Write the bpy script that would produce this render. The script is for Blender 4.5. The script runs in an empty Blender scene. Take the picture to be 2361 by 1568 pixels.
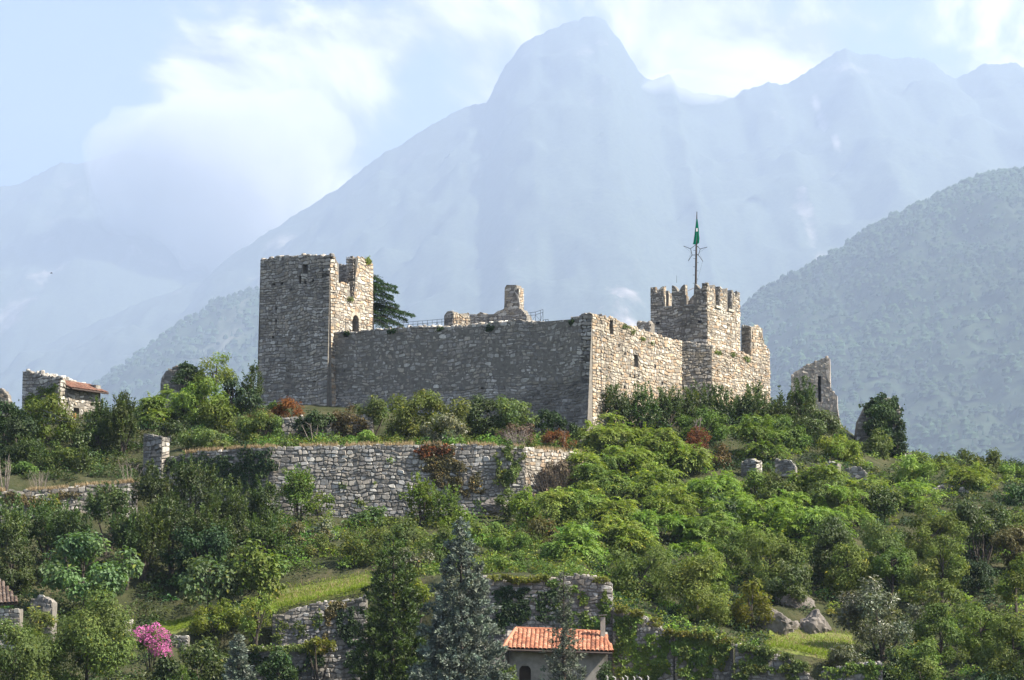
import bpy, math, random
import numpy as np
from mathutils import Vector

R = np.random.default_rng(7)
random.seed(7)
S = bpy.context.scene
COL = S.collection
rad = math.radians

# ------------------------------------------------------------------ camera, light, exposure
FPX = 6000.0            # focal length in units of a 2361-wide picture
PITCH = rad(7.3)
cam_d = bpy.data.cameras.new('camera')
cam_d.sensor_width = 36.0
cam_d.lens = 36.0 * FPX / 2361.0
cam_d.clip_start = 1.0
cam_d.clip_end = 60000.0
cam = bpy.data.objects.new('camera', cam_d)
COL.objects.link(cam)
cam.location = (0, 0, 0)
cam.rotation_euler = (math.pi / 2 + PITCH, 0, 0)
S.camera = cam

SUN_AZ = rad(-14.0)     # from +X towards +Y
SUN_EL = rad(45.0)
HAZE_DENSITY = 0.000074
sun_dir = Vector((math.cos(SUN_EL) * math.cos(SUN_AZ), math.cos(SUN_EL) * math.sin(SUN_AZ), math.sin(SUN_EL)))
sl = bpy.data.lights.new('sun', 'SUN')
sl.energy = 5.0
sl.angle = rad(0.5)
sl.color = (1.0, 0.92, 0.79)
so = bpy.data.objects.new('sun', sl)
COL.objects.link(so)
so.rotation_euler = sun_dir.to_track_quat('Z', 'Y').to_euler()
so.location = (200, -50, 300)

S.view_settings.view_transform = 'Standard'
S.view_settings.look = 'None'
S.view_settings.gamma = 1.0
S.view_settings.use_curve_mapping = False
S.view_settings.exposure = 2.02
S.render.engine = 'CYCLES'
S.cycles.use_denoising = True
S.cycles.max_bounces = 5
S.cycles.diffuse_bounces = 1
S.cycles.glossy_bounces = 2
S.cycles.transmission_bounces = 3
S.cycles.volume_bounces = 1
S.cycles.use_light_tree = False
S.cycles.sample_clamp_indirect = 4.0


def ray(dx, dy):
    u = (dx - 1180.5) / FPX
    v = (784.0 - dy) / FPX
    return np.array([u, math.cos(PITCH) - v * math.sin(PITCH), math.sin(PITCH) + v * math.cos(PITCH)])


def W(dx, dy, Y):
    d = ray(dx, dy)
    return d * (Y / d[1])


def unit(dx, dy):
    d = ray(dx, dy)
    return d / np.linalg.norm(d)


# ---- world: hazy summer sky with bright cumulus
world = bpy.data.worlds.new('World')
S.world = world
world.use_nodes = True
nt = world.node_tree
nt.nodes.clear()


def N(tree, typ, **kw):
    n = tree.nodes.new(typ)
    for k, v in kw.items():
        if k == 'inp':
            for a, b in v.items():
                n.inputs[a].default_value = b
        else:
            setattr(n, k, v)
    return n


wl = nt.links.new
out = N(nt, 'ShaderNodeOutputWorld')
bg = N(nt, 'ShaderNodeBackground')
sky = N(nt, 'ShaderNodeTexSky')
sky.sky_type = 'NISHITA'
sky.sun_disc = False
sky.sun_elevation = SUN_EL
sky.sun_rotation = rad(104.0)
sky.dust_density = 2.0
sky.ozone_density = 4.0
sky.altitude = 300
tc = N(nt, 'ShaderNodeTexCoord')
bg.inputs['Strength'].default_value = 0.052


def wmath(op, a, b=None, c=None, clamp=False):
    m = N(nt, 'ShaderNodeMath', operation=op, use_clamp=clamp)
    for i, q in enumerate((a, b, c)):
        if q is None:
            continue
        if isinstance(q, (int, float)):
            m.inputs[i].default_value = q
        else:
            wl(q, m.inputs[i])
    return m.outputs[0]


def cloud_noise(shift):
    n = N(nt, 'ShaderNodeTexNoise', inp={'Scale': 12.0, 'Detail': 11.0, 'Roughness': 0.62, 'Distortion': 0.5})
    m = N(nt, 'ShaderNodeMapping', inp={'Scale': (1.0, 1.0, 1.35), 'Location': (3.1 + shift[0], 1.7, 0.4 + shift[1])})
    wl(tc.outputs['Generated'], m.inputs['Vector'])
    wl(m.outputs[0], n.inputs['Vector'])
    return wmath('MULTIPLY_ADD', n.outputs['Fac'], 1.9, -0.45)


dens = cloud_noise((0, 0))
toward = cloud_noise((-0.012, -0.014))          # the same field a little nearer the sun: lit and shaded flanks
side = wmath('SUBTRACT', dens, toward)
# (x, y, radius in picture units, weight)
CLOUDS = [(640, 40, 420, .13), (420, 215, 130, .17), (600, 190, 190, .17), (760, 195, 170, .20), (560, 330, 330, .14), (500, 470, 330, .16),
          (150, 150, 360, -.26), (40, 300, 300, -.22), (960, 230, 150, -.20), (1620, 130, 260, .15), (1300, -60, 460, .15),
          (1900, 10, 460, .20), (2300, 40, 300, .12), (970, 150, 100, -.08), (1570, 175, 160, .14), (1050, 20, 240, .14), (880, -40, 240, .10), (400, 440, 190, .18), (330, 560, 200, .10)]
for (cx, cy, rr, w) in CLOUDS:
    dn = N(nt, 'ShaderNodeVectorMath', operation='DISTANCE')
    wl(tc.outputs['Generated'], dn.inputs[0])
    dn.inputs[1].default_value = tuple(unit(cx, cy))
    mr = N(nt, 'ShaderNodeMapRange', interpolation_type='SMOOTHERSTEP',
           inp={'From Min': 0.0, 'From Max': rr * 1.5 / FPX, 'To Min': w, 'To Max': 0.0})
    wl(dn.outputs['Value'], mr.inputs['Value'])
    dens = wmath('ADD', dens, mr.outputs[0])
al = N(nt, 'ShaderNodeMapRange', interpolation_type='SMOOTHSTEP', inp={'From Min': 0.48, 'From Max': 0.84})
wl(dens, al.inputs['Value'])
br = N(nt, 'ShaderNodeMapRange', interpolation_type='SMOOTHSTEP', inp={'From Min': 0.5, 'From Max': 1.05, 'To Min': 4.2, 'To Max': 9.2})
wl(dens, br.inputs['Value'])
lit = wmath('MULTIPLY_ADD', side, 16.0, br.outputs[0])
lit = wmath('MAXIMUM', lit, 3.2)
cc = N(nt, 'ShaderNodeVectorMath', operation='SCALE')
cc.inputs[0].default_value = (1.0, 0.94, 0.925)
wl(lit, cc.inputs['Scale'])
mixc = N(nt, 'ShaderNodeMix', data_type='RGBA')
wl(al.outputs[0], mixc.inputs['Factor'])
wl(sky.outputs[0], mixc.inputs['A'])
wl(cc.outputs[0], mixc.inputs['B'])
wl(mixc.outputs['Result'], bg.inputs['Color'])
wl(bg.outputs[0], out.inputs['Surface'])

# ------------------------------------------------------------------ helpers
def tag(o, label=None, cat=None, group=None, kind=None):
    if label: o['label'] = label
    if cat: o['category'] = cat
    if group: o['group'] = group
    if kind: o['kind'] = kind
    return o


def thing(name, label, cat, loc, group=None):
    o = bpy.data.objects.new(name, None)
    o.empty_display_size = 0.5
    COL.objects.link(o)
    o.location = tuple(float(c) for c in loc)
    return tag(o, label, cat, group)


def mesh_from(name, V, faces, tint=None, smooth=False):
    """faces: list of (k, array (n,k)) or one array (n,k)."""
    me = bpy.data.meshes.new(name)
    V = np.asarray(V, dtype=np.float32)
    if isinstance(faces, np.ndarray):
        faces = [faces]
    faces = [np.asarray(f, dtype=np.int32) for f in faces if len(f)]
    loops = np.concatenate([f.ravel() for f in faces])
    tot = np.concatenate([np.full(len(f), f.shape[1], dtype=np.int32) for f in faces])
    start = np.concatenate([[0], np.cumsum(tot)[:-1]]).astype(np.int32)
    me.vertices.add(len(V))
    me.vertices.foreach_set('co', V.ravel())
    me.loops.add(len(loops))
    me.loops.foreach_set('vertex_index', loops)
    me.polygons.add(len(tot))
    me.polygons.foreach_set('loop_start', start)
    me.polygons.foreach_set('loop_total', tot)
    me.polygons.foreach_set('use_smooth', np.full(len(tot), bool(smooth)))
    if tint is not None:
        at = me.attributes.new('tint', 'FLOAT_COLOR', 'POINT')
        t = np.ones((len(V), 4), dtype=np.float32)
        t[:, :3] = tint
        at.data.foreach_set('color', t.ravel())
    me.update(calc_edges=True)
    return me


def obj(name, me, mat=None, parent=None, loc=(0, 0, 0)):
    o = bpy.data.objects.new(name, me)
    COL.objects.link(o)
    if mat is not None and not me.materials:
        me.materials.append(mat)
    o.location = tuple(float(c) for c in loc)
    if parent is not None:
        o.parent = parent
    return o


def tube_arrays(pts, rads, n=6):
    pts = np.asarray(pts, float)
    V, F = [], []
    m = len(pts)
    for i in range(m):
        t = pts[min(i + 1, m - 1)] - pts[max(i - 1, 0)]
        t = t / (np.linalg.norm(t) + 1e-9)
        a = np.cross(t, [0, 0, 1.0]) if abs(t[2]) < 0.9 else np.cross(t, [1.0, 0, 0])
        a /= np.linalg.norm(a)
        b = np.cross(t, a)
        for k in range(n):
            an = 2 * math.pi * k / n
            V.append(pts[i] + rads[i] * (math.cos(an) * a + math.sin(an) * b))
    for i in range(m - 1):
        for k in range(n):
            k2 = (k + 1) % n
            F.append((i * n + k, i * n + k2, (i + 1) * n + k2, (i + 1) * n + k))
    return np.array(V), np.array(F, dtype=np.int32)


def join(parts):
    """parts: list of (V, [faces arrays])"""
    Vs, by = [], {}
    off = 0
    for V, F in parts:
        V = np.asarray(V, float)
        if isinstance(F, np.ndarray):
            F = [F]
        for f in F:
            if len(f):
                by.setdefault(f.shape[1], []).append(np.asarray(f) + off)
        Vs.append(V)
        off += len(V)
    return np.concatenate(Vs), [np.concatenate(x) for x in by.values()]


def box_arrays(c, ax, ay, az):
    c, ax, ay, az = (np.asarray(q, float) for q in (c, ax, ay, az))
    V = np.array([c + i * ax + j * ay + k * az for k in (-1, 1) for j in (-1, 1) for i in (-1, 1)])
    F = np.array([(0, 2, 3, 1), (4, 5, 7, 6), (0, 1, 5, 4), (2, 6, 7, 3), (0, 4, 6, 2), (1, 3, 7, 5)], dtype=np.int32)
    return V, F


# ---- value noise (numpy)
_P = np.random.default_rng(3).random((256, 256))


def vnoise(x, y):
    x = np.asarray(x, float); y = np.asarray(y, float)
    xi = np.floor(x).astype(int); yi = np.floor(y).astype(int)
    fx = x - xi; fy = y - yi
    fx = fx * fx * (3 - 2 * fx); fy = fy * fy * (3 - 2 * fy)
    a = _P[xi % 256, yi % 256]; b = _P[(xi + 1) % 256, yi % 256]
    c = _P[xi % 256, (yi + 1) % 256]; d = _P[(xi + 1) % 256, (yi + 1) % 256]
    return (a * (1 - fx) + b * fx) * (1 - fy) + (c * (1 - fx) + d * fx) * fy


def fbm(x, y, o=4, lac=2.03, g=0.5):
    s = 0; a = 1.0; t = 0
    for i in range(o):
        s = s + a * (vnoise(x + 17.3 * i, y + 9.1 * i) * 2 - 1)
        t += a; x = x * lac; y = y * lac; a *= g
    return s / t


# ------------------------------------------------------------------ materials
def new_mat(name):
    m = bpy.data.materials.new(name)
    m.use_nodes = True
    t = m.node_tree
    t.nodes.clear()
    return m, t


def ramp(t, fac, stops):
    r = N(t, 'ShaderNodeValToRGB')
    while len(r.color_ramp.elements) < len(stops):
        r.color_ramp.elements.new(0.5)
    for e, (p, c) in zip(r.color_ramp.elements, stops):
        e.position = p
        e.color = (c[0], c[1], c[2], 1) if hasattr(c, '__len__') else (c, c, c, 1)
    t.links.new(fac, r.inputs['Fac'])
    return r.outputs['Color']


def stone_mat(name, stain=0.55, warm=(1, 1, 1), bump=0.5, stain_scale=0.35, moss=0.0):
    m, t = new_mat(name)
    L = t.links.new
    at = N(t, 'ShaderNodeAttribute', attribute_name='tint')
    ge = N(t, 'ShaderNodeNewGeometry')
    n1 = N(t, 'ShaderNodeTexNoise', inp={'Scale': 5.5, 'Detail': 6.0, 'Roughness': 0.65})
    L(ge.outputs['Position'], n1.inputs['Vector'])
    g1 = ramp(t, n1.outputs['Fac'], [(0.28, 0.62), (0.5, 0.98), (0.74, 1.3)])
    mp = N(t, 'ShaderNodeMapping', inp={'Scale': (stain_scale * 1.5, stain_scale * 1.5, stain_scale * 0.4)})
    L(ge.outputs['Position'], mp.inputs['Vector'])
    n2 = N(t, 'ShaderNodeTexNoise', inp={'Scale': 1.0, 'Detail': 7.0, 'Roughness': 0.68})
    L(mp.outputs[0], n2.inputs['Vector'])
    g2 = ramp(t, n2.outputs['Fac'], [(0.36, 1.0 - stain), (0.55, 1.0), (0.8, 1.12)])
    m1 = N(t, 'ShaderNodeMix', data_type='RGBA', blend_type='MULTIPLY', inp={'Factor': 1.0})
    L(at.outputs['Color'], m1.inputs['A']); L(g1, m1.inputs['B'])
    m2 = N(t, 'ShaderNodeMix', data_type='RGBA', blend_type='MULTIPLY', inp={'Factor': 1.0})
    L(m1.outputs['Result'], m2.inputs['A']); L(g2, m2.inputs['B'])
    m3 = N(t, 'ShaderNodeMix', data_type='RGBA', blend_type='MULTIPLY', inp={'Factor': 1.0})
    m3.inputs['B'].default_value = (*warm, 1)
    L(m2.outputs['Result'], m3.inputs['A'])
    col = m3.outputs['Result']
    if moss > 0:
        n4 = N(t, 'ShaderNodeTexNoise', inp={'Scale': 0.8, 'Detail': 8.0, 'Roughness': 0.7})
        L(ge.outputs['Position'], n4.inputs['Vector'])
        f = ramp(t, n4.outputs['Fac'], [(0.56, 0.0), (0.68, moss)])
        mm = N(t, 'ShaderNodeMix', data_type='RGBA')
        L(f, mm.inputs['Factor']); L(col, mm.inputs['A'])
        mm.inputs['B'].default_value = (0.075, 0.085, 0.04, 1)
        col = mm.outputs['Result']
    n3 = N(t, 'ShaderNodeTexNoise', inp={'Scale': 14.0, 'Detail': 5.0, 'Roughness': 0.7})
    L(ge.outputs['Position'], n3.inputs['Vector'])
    bm = N(t, 'ShaderNodeBump', inp={'Strength': bump, 'Distance': 0.06})
    L(n3.outputs['Fac'], bm.inputs['Height'])
    p = N(t, 'ShaderNodeBsdfPrincipled', inp={'Roughness': 0.93, 'Specular IOR Level': 0.15})
    L(col, p.inputs['Base Color']); L(bm.outputs[0], p.inputs['Normal'])
    o = N(t, 'ShaderNodeOutputMaterial')
    L(p.outputs[0], o.inputs['Surface'])
    return m


def plain_mat(name, c, rough=0.8, var=0.25, scale=6.0, metal=0.0, bump=0.2, c2=None):
    m, t = new_mat(name)
    L = t.links.new
    ge = N(t, 'ShaderNodeNewGeometry')
    n1 = N(t, 'ShaderNodeTexNoise', inp={'Scale': scale, 'Detail': 6.0, 'Roughness': 0.62})
    L(ge.outputs['Position'], n1.inputs['Vector'])
    c2 = c2 or tuple(q * (1 - var) for q in c)
    col = ramp(t, n1.outputs['Fac'], [(0.3, c2), (0.68, c)])
    p = N(t, 'ShaderNodeBsdfPrincipled', inp={'Roughness': rough, 'Metallic': metal, 'Specular IOR Level': 0.25})
    L(col, p.inputs['Base Color'])
    bm = N(t, 'ShaderNodeBump', inp={'Strength': bump, 'Distance': 0.05})
    L(n1.outputs['Fac'], bm.inputs['Height']); L(bm.outputs[0], p.inputs['Normal'])
    o = N(t, 'ShaderNodeOutputMaterial')
    L(p.outputs[0], o.inputs['Surface'])
    return m


def tile_mat(name, stops):
    m, t = new_mat(name)
    L = t.links.new
    oi = N(t, 'ShaderNodeObjectInfo')
    ge = N(t, 'ShaderNodeNewGeometry')
    n1 = N(t, 'ShaderNodeTexNoise', inp={'Scale': 2.2, 'Detail': 7.0, 'Roughness': 0.7})
    L(ge.outputs['Position'], n1.inputs['Vector'])
    mx = N(t, 'ShaderNodeMath', operation='MULTIPLY_ADD', inp={1: 0.55})
    L(oi.outputs['Random'], mx.inputs[0]); 
    m2 = N(t, 'ShaderNodeMath', operation='MULTIPLY', inp={1: 0.75})
    L(n1.outputs['Fac'], m2.inputs[0]); L(m2.outputs[0], mx.inputs[2])
    col = ramp(t, mx.outputs[0], stops)
    p = N(t, 'ShaderNodeBsdfPrincipled', inp={'Roughness': 0.92, 'Specular IOR Level': 0.15})
    L(col, p.inputs['Base Color'])
    bm = N(t, 'ShaderNodeBump', inp={'Strength': 0.4, 'Distance': 0.04})
    L(n1.outputs['Fac'], bm.inputs['Height']); L(bm.outputs[0], p.inputs['Normal'])
    o = N(t, 'ShaderNodeOutputMaterial')
    L(p.outputs[0], o.inputs['Surface'])
    return m


def leaf_mat(name, c, trans=0.35, rough=0.5, spec=0.35, tc_=None, var=0.35):
    m, t = new_mat(name)
    L = t.links.new
    at = N(t, 'ShaderNodeAttribute', attribute_name='tint')
    mul = N(t, 'ShaderNodeMix', data_type='RGBA', blend_type='MULTIPLY', inp={'Factor': 1.0})
    mul.inputs['A'].default_value = (*c, 1)
    L(at.outputs['Color'], mul.inputs['B'])
    p = N(t, 'ShaderNodeBsdfPrincipled', inp={'Roughness': rough, 'Specular IOR Level': spec})
    L(mul.outputs['Result'], p.inputs['Base Color'])
    tr = N(t, 'ShaderNodeBsdfTranslucent')
    mul2 = N(t, 'ShaderNodeMix', data_type='RGBA', blend_type='MULTIPLY', inp={'Factor': 1.0})
    k = tc_ or (1.5, 1.6, 0.7)
    mul2.inputs['B'].default_value = (*k, 1)
    L(mul.outputs['Result'], mul2.inputs['A'])
    L(mul2.outputs['Result'], tr.inputs['Color'])
    mx = N(t, 'ShaderNodeMixShader', inp={'Fac': trans})
    L(p.outputs[0], mx.inputs[1]); L(tr.outputs[0], mx.inputs[2])
    o = N(t, 'ShaderNodeOutputMaterial')
    L(mx.outputs[0], o.inputs['Surface'])
    return m


M = {}
M['stone_castle'] = stone_mat('castle_stone', stain=0.36, warm=(1.12, 1.1, 1.06))
M['stone_pale'] = stone_mat('pale_stone', stain=0.4)
M['stone_mossy'] = stone_mat('mossy_stone', stain=0.6, moss=0.6)
M['mortar'] = plain_mat('old_mortar', (0.225, 0.205, 0.175), 0.95, 0.45, 3.0)
M['plaster'] = plain_mat('weathered_plaster', (0.38, 0.35, 0.30), 0.95, 0.5, 1.1, c2=(0.16, 0.145, 0.125))
M['render_ruin'] = plain_mat('ruin_render', (0.36, 0.32, 0.28), 0.95, 0.35, 1.8, bump=0.6)
M['tile'] = tile_mat('terracotta', [(0.28, (0.10, 0.055, 0.04)), (0.45, (0.26, 0.105, 0.062)), (0.65, (0.36, 0.15, 0.085)), (0.9, (0.42, 0.22, 0.14))])
M['tile_old'] = tile_mat('old_terracotta', [(0.28, (0.06, 0.045, 0.038)), (0.5, (0.13, 0.068, 0.048)), (0.7, (0.20, 0.095, 0.065)), (0.9, (0.22, 0.14, 0.10))])
M['tile_shed'] = tile_mat('shed_terracotta', [(0.28, (0.05, 0.04, 0.035)), (0.5, (0.085, 0.06, 0.045)), (0.75, (0.12, 0.085, 0.065)), (0.9, (0.14, 0.11, 0.09))])
M['iron'] = plain_mat('dark_iron', (0.06, 0.065, 0.075), 0.55, 0.2, 8.0, metal=0.4)
M['pole'] = plain_mat('rusty_pole', (0.07, 0.055, 0.045), 0.7, 0.3, 5.0, metal=0.3)
M['wood'] = plain_mat('dark_wood', (0.07, 0.05, 0.035), 0.85, 0.4, 3.0)
M['board'] = plain_mat('orange_board', (0.33, 0.16, 0.07), 0.85, 0.2, 2.0)
M['bark'] = plain_mat('bark', (0.085, 0.07, 0.055), 0.95, 0.45, 7.0, bump=0.6)
M['deadwood'] = plain_mat('bleached_twigs', (0.25, 0.21, 0.18), 0.95, 0.3, 7.0)
M['flag'] = leaf_mat('green_cloth', (0.0, 0.22, 0.13), 0.35, 0.8, 0.1, (1, 1.2, 1))
M['white'] = plain_mat('white_paint', (0.75, 0.75, 0.72), 0.7, 0.1, 4.0)
M['gutter'] = plain_mat('brown_gutter', (0.07, 0.05, 0.04), 0.5, 0.2, 4.0)
M['black'] = plain_mat('black_box', (0.03, 0.03, 0.035), 0.6, 0.2, 4.0)
M['rock'] = plain_mat('grey_rock', (0.22, 0.195, 0.17), 0.95, 0.55, 0.9, bump=0.9)
M['grey_picket'] = plain_mat('pale_pickets', (0.42, 0.40, 0.37), 0.8, 0.25, 5.0)
# foliage
M['ail'] = leaf_mat('feathery_leaf', (0.150, 0.212, 0.040), 0.32, 0.55, 0.25)
M['laurel'] = leaf_mat('laurel_leaf', (0.054, 0.084, 0.022), 0.25, 0.5, 0.3)
M['fig'] = leaf_mat('broad_leaf', (0.110, 0.160, 0.055), 0.34, 0.55, 0.3)
M['bush'] = leaf_mat('shrub_leaf', (0.108, 0.158, 0.032), 0.28, 0.6, 0.22)
M['olive'] = leaf_mat('olive_leaf', (0.108, 0.142, 0.036), 0.28, 0.6, 0.22)
M['yellow'] = leaf_mat('yellow_leaf', (0.150, 0.160, 0.026), 0.42, 0.5, 0.3)
M['silver'] = leaf_mat('silver_leaf', (0.115, 0.135, 0.075), 0.25, 0.42, 0.5)
M['dark'] = leaf_mat('ivy_leaf', (0.034, 0.062, 0.021), 0.2, 0.6, 0.25)
M['russet'] = leaf_mat('russet_leaf', (0.17, 0.075, 0.032), 0.3, 0.7, 0.1, (1.4, 1.1, 0.8))
M['rustgreen'] = leaf_mat('turning_leaf', (0.105, 0.088, 0.032), 0.3, 0.5, 0.3, (1.4, 1.3, 0.8))
M['conifer'] = leaf_mat('blue_needle', (0.150, 0.178, 0.140), 0.12, 0.75, 0.1, (1.1, 1.2, 1.0))
M['cypgrey'] = leaf_mat('grey_needle', (0.115, 0.130, 0.095), 0.12, 0.75, 0.1, (1.1, 1.2, 0.9))
M['cedar'] = leaf_mat('cedar_needle', (0.045, 0.085, 0.036), 0.2, 0.6, 0.25)
M['pink'] = leaf_mat('pink_blossom', (0.66, 0.20, 0.43), 0.3, 0.7, 0.1, (1.1, 1.0, 1.1))
M['hay'] = leaf_mat('dry_grass_blade', (0.34, 0.265, 0.155), 0.3, 0.8, 0.1, (1.2, 1.1, 0.9))
M['grass'] = leaf_mat('lawn_blade', (0.17, 0.22, 0.03), 0.4, 0.6, 0.2)
M['lawn'] = plain_mat('lawn_turf', (0.14, 0.18, 0.035), 0.9, 0.35, 1.1, c2=(0.12, 0.105, 0.045))
M['deadleaf'] = leaf_mat('brown_twig', (0.15, 0.105, 0.075), 0.15, 0.8, 0.1, (1.1, 1, 0.9))


def ground_mat():
    m, t = new_mat('hill_soil')
    L = t.links.new
    ge = N(t, 'ShaderNodeNewGeometry')
    n1 = N(t, 'ShaderNodeTexNoise', inp={'Scale': 0.5, 'Detail': 9.0, 'Roughness': 0.7})
    L(ge.outputs['Position'], n1.inputs['Vector'])
    col = ramp(t, n1.outputs['Fac'], [(0.3, (0.022, 0.03, 0.012)), (0.5, (0.045, 0.05, 0.022)), (0.7, (0.08, 0.072, 0.04))])
    p = N(t, 'ShaderNodeBsdfPrincipled', inp={'Roughness': 0.95, 'Specular IOR Level': 0.1})
    L(col, p.inputs['Base Color'])
    bm = N(t, 'ShaderNodeBump', inp={'Strength': 0.8, 'Distance': 0.4})
    L(n1.outputs['Fac'], bm.inputs['Height']); L(bm.outputs[0], p.inputs['Normal'])
    o = N(t, 'ShaderNodeOutputMaterial')
    L(p.outputs[0], o.inputs['Surface'])
    return m


def mountain_mat(name, rock_lo, rock_hi, scale, forest=(0.035, 0.055, 0.03), rockc=(0.30, 0.28, 0.27)):
    """forest with bare rock and scree where the noise and the height call for it"""
    m, t = new_mat(name)
    L = t.links.new
    ge = N(t, 'ShaderNodeNewGeometry')
    at = N(t, 'ShaderNodeAttribute', attribute_name='tint')
    mp = N(t, 'ShaderNodeMapping', inp={'Scale': (scale, scale * 0.7, scale * 0.6)})
    L(ge.outputs['Position'], mp.inputs['Vector'])
    n1 = N(t, 'ShaderNodeTexNoise', inp={'Scale': 1.0, 'Detail': 10.0, 'Roughness': 0.66})
    L(mp.outputs[0], n1.inputs['Vector'])
    sp = N(t, 'ShaderNodeSeparateColor')
    L(at.outputs['Color'], sp.inputs[0])
    n1.inputs['Roughness'].default_value = 0.74
    ad = N(t, 'ShaderNodeMath', operation='ADD')
    L(n1.outputs['Fac'], ad.inputs[0]); L(sp.outputs[0], ad.inputs[1])
    f = ramp(t, ad.outputs[0], [(rock_lo, 0.0), (rock_hi, 1.0)])
    n2 = N(t, 'ShaderNodeTexNoise', inp={'Scale': scale * 14, 'Detail': 5.0, 'Roughness': 0.7})
    L(ge.outputs['Position'], n2.inputs['Vector'])
    fc = ramp(t, n2.outputs['Fac'], [(0.35, tuple(q * 0.5 for q in forest)), (0.65, tuple(q * 1.5 for q in forest))])
    mm = N(t, 'ShaderNodeMix', data_type='RGBA')
    L(f, mm.inputs['Factor']); L(fc, mm.inputs['A'])
    mm.inputs['B'].default_value = (*rockc, 1)
    p = N(t, 'ShaderNodeBsdfPrincipled', inp={'Roughness': 0.95, 'Specular IOR Level': 0.1})
    L(mm.outputs['Result'], p.inputs['Base Color'])
    o = N(t, 'ShaderNodeOutputMaterial')
    L(p.outputs[0], o.inputs['Surface'])
    return m


# ------------------------------------------------------------------ terrain
VALLEY = -14.0
COLS = [
    (-500, [(172, 1640), (186, 1560), (196, 1450), (208, 1340), (222, 1225), (236, 1100), (246, 1030), (254, 1010), (264, 1010)]),
    (0, [(172, 1640), (186, 1560), (196, 1450), (208, 1340), (222, 1215), (224.6, 1205), (225.6, 1128), (236, 1060), (246, 985), (252, 960), (262, 965)]),
    (310, [(172, 1640), (188, 1560), (193, 1480), (200, 1462), (206, 1440), (209, 1390), (222, 1230), (227.6, 1200), (228.6, 1110), (234, 1080), (240, 1020), (250, 960), (262, 950)]),
    (400, [(172, 1640), (188, 1560), (193, 1490), (199, 1462), (206, 1440), (209, 1390), (222, 1230), (232.0, 1190), (233.0, 1048), (240, 1020), (250, 960), (262, 945)]),
    (640, [(172, 1640), (190, 1600), (196.5, 1570), (197.5, 1412), (205, 1385), (207, 1330), (212, 1270), (225, 1200), (230.6, 1190), (231.6, 1035), (243.4, 1022), (244.6, 990), (252, 950), (262, 935)]),
    (830, [(172, 1640), (190, 1610), (196.5, 1570), (197.5, 1368), (205, 1343), (208, 1300), (214, 1255), (226, 1200), (230.4, 1190), (231.4, 1030), (243.4, 1020), (245, 990), (252, 950), (262, 935)]),
    (1000, [(172, 1640), (190.4, 1610), (191.6, 1345), (200, 1325), (208, 1290), (214, 1250), (226, 1200), (230.2, 1190), (231.2, 1030), (243.4, 1020), (245, 998), (252, 960), (262, 940)]),
    (1200, [(172, 1640), (190.4, 1610), (191.6, 1332), (200, 1318), (214, 1250), (226, 1200), (230.2, 1185), (231.2, 1032), (240, 1025), (246, 1002), (262, 950)]),
    (1340, [(172, 1640), (190.4, 1610), (191.6, 1335), (200, 1320), (214, 1230), (226, 1160), (234.5, 1120), (235.5, 1045), (240, 1035), (246, 1005), (262, 950)]),
    (1420, [(172, 1640), (189.4, 1610), (190.6, 1412), (200, 1390), (214, 1270), (226, 1170), (236, 1080), (246, 1010), (260, 950)]),
    (1560, [(172, 1640), (188.4, 1610), (189.6, 1470), (196, 1450), (205, 1380), (220, 1240), (236, 1110), (246, 1040), (258, 960), (262, 930)]),
    (1800, [(172, 1640), (187.4, 1600), (188.6, 1505), (197, 1492), (200, 1480), (203, 1405), (215, 1310), (230, 1180), (243, 1090), (252, 1020), (262, 950), (270, 930)]),
    (1930, [(172, 1640), (187.4, 1600), (190, 1530), (197, 1494), (200, 1484), (204, 1420), (216, 1310), (232, 1170), (243, 1095), (252, 1040), (264, 985), (275, 975)]),
    (2050, [(172, 1640), (186, 1590), (200, 1500), (206, 1430), (220, 1290), (240, 1130), (250, 1080), (262, 1045), (275, 1055)]),
    (2361, [(172, 1640), (190, 1550), (205, 1430), (220, 1300), (240, 1140), (252, 1085), (262, 1080), (275, 1110)]),
    (2900, [(172, 1640), (190, 1560), (205, 1450), (220, 1330), (240, 1190), (252, 1140), (262, 1130), (275, 1160)]),
]
_C2 = []
for (d0, k0), (d1, k1) in zip(COLS, COLS[1:]):
    _C2.append((d0, k0))
    if len(k0) == len(k1):          # walk the terrace steps across
        for q in range(1, 10):
            f = q / 10
            _C2.append((d0 + (d1 - d0) * f, [(a[0] + (b[0] - a[0]) * f, a[1] + (b[1] - a[1]) * f) for a, b in zip(k0, k1)]))
_C2.append(COLS[-1])
COLS = _C2
_cx = np.array([c[0] for c in COLS], float)
_cY, _cz = [], []
for dx, kn in COLS:
    Y = np.array([k[0] for k in kn], float)
    z = np.array([k[0] * math.tan(PITCH + math.atan((784 - k[1]) / FPX)) for k in kn])
    Y = np.concatenate([[60, 150], Y, [Y[-1] + 25, Y[-1] + 60, 480]])
    z = np.concatenate([[VALLEY, -9], z, [z[-1] - 6, z[-1] - 20, VALLEY]])
    _cY.append(Y); _cz.append(z)


def ground(x, Y):
    x = np.asarray(x, float); Y = np.asarray(Y, float)
    shp = np.broadcast(x, Y).shape
    x = np.broadcast_to(x, shp).ravel(); Y = np.broadcast_to(Y, shp).ravel()
    dx = 1180.5 + FPX * x / np.maximum(Y, 1.0)
    zs = np.array([np.interp(Y, a, b) for a, b in zip(_cY, _cz)])
    i = np.clip(np.searchsorted(_cx, dx) - 1, 0, len(_cx) - 2)
    f = np.clip((dx - _cx[i]) / (_cx[i + 1] - _cx[i]), 0, 1)
    k = np.arange(len(dx))
    z = zs[i, k] * (1 - f) + zs[i + 1, k] * f
    far = np.clip((np.abs(x) - 75) / 120.0, 0, 1)
    far = far * far * (3 - 2 * far)
    z = z * (1 - far) + VALLEY * far
    return z.reshape(shp) if shp else float(z[0])


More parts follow.
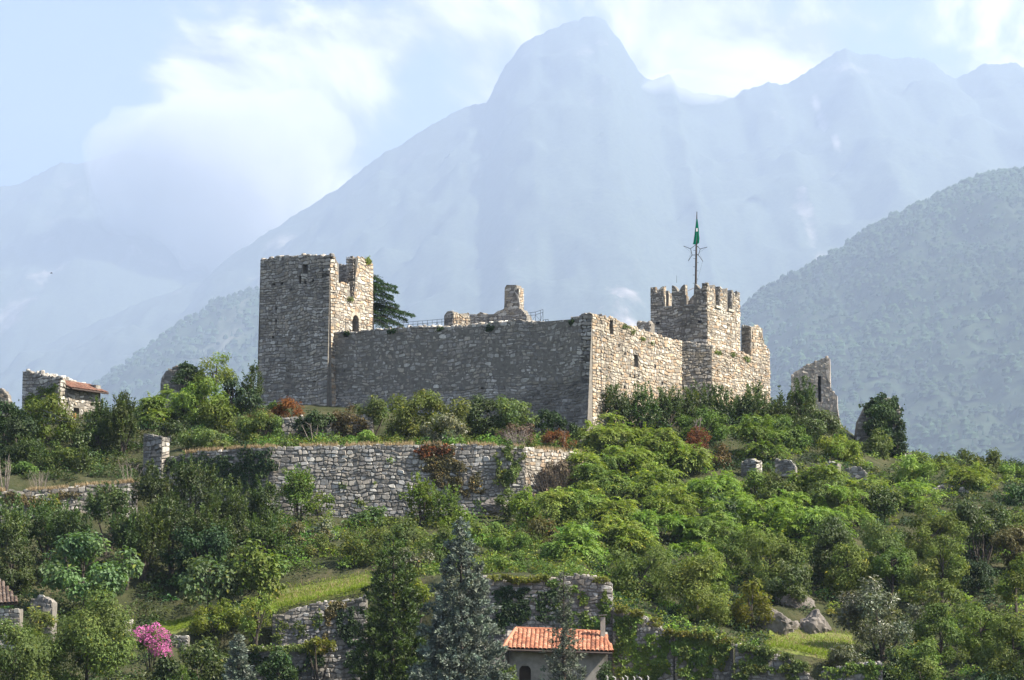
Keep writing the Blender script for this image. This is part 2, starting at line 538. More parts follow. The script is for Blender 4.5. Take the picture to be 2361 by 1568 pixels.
xs = np.concatenate([[-18000, -6000, -3000, -1500, -800, -500, -350], np.linspace(-250, -62, 40), np.linspace(-60, 60, 200), np.linspace(62, 250, 40), [350, 500, 800, 1500, 3000, 6000, 18000]])
ys = np.concatenate([[-3000, -1000, -300, -50, 30, 80, 120, 150], np.linspace(160, 290, 330), np.linspace(295, 500, 40), [600, 800, 1200, 2000, 4000, 9000, 25500]])
gx, gy = np.meshgrid(xs, ys)
gz = ground(gx, gy) + 0.25 * fbm(gx * 0.35, gy * 0.35, 4) * ((np.abs(gx) < 250) & (gy > 100) & (gy < 500))
V = np.stack([gx, gy, gz], -1).reshape(-1, 3)
nx, ny = len(xs), len(ys)
ii = (np.arange(ny - 1)[:, None] * nx + np.arange(nx - 1)[None]).ravel()
F = np.stack([ii, ii + 1, ii + nx + 1, ii + nx], -1)
tag(obj('ground', mesh_from('ground', V, F, smooth=True), ground_mat()), kind='structure')

# ------------------------------------------------------------------ mountains
def mountain(name, ridge, Y, depth, mat, seed, rough, base_drop=None, nu=260, nv=70, rock=None, jag=1.0, conv=1.0, back=3000):
    """a massif whose crest runs through the ridge points at distance Y, falling towards the viewer over `depth`"""
    px = np.array([p[0] for p in ridge], float); py = np.array([p[1] for p in ridge], float)
    uu = np.linspace(px[0], px[-1], nu)
    yy = np.interp(uu, px, py)
    P = np.array([W(a, b, Y) for a, b in zip(uu, yy)])
    pxm = Y / FPX
    dz = jag * pxm * (6.0 * fbm(uu * 0.045 + seed, uu * 0 + seed, 4, g=0.6) + 4.0 * fbm(uu * 0.16 + seed, uu * 0, 4, g=.65))
    rows = []
    tint = []
    vs = np.linspace(0, 1, nv) ** 1.25
    for v in np.concatenate([[-0.5, -0.2], vs]):
        Q = P.copy()
        if v < 0:
            Q[:, 1] += back * -v
            Q[:, 2] = P[:, 2] + dz * math.exp(v * 6) + (P[:, 2] - VALLEY) * v * 0.9
        else:
            Q[:, 1] = P[:, 1] - depth * v
            prof = (1 - v) ** conv
            Q[:, 2] = VALLEY - 30 + (P[:, 2] - VALLEY + 30) * prof + dz * math.exp(-v * 28)
            spur = fbm(P[:, 0] / (rough * 3.2) + seed, Q[:, 1] / (rough * 5) + seed, 6, g=0.6)
            gul = 1 - 2 * np.abs(fbm(P[:, 0] / (rough * 1.7) + 1.5 * spur + seed, Q[:, 1] / (rough * 5), 4, g=.6))
            fine = fbm(P[:, 0] / rough + seed * 2, Q[:, 1] / rough, 3)
            env = min(1.0, v * 9.0) * min(1, (1 - v) * 6)
            Q[:, 2] += env * rough * (1.0 * spur + 0.16 * gul + 0.42 * fine)
            Q[:, 1] += env * rough * (1.4 * spur + 0.2 * gul)
        rows.append(Q)
        tint.append(np.full(nu, 0.0) if rock is None else rock(uu, v))
    V = np.concatenate(rows)
    tn = np.stack([np.concatenate(tint)] * 3, -1)
    nr = len(rows)
    ii = (np.arange(nr - 1)[:, None] * nu + np.arange(nu - 1)[None]).ravel()
    F = np.stack([ii, ii + nu, ii + nu + 1, ii + 1], -1)
    o = obj(name, mesh_from(name, V, F, tint=tn, smooth=True), mat)
    tag(o, kind='structure')
    return V.reshape(nr, nu, 3)


m_far = mountain_mat('far_mountain_ground', 0.60, 0.80, 0.0022, forest=(0.05, 0.065, 0.045), rockc=(0.34, 0.30, 0.28))
m_mid = mountain_mat('hill_wood_ground', 0.66, 0.8, 0.0018, forest=(0.03, 0.045, 0.024), rockc=(0.16, 0.16, 0.12))


def gauss(u, c, w):
    return np.exp(-((u - c) / w) ** 2)


def rock_main(u, v):
    g = 0.12 * math.exp(-((v - 0.02) / 0.05) ** 2) * gauss(u, 1950, 90)
    s = 0.10 * gauss(u, 1215 - 60 * v, 12) * (0.42 < v < 0.56) + 0.21 * gauss(u, 1380 + 160 * (v - 0.6), 45) * (0.52 < v < 0.86)
    s = s + 0.17 * gauss(u, 1750, 18) * (0.3 < v < 0.66) + 0.17 * gauss(u, 1695, 26) * (0.55 < v < 0.75) + 0.22 * gauss(u, 1858, 10) * (0.06 < v < 0.2)
    s = s + 0.14 * gauss(u, 670, 40) * (0.03 < v < 0.25)
    return g + s - 0.03 * (v > 0.25)


def rock_left(u, v):
    return 0.10 * gauss(u, 220, 60) * (0.02 < v < 0.5) * (v < 0.5) + 0.0 * u


mountain('mountain', [(-900, 700), (-400, 560), (-100, 450), (0, 430), (60, 418), (140, 374), (180, 380), (230, 362), (290, 345), (330, 350), (400, 372), (480, 400), (580, 440), (680, 490), (800, 600), (1050, 800)],
         24000, 9500, m_far, 1.3, 330, rock=rock_left, conv=1.15)
mountain('mountain', [(-700, 1120), (-300, 960), (0, 832), (130, 783), (240, 735), (330, 695), (420, 660), (470, 645), (530, 590), (600, 548), (690, 490), (770, 440), (830, 395), (890, 350), (915, 342), (960, 310), (1040, 262), (1075, 245), (1122, 236),
          (1140, 200), (1165, 150), (1200, 108), (1222, 88), (1250, 80), (1285, 60), (1330, 45), (1372, 37), (1396, 46), (1408, 70), (1430, 92), (1450, 130), (1472, 166), (1500, 186), (1525, 178), (1545, 168), (1560, 196), (1610, 215), (1690, 226),
          (1720, 205), (1770, 190), (1800, 194), (1830, 185), (1875, 157), (1905, 135), (1930, 117), (1950, 112), (1975, 124), (2020, 126), (2060, 134), (2100, 133), (2130, 135), (2165, 155), (2200, 183), (2240, 162), (2265, 148), (2310, 146), (2340, 142), (2361, 155), (2500, 210), (2800, 330), (3300, 560)],
         20000, 9500, m_far, 5.1, 290, rock=rock_main, nu=640, nv=90, conv=1.1)
hill_l = mountain('hill', [(-100, 1100), (60, 990), (160, 930), (235, 884), (332, 816), (400, 765), (456, 725), (500, 698), (560, 676), (640, 660), (760, 690), (900, 800), (1050, 960)],
                  12500, 5200, m_mid, 9.7, 110, nu=220, rock=lambda u, v: 0.16 * gauss(u, 560, 60) * (0.0 < v < 0.3))
hill_r = mountain('hill', [(1450, 930), (1560, 830), (1640, 775), (1705, 722), (1735, 690), (1800, 650), (1850, 626), (1900, 600), (1950, 566), (2000, 532), (2060, 502), (2100, 482), (2170, 452), (2215, 430), (2250, 413), (2300, 402), (2361, 396), (2500, 350), (2800, 300), (3300, 420)],
                  9800, 5000, m_mid, 3.3, 140, nu=320)


def forest(name, grid, count, hmin, hmax, mat, seed, vmax=0.9, umin=0, umax=1):
    r = np.random.default_rng(seed)
    nr, nu, _ = grid.shape
    a = 2 + (r.random(count) ** 1.3) * (nr - 4) * vmax
    b = (umin + r.random(count) * (umax - umin)) * (nu - 2)
    i = a.astype(int); j = b.astype(int)
    f = (a - i)[:, None]; g = (b - j)[:, None]
    P = grid[i, j] * (1 - f) * (1 - g) + grid[i + 1, j] * f * (1 - g) + grid[i, j + 1] * (1 - f) * g + grid[i + 1, j + 1] * f * g
    h = hmin + r.random(count) ** 2 * (hmax - hmin)
    con = r.random(count) < 0.22
    w = np.where(con, h * 0.22, h * (0.42 + 0.25 * r.random(count)))
    k = 6
    ang = np.arange(k) * 2 * math.pi / k
    V = np.zeros((count, 2 * k + 1, 3))
    jit = 0.75 + 0.5 * r.random((count, 2 * k))
    for q in range(k):
        rr = (w * jit[:, q])[:, None]
        V[:, q] = P + np.concatenate([rr * math.cos(ang[q]), rr * math.sin(ang[q]), (0.15 * h)[:, None]], 1)
        rr2 = (w * np.where(con, 0.5, 0.85) * jit[:, k + q])[:, None]
        V[:, k + q] = P + np.concatenate([rr2 * math.cos(ang[q] + .5), rr2 * math.sin(ang[q] + .5), (np.where(con, 0.5, 0.65) * h)[:, None]], 1)
    V[:, 2 * k] = P + np.stack([np.zeros(count), np.zeros(count), h], 1)
    base = (np.arange(count) * (2 * k + 1))[:, None]
    Q = np.concatenate([base + np.array([[q, (q + 1) % k, k + (q + 1) % k, k + q]]) for q in range(k)])
    T = np.concatenate([base + np.array([[k + q, k + (q + 1) % k, 2 * k]]) for q in range(k)])
    patch = 1 + .6 * fbm(P[:, 0] / (hmax * 9) + seed, (P[:, 2] + .3 * P[:, 1]) / (hmax * 9), 4)
    t = np.repeat((0.85 + 0.3 * r.random(count)) * patch, 2 * k + 1)[:, None] * np.where(np.repeat(con, 2 * k + 1)[:, None], np.array([[0.7, 0.85, 0.9]]), np.array([[1.0, 1.0, 0.9]]))
    me = mesh_from(name, V.reshape(-1, 3), [Q, T], tint=t)
    o = obj(name, me, mat)
    tag(o, kind='stuff')
    return o


M['wood_leaf'] = leaf_mat('distant_wood', (0.030, 0.055, 0.026), 0.0, 0.8, 0.1)
tag(forest('forest', hill_r, 9000, 13, 30, M['wood_leaf'], 5, umin=0.12, umax=0.62), 'hazy wooded slope rising behind the castle on the right', 'forest')
tag(forest('forest', hill_l, 2200, 19, 40, M['wood_leaf'], 6, umin=0.1, umax=0.9), 'pale blue wooded spur behind the left tower', 'forest')

# ------------------------------------------------------------------ masonry
class Face:
    """a vertical wall plane: p0 (x,y) at s=0, horizontal direction d, outward normal to its right-hand viewer side"""
    def __init__(self, p0, d):
        self.p0 = np.array(p0[:2], float)
        d = np.array(d, float); self.d = d / np.linalg.norm(d)
        self.n = np.array([self.d[1], -self.d[0]])
        self.off = lambda z: 0.0 * z

    def sz(self, dx, dy):
        r = ray(dx, dy)
        k = np.dot(self.p0, self.n) / np.dot(r[:2], self.n)
        q = r * k
        return float(np.dot(q[:2] - self.p0, self.d)), float(q[2])

    def P(self, s, z, out=0.0):
        s = np.asarray(s, float); z = np.asarray(z, float)
        o = np.asarray(out, float) + self.off(z)
        x = self.p0[0] + self.d[0] * s + self.n[0] * o
        y = self.p0[1] + self.d[1] * s + self.n[1] * o
        return np.stack(np.broadcast_arrays(x, y, z), -1)

    def prof(self, pts):
        return [self.sz(*p) for p in pts]


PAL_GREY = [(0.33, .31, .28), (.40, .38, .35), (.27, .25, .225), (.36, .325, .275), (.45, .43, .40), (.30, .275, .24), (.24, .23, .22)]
PAL_WARM = [(.39, .34, .27), (.32, .28, .22), (.44, .39, .32), (.39, .295, .205), (.275, .24, .20), (.46, .42, .355), (.35, .265, .185)]  # warm set for sunlit faces, grey for shaded: light partly put into stone colour
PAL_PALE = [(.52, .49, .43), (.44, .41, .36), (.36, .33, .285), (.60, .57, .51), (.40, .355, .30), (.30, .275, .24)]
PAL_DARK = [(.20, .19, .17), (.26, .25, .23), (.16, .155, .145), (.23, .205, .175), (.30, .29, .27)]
STAT = {'stones': 0}


class Masonry:
    """collects the core and the stones of one masonry thing"""
    def __init__(self, root, mat, core_mat=None, seed=1):
        self.root = root; self.mat = mat; self.core_mat = core_mat or M['mortar']
        self.core = []; self.sV = []; self.sT = []; self.sA = []
        self.r = np.random.default_rng(seed)

    def add_stones(self, V, tint, area):   # V (n,24,3)
        if len(V):
            self.sV.append(V); self.sT.append(tint); self.sA.append(area)

    def face_stones(self, fc, s0, s1, top, zbot, sw, sh, pal, holes=(), out=0.055, joint=0.03, quoin=(False, False), tint_fn=None, rough=1.35, course_wave=0.085, inward=0.06, topjit=(-0.02, 0.12)):
        r = self.r
        holes = [h[:4] for h in holes]
        ts = np.array([p[0] for p in top]); tz = np.array([p[1] for p in top])
        topf = lambda s: np.interp(s, ts, tz)
        botf = (lambda s: np.full_like(np.asarray(s, float), zbot)) if np.isscalar(zbot) else (lambda s: np.interp(s, [p[0] for p in zbot], [p[1] for p in zbot]))
        zmin = zbot if np.isscalar(zbot) else min(p[1] for p in zbot)
        zmax = tz.max()
        quads = []
        z = zmin; k = 0
        ph = r.random(2000) * 20
        while z < zmax:
            h = sh * r.uniform(0.68, 1.4)
            wv = lambda s, kk: course_wave * (vnoise(s * 0.55 + ph[kk % 2000] * 0 + kk * 0.07, s * 0 + 4.0) * 2 - 1 + 0.55 * (vnoise(s * 1.9 + ph[kk % 2000], s * 0) * 2 - 1)) * 2.0
            s = s0 - (r.random() * sw if not quoin[0] else 0)
            first = True
            while s < s1:
                w = sw * r.uniform(0.5, 1.65) * (0.75 + 0.3 * h / sh)
                isq = False
                if first and quoin[0]:
                    w = sw * (1.9 if k % 2 else 1.15); isq = True
                first = False
                if quoin[1]:
                    qw = sw * (1.9 if k % 2 else 1.15)
                    if s1 - s <= qw * 1.3: w = s1 - s; isq = True
                    elif s + w > s1 - qw: w = max(s1 - qw - s, 0.35 * sw)
                a, b = max(s, s0), min(s + w, s1)
                s += w
                if b - a < 0.07: continue
                c = 0.5 * (a + b); tp = topf(c)
                if z + 0.35 * h > tp: continue
                if z + 0.7 * h < botf(c): continue
                parts = [(0.0, 1.0)]
                if not isq and r.random() < 0.16 and h > 0.8 * sh: q = r.uniform(.35, .65); parts = [(0, q), (q, 1)]
                for (f0, f1) in parts:
                    za = z + h * f0; zb = z + h * f1
                    ja, jb = (0, 0) if isq else r.normal(0, 0.07 * sw * rough, 2)
                    e = joint
                    zz = lambda sv, f: (z + wv(np.array(sv), k) if f == 0 else (z + h + wv(np.array(sv), k + 1) if f == 1 else z + h * f + 0.5 * (wv(np.array(sv), k) + wv(np.array(sv), k + 1))))
                    A = [a + e + ja * (f0 < .5), float(zz(a, f0)) + e]; B = [b - e + jb * (f0 < .5), float(zz(b, f0)) + e]
                    C = [b - e - jb, float(zz(b, f1)) - e]; D = [a + e - ja, float(zz(a, f1)) - e]
                    lim = topf(np.array([A[0], B[0], C[0], D[0]])) + r.uniform(*topjit)
                    for q, p in enumerate((A, B, C, D)):
                        p[0] = min(max(p[0], s0), s1)
                        p[1] = min(p[1], lim[q])
                    if C[1] - B[1] < 0.05 or D[1] - A[1] < 0.05 or B[0] - A[0] < 0.05: continue
                    if any(hx0 < c < hx1 and hz0 - .1 < 0.5 * (za + zb) < hz1 + .1 or (min(b, hx1) - max(a, hx0) > 0.08 and min(zb, hz1) - max(za, hz0) > 0.06) for (hx0, hx1, hz0, hz1) in holes):
                        # trim against the hole where a usable piece is left
                        ok = False
                        for (hx0, hx1, hz0, hz1) in holes:
                            if min(b, hx1) - max(a, hx0) > 0 and min(zb, hz1) - max(za, hz0) > 0:
                                if hx0 - a > 0.14: B[0] = C[0] = hx0 - 0.01; ok = True
                                elif b - hx1 > 0.14: A[0] = D[0] = hx1 + 0.01; ok = True
                        if not ok: continue
                    quads.append((A, B, C, D, isq))
            z += h; k += 1
        if not quads: return
        Q = np.array([[q[0], q[1], q[2], q[3]] for q in quads])
        isq = np.array([q[4] for q in quads])
        pc = fc.P(Q[:, 2, 0] * .5 + Q[:, 0, 0] * .5, Q[:, 2, 1], .3)
        vis = pc[:, 2] > ground(pc[:, 0], pc[:, 1]) - .5        # nothing laid deep under the soil
        Q, isq = Q[vis], isq[vis]
        if not len(Q): return
        n = len(Q)
        # octagon from the quad, corners cut
        oc = []
        for i in range(4):
            p, nx_, pv_ = Q[:, i], Q[:, (i + 1) % 4], Q[:, (i + 3) % 4]
            c1 = r.uniform(.05, .30, (n, 1)); c2 = r.uniform(.05, .30, (n, 1))
            oc.append(p + (pv_ - p) * c1); oc.append(p + (nx_ - p) * c2)
        O = np.stack(oc, 1)
        cen = O.mean(1, keepdims=True)
        O = O + r.normal(0, 0.010 * rough, O.shape)
        bulge = out * r.uniform(0.55, 1.5, (n, 1))
        # stretches where old pointing still fills the joints
        cs_ = Q.mean(1)
        flush = np.clip(fbm(cs_[:, 0] * .32 + 3 * z, cs_[:, 1] * .32 + k, 3) * 1.5 + 1.05, .9, 1.2)[:, None]
        bulge = bulge * flush
        tilt = r.normal(0, 0.05 * rough, (n, 2))
        rel = O - cen
        t_out = (rel * tilt[:, None, :]).sum(-1) * flush
        inset = r.uniform(.80, .92, (n, 1, 1))
        front = cen + rel * inset
        mid_o = bulge * 0.55 + t_out * 0.6
        fr_o = bulge + t_out
        Vb = fc.P(O[..., 0], O[..., 1], -inward)
        Vm = fc.P(O[..., 0], O[..., 1], mid_o)
        Vf = fc.P(front[..., 0], front[..., 1], fr_o)
        V = np.concatenate([Vb, Vm, Vf], 1)
        pal = np.array(pal)
        t = pal[r.integers(0, len(pal), n)] * r.uniform(.82, 1.18, (n, 1))
        t[isq] *= 1.14
        if tint_fn is not None:
            t = t * tint_fn(cen[:, 0, 0], cen[:, 0, 1])
        w = (Q[:, 1, 0] - Q[:, 0, 0]); hh = (Q[:, 3, 1] - Q[:, 0, 1])
        self.add_stones(V, t, np.minimum(w, 4 * hh) * hh)

    def cap_stones(self, fc, s0, s1, top, thick, sw, hmax, pal, prob=0.85):
        """loose blocks along a broken wall top"""
        r = self.r
        ts = np.array([p[0] for p in top]); tz = np.array([p[1] for p in top])
        s = s0; Vs = []; T = []; A = []
        pal = np.array(pal)
        while s < s1 - 0.12:
            w = sw * r.uniform(.5, 1.5)
            o = 0.05
            while o > -thick:
                d = min(thick + o, sw * r.uniform(.8, 1.8))
                if r.random() < prob:
                    zb = min(np.interp(s, ts, tz), np.interp(min(s + w, s1), ts, tz)) - 0.06
                    h = hmax * r.uniform(.15, 1.0) ** 1.3 + 0.08
                    a = np.arange(8) * math.pi / 4 + math.pi / 8
                    rr = 1.06 + r.normal(0, .05, 8)
                    cs, co = s + w / 2, o - d / 2
                    px = np.clip(np.cos(a) * rr, -.95, .95) * w * .5; po = np.clip(np.sin(a) * rr, -.95, .95) * d * .5
                    tl = r.normal(0, .12, 2)
                    rings = []
                    for (zf, k) in ((0, 1.0), (0.7, 1.0), (1.0, .8)):
                        rings.append(fc.P(cs + px * k, zb + h * zf + (zf > 0) * (px * tl[0] + po * tl[1]), co + po * k))
                    # order so that the face ring points up (outline must run counter-clockwise seen from above)
                    v = np.concatenate([q[::-1] for q in rings])
                    Vs.append(v); T.append(pal[r.integers(len(pal))] * r.uniform(.85, 1.2)); A.append(w * h * 0.8)
                o -= d + 0.02
            s += w + 0.02
        if Vs:
            self.add_stones(np.array(Vs), np.array(T), np.array(A))

    def slab(self, fc, top, zbot, thick, holes=(), step=0.45, sink=0.0, back_off=True):
        """wall body with a broken top, through-openings, or blind recesses (4 or 5 numbers: s0,s1,z0,z1[,depth])"""
        ts = np.array([p[0] for p in top]); tz = np.array([p[1] for p in top])
        s0, s1 = ts[0], ts[-1]
        cuts = set(np.round(np.linspace(s0, s1, max(2, int((s1 - s0) / step) + 1)), 4))
        for p in ts: cuts.add(round(float(p), 4))
        for h in holes:
            cuts.add(round(min(max(h[0], s0), s1), 4)); cuts.add(round(min(max(h[1], s0), s1), 4))
        c = sorted(cuts)
        c = [c[0]] + [b for a, b in zip(c, c[1:]) if b - a > 1e-3]
        V, F = [], []

        def quad(a, b, cc, d):
            i = len(V); V.extend([a, b, cc, d]); F.append((i, i + 1, i + 2, i + 3))
        def pt(s, z, o):
            if o < -1e-6:
                p = fc.P(s, z, 0)
                base = fc.off(np.asarray(z, float))
                return p - np.array([fc.n[0], fc.n[1], 0]) * (-o + float(base))
            return fc.P(s, z, o)
        zlo = lambda s: zbot if np.isscalar(zbot) else np.interp(s, [p[0] for p in zbot], [p[1] for p in zbot])
        prev = None
        zrows = None
        for a, b in zip(c, c[1:]):
            ea, eb = a + 2e-4, b - 2e-4
            ta, tb = np.interp(ea, ts, tz) - sink, np.interp(eb, ts, tz) - sink
            m = 0.5 * (a + b)
            za, zb_ = zlo(a), zlo(b)
            if ta < za + .02 and tb < zb_ + .02:
                if prev is not None:
                    quad(pt(a, za, 0), pt(a, za, -thick), pt(a, prev, -thick), pt(a, prev, 0))
                prev = None; continue
            hs = sorted([h for h in holes if h[0] - 1e-3 <= m <= h[1] + 1e-3], key=lambda h: h[2])
            lv = [(za, zb_)]
            for h in hs: lv += [(h[2], h[2]), (h[3], h[3])]
            lv.append((ta, tb))
            for q in range(0, len(lv), 2):
                (l0, l1), (u0, u1) = lv[q], lv[q + 1]
                if u0 - l0 < 1e-3 and u1 - l1 < 1e-3: continue
                nz = max(1, int((max(u0, u1) - l0) / 1.2))
                for g in range(nz):
                    f0, f1 = g / nz, (g + 1) / nz
                    quad(pt(a, l0 + (u0 - l0) * f0, 0), pt(b, l1 + (u1 - l1) * f0, 0), pt(b, l1 + (u1 - l1) * f1, 0), pt(a, l0 + (u0 - l0) * f1, 0))
                quad(pt(b, l1, -thick), pt(a, l0, -thick), pt(a, u0, -thick), pt(b, u1, -thick))
            for h in hs:
                dp = h[4] if len(h) > 4 else thick
                quad(pt(a, h[2], 0), pt(a, h[2], -dp), pt(b, h[2], -dp), pt(b, h[2], 0))
                quad(pt(a, h[3], 0), pt(b, h[3], 0), pt(b, h[3], -dp), pt(a, h[3], -dp))
                if dp < thick - 1e-3:
                    quad(pt(a, h[2], -dp), pt(b, h[2], -dp), pt(b, h[3], -dp), pt(a, h[3], -dp))
                    quad(pt(b, h[2], -thick), pt(a, h[2], -thick), pt(a, h[3], -thick), pt(b, h[3], -thick))
            quad(pt(a, ta, 0), pt(b, tb, 0), pt(b, tb, -thick), pt(a, ta, -thick))
            if prev is None:
                quad(pt(a, za, -thick), pt(a, za, 0), pt(a, ta, 0), pt(a, ta, -thick))
            elif abs(prev - ta) > .01:
                lo, hi = min(prev, ta), max(prev, ta)
                if ta > prev: quad(pt(a, lo, -thick), pt(a, lo, 0), pt(a, hi, 0), pt(a, hi, -thick))
                else: quad(pt(a, lo, 0), pt(a, lo, -thick), pt(a, hi, -thick), pt(a, hi, 0))
            prev = tb; last = (b, zb_, tb)
        if prev is not None:
            b, zb_, tb = last
            quad(pt(b, zb_, 0), pt(b, zb_, -thick), pt(b, tb, -thick), pt(b, tb, 0))
        for h in holes:
            dp = h[4] if len(h) > 4 else thick
            quad(pt(h[0], h[2], -dp), pt(h[0], h[2], 0), pt(h[0], h[3], 0), pt(h[0], h[3], -dp))
            quad(pt(h[1], h[2], 0), pt(h[1], h[2], -dp), pt(h[1], h[3], -dp), pt(h[1], h[3], 0))
        self.core.append((np.array(V, float), np.array(F, dtype=np.int32)))

    def finish(self, core_name='wall_core', limit=300):
        root = self.root
        L = np.array(root.location)
        if self.core:
            V, F = join(self.core)
            obj(core_name, mesh_from(core_name, V - L, F), self.core_mat, root)
        if not self.sV: return
        SV = np.concatenate(self.sV); ST = np.concatenate(self.sT); SA = np.concatenate(self.sA)
        STAT['stones'] += len(SV)
        k = np.arange(8); k2 = (k + 1) % 8
        quads = np.concatenate([np.stack([k, k2, k2 + 8, k + 8], -1), np.stack([k + 8, k2 + 8, k2 + 16, k + 16], -1)])
        octo = np.arange(16, 24)[None]
        order = np.argsort(-SA)
        for i in order[:limit]:
            c = SV[i].mean(0)
            me = mesh_from('stone', SV[i] - c, [quads, octo], tint=np.repeat(ST[i][None], 24, 0))
            obj('stone', me, self.mat, root, c - L)
        rest = order[limit:]
        if len(rest):
            n = len(rest)
            base = (np.arange(n) * 24)[:, None, None]
            me = mesh_from('rubble_stonework', (SV[rest] - L).reshape(-1, 3), [(quads[None] + base).reshape(-1, 4), (octo[None] + base).reshape(-1, 8)],
                           tint=np.repeat(ST[rest], 24, 0))
            tag(obj('rubble_stonework', me, self.mat, root), kind='stuff')


TH = rad(30.5)
E1 = np.array([math.cos(TH), -math.sin(TH)])
E2 = np.array([math.sin(TH), math.cos(TH)])


def jag(prof, amp, seed, step=0.5):
    """roughen a top profile"""
    r = np.random.default_rng(seed)
    out = []
    for (a, za), (b, zb) in zip(prof, prof[1:]):
        n = max(1, int(abs(b - a) / step))
        for i in range(n):
            f = i / n
            out.append((a + (b - a) * f, za + (zb - za) * f + (r.uniform(-amp, amp) if 0 < i else 0)))
    out.append(prof[-1])
    return out


def solve_s(fc, dx, z):
    """s on the face whose point at height z shows at picture column dx"""
    lo, hi = -80.0, 80.0
    f = lambda s: (lambda p: (p[0] / (p[1] * math.cos(PITCH) + p[2] * math.sin(PITCH)) * FPX + 1180.5 - dx))(fc.P(s, z))
    a = f(lo)
    for _ in range(60):
        m = .5 * (lo + hi)
        if (f(m) > 0) == (a > 0): lo = m
        else: hi = m
    return .5 * (lo + hi)


# ---- front curtain wall -------------------------------------------------------
C1 = W(1365, 722, 246.0)
fw = Face(C1, E1)                                    # s negative to the left
sJ, zJ = fw.sz(770, 767)
ZW = zJ
zb_corner = W(1355, 1005, 246)[2] - 2.5
talus = lambda z: 0.9 * np.clip((C1[2] - 6.6 - np.asarray(z, float)) / 4.0, 0, 1.4) ** 1.2
fw.off = talus
prof = fw.prof([(770, 767), (830, 762), (870, 757), (930, 755), (960, 752), (1010, 751), (1060, 750), (1090, 746), (1120, 745), (1150, 740), (1180, 737), (1215, 739), (1240, 738), (1262, 745), (1290, 742), (1308, 735), (1334, 729), (1336, 725), (1347, 724), (1348, 722), (1365, 722)])
prof[0] = (sJ, prof[0][1]); prof[-1] = (0.0, prof[-1][1])
prof = jag(prof, 0.09, 5)
holes_fw = []
for (x, y, w, h) in [(800, 774, 10, 11), (1113, 893, 9, 8), (845, 1012, 8, 18)]:
    a, b = fw.sz(x - w / 2, y + h / 2), fw.sz(x + w / 2, y - h / 2)
    holes_fw.append((a[0], b[0], a[1], b[1], 0.5))
t = thing('curtain_wall', 'long grey shaded castle wall between the left tower and the sharp corner', 'castle wall', (C1 + np.array([0, 0, 0])) * [1, 1, 0] + [0, 0, zb_corner])
ms = Masonry(t, M['stone_castle'], seed=11)
ms.slab(fw, prof, zb_corner, 1.5, holes_fw, sink=0.12)
# lower right of the wall is blackened by damp: a stain with an outline of its own
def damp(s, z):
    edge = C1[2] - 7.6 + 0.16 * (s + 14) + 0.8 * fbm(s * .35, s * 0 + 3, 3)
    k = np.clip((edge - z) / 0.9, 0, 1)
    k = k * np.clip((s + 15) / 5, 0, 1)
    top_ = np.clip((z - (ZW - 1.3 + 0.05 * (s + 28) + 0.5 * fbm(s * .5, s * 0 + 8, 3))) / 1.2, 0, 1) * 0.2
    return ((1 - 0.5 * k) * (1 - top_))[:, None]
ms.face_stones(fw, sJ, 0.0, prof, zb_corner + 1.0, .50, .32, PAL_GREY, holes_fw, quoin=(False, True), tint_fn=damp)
ms.cap_stones(fw, sJ, 0.0, [(s, z - .1) for s, z in prof], 1.4, .5, .22, PAL_GREY, 0.75)
ms.finish()

# ---- right curtain wall, in the sun -----------------------------------------
fr = Face(C1, E2)
sR1 = solve_s(fr, 1572, C1[2] - 1.5)
prof_r = fr.prof([(1365, 722), (1372, 722), (1378, 729), (1395, 730), (1410, 730), (1420, 736), (1432, 742), (1450, 750), (1480, 758), (1500, 766), (1530, 775), (1550, 783), (1572, 787)])
prof_r[0] = (0.0, prof_r[0][1]); prof_r[-1] = (sR1, prof_r[-1][1])
prof_r = jag(prof_r, 0.08, 6)
holes_r = []
for (x, y, w, h) in [(1466, 832, 10, 26), (1409, 754, 8, 30), (1427, 797, 4, 6), (1441, 815, 4, 7), (1452, 868, 4, 9), (1462, 868, 5, 9), (1472, 868, 4, 8), (1510, 845, 5, 7), (1527, 884, 4, 8), (1412, 908, 4, 10), (1480, 908, 5, 9), (1440, 893, 4, 8)]:
    a, b = fr.sz(x - w / 2, y + h / 2), fr.sz(x + w / 2, y - h / 2)
    holes_r.append((a[0], b[0], a[1], b[1], 0.55))
t = thing('curtain_wall', 'sunlit ochre castle wall running back from the sharp corner, one slit window', 'castle wall', (C1[0] + E2[0] * 8, C1[1] + E2[1] * 8, zb_corner))
ms = Masonry(t, M['stone_castle'], seed=12)
ms.slab(fr, prof_r, zb_corner, 1.4, holes_r, sink=0.12)
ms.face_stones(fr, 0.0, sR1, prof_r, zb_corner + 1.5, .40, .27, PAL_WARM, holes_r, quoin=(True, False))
ms.cap_stones(fr, 0.2, sR1, [(s, z - .1) for s, z in prof_r], 1.3, .45, .2, PAL_WARM, 0.75)
ms.finish()

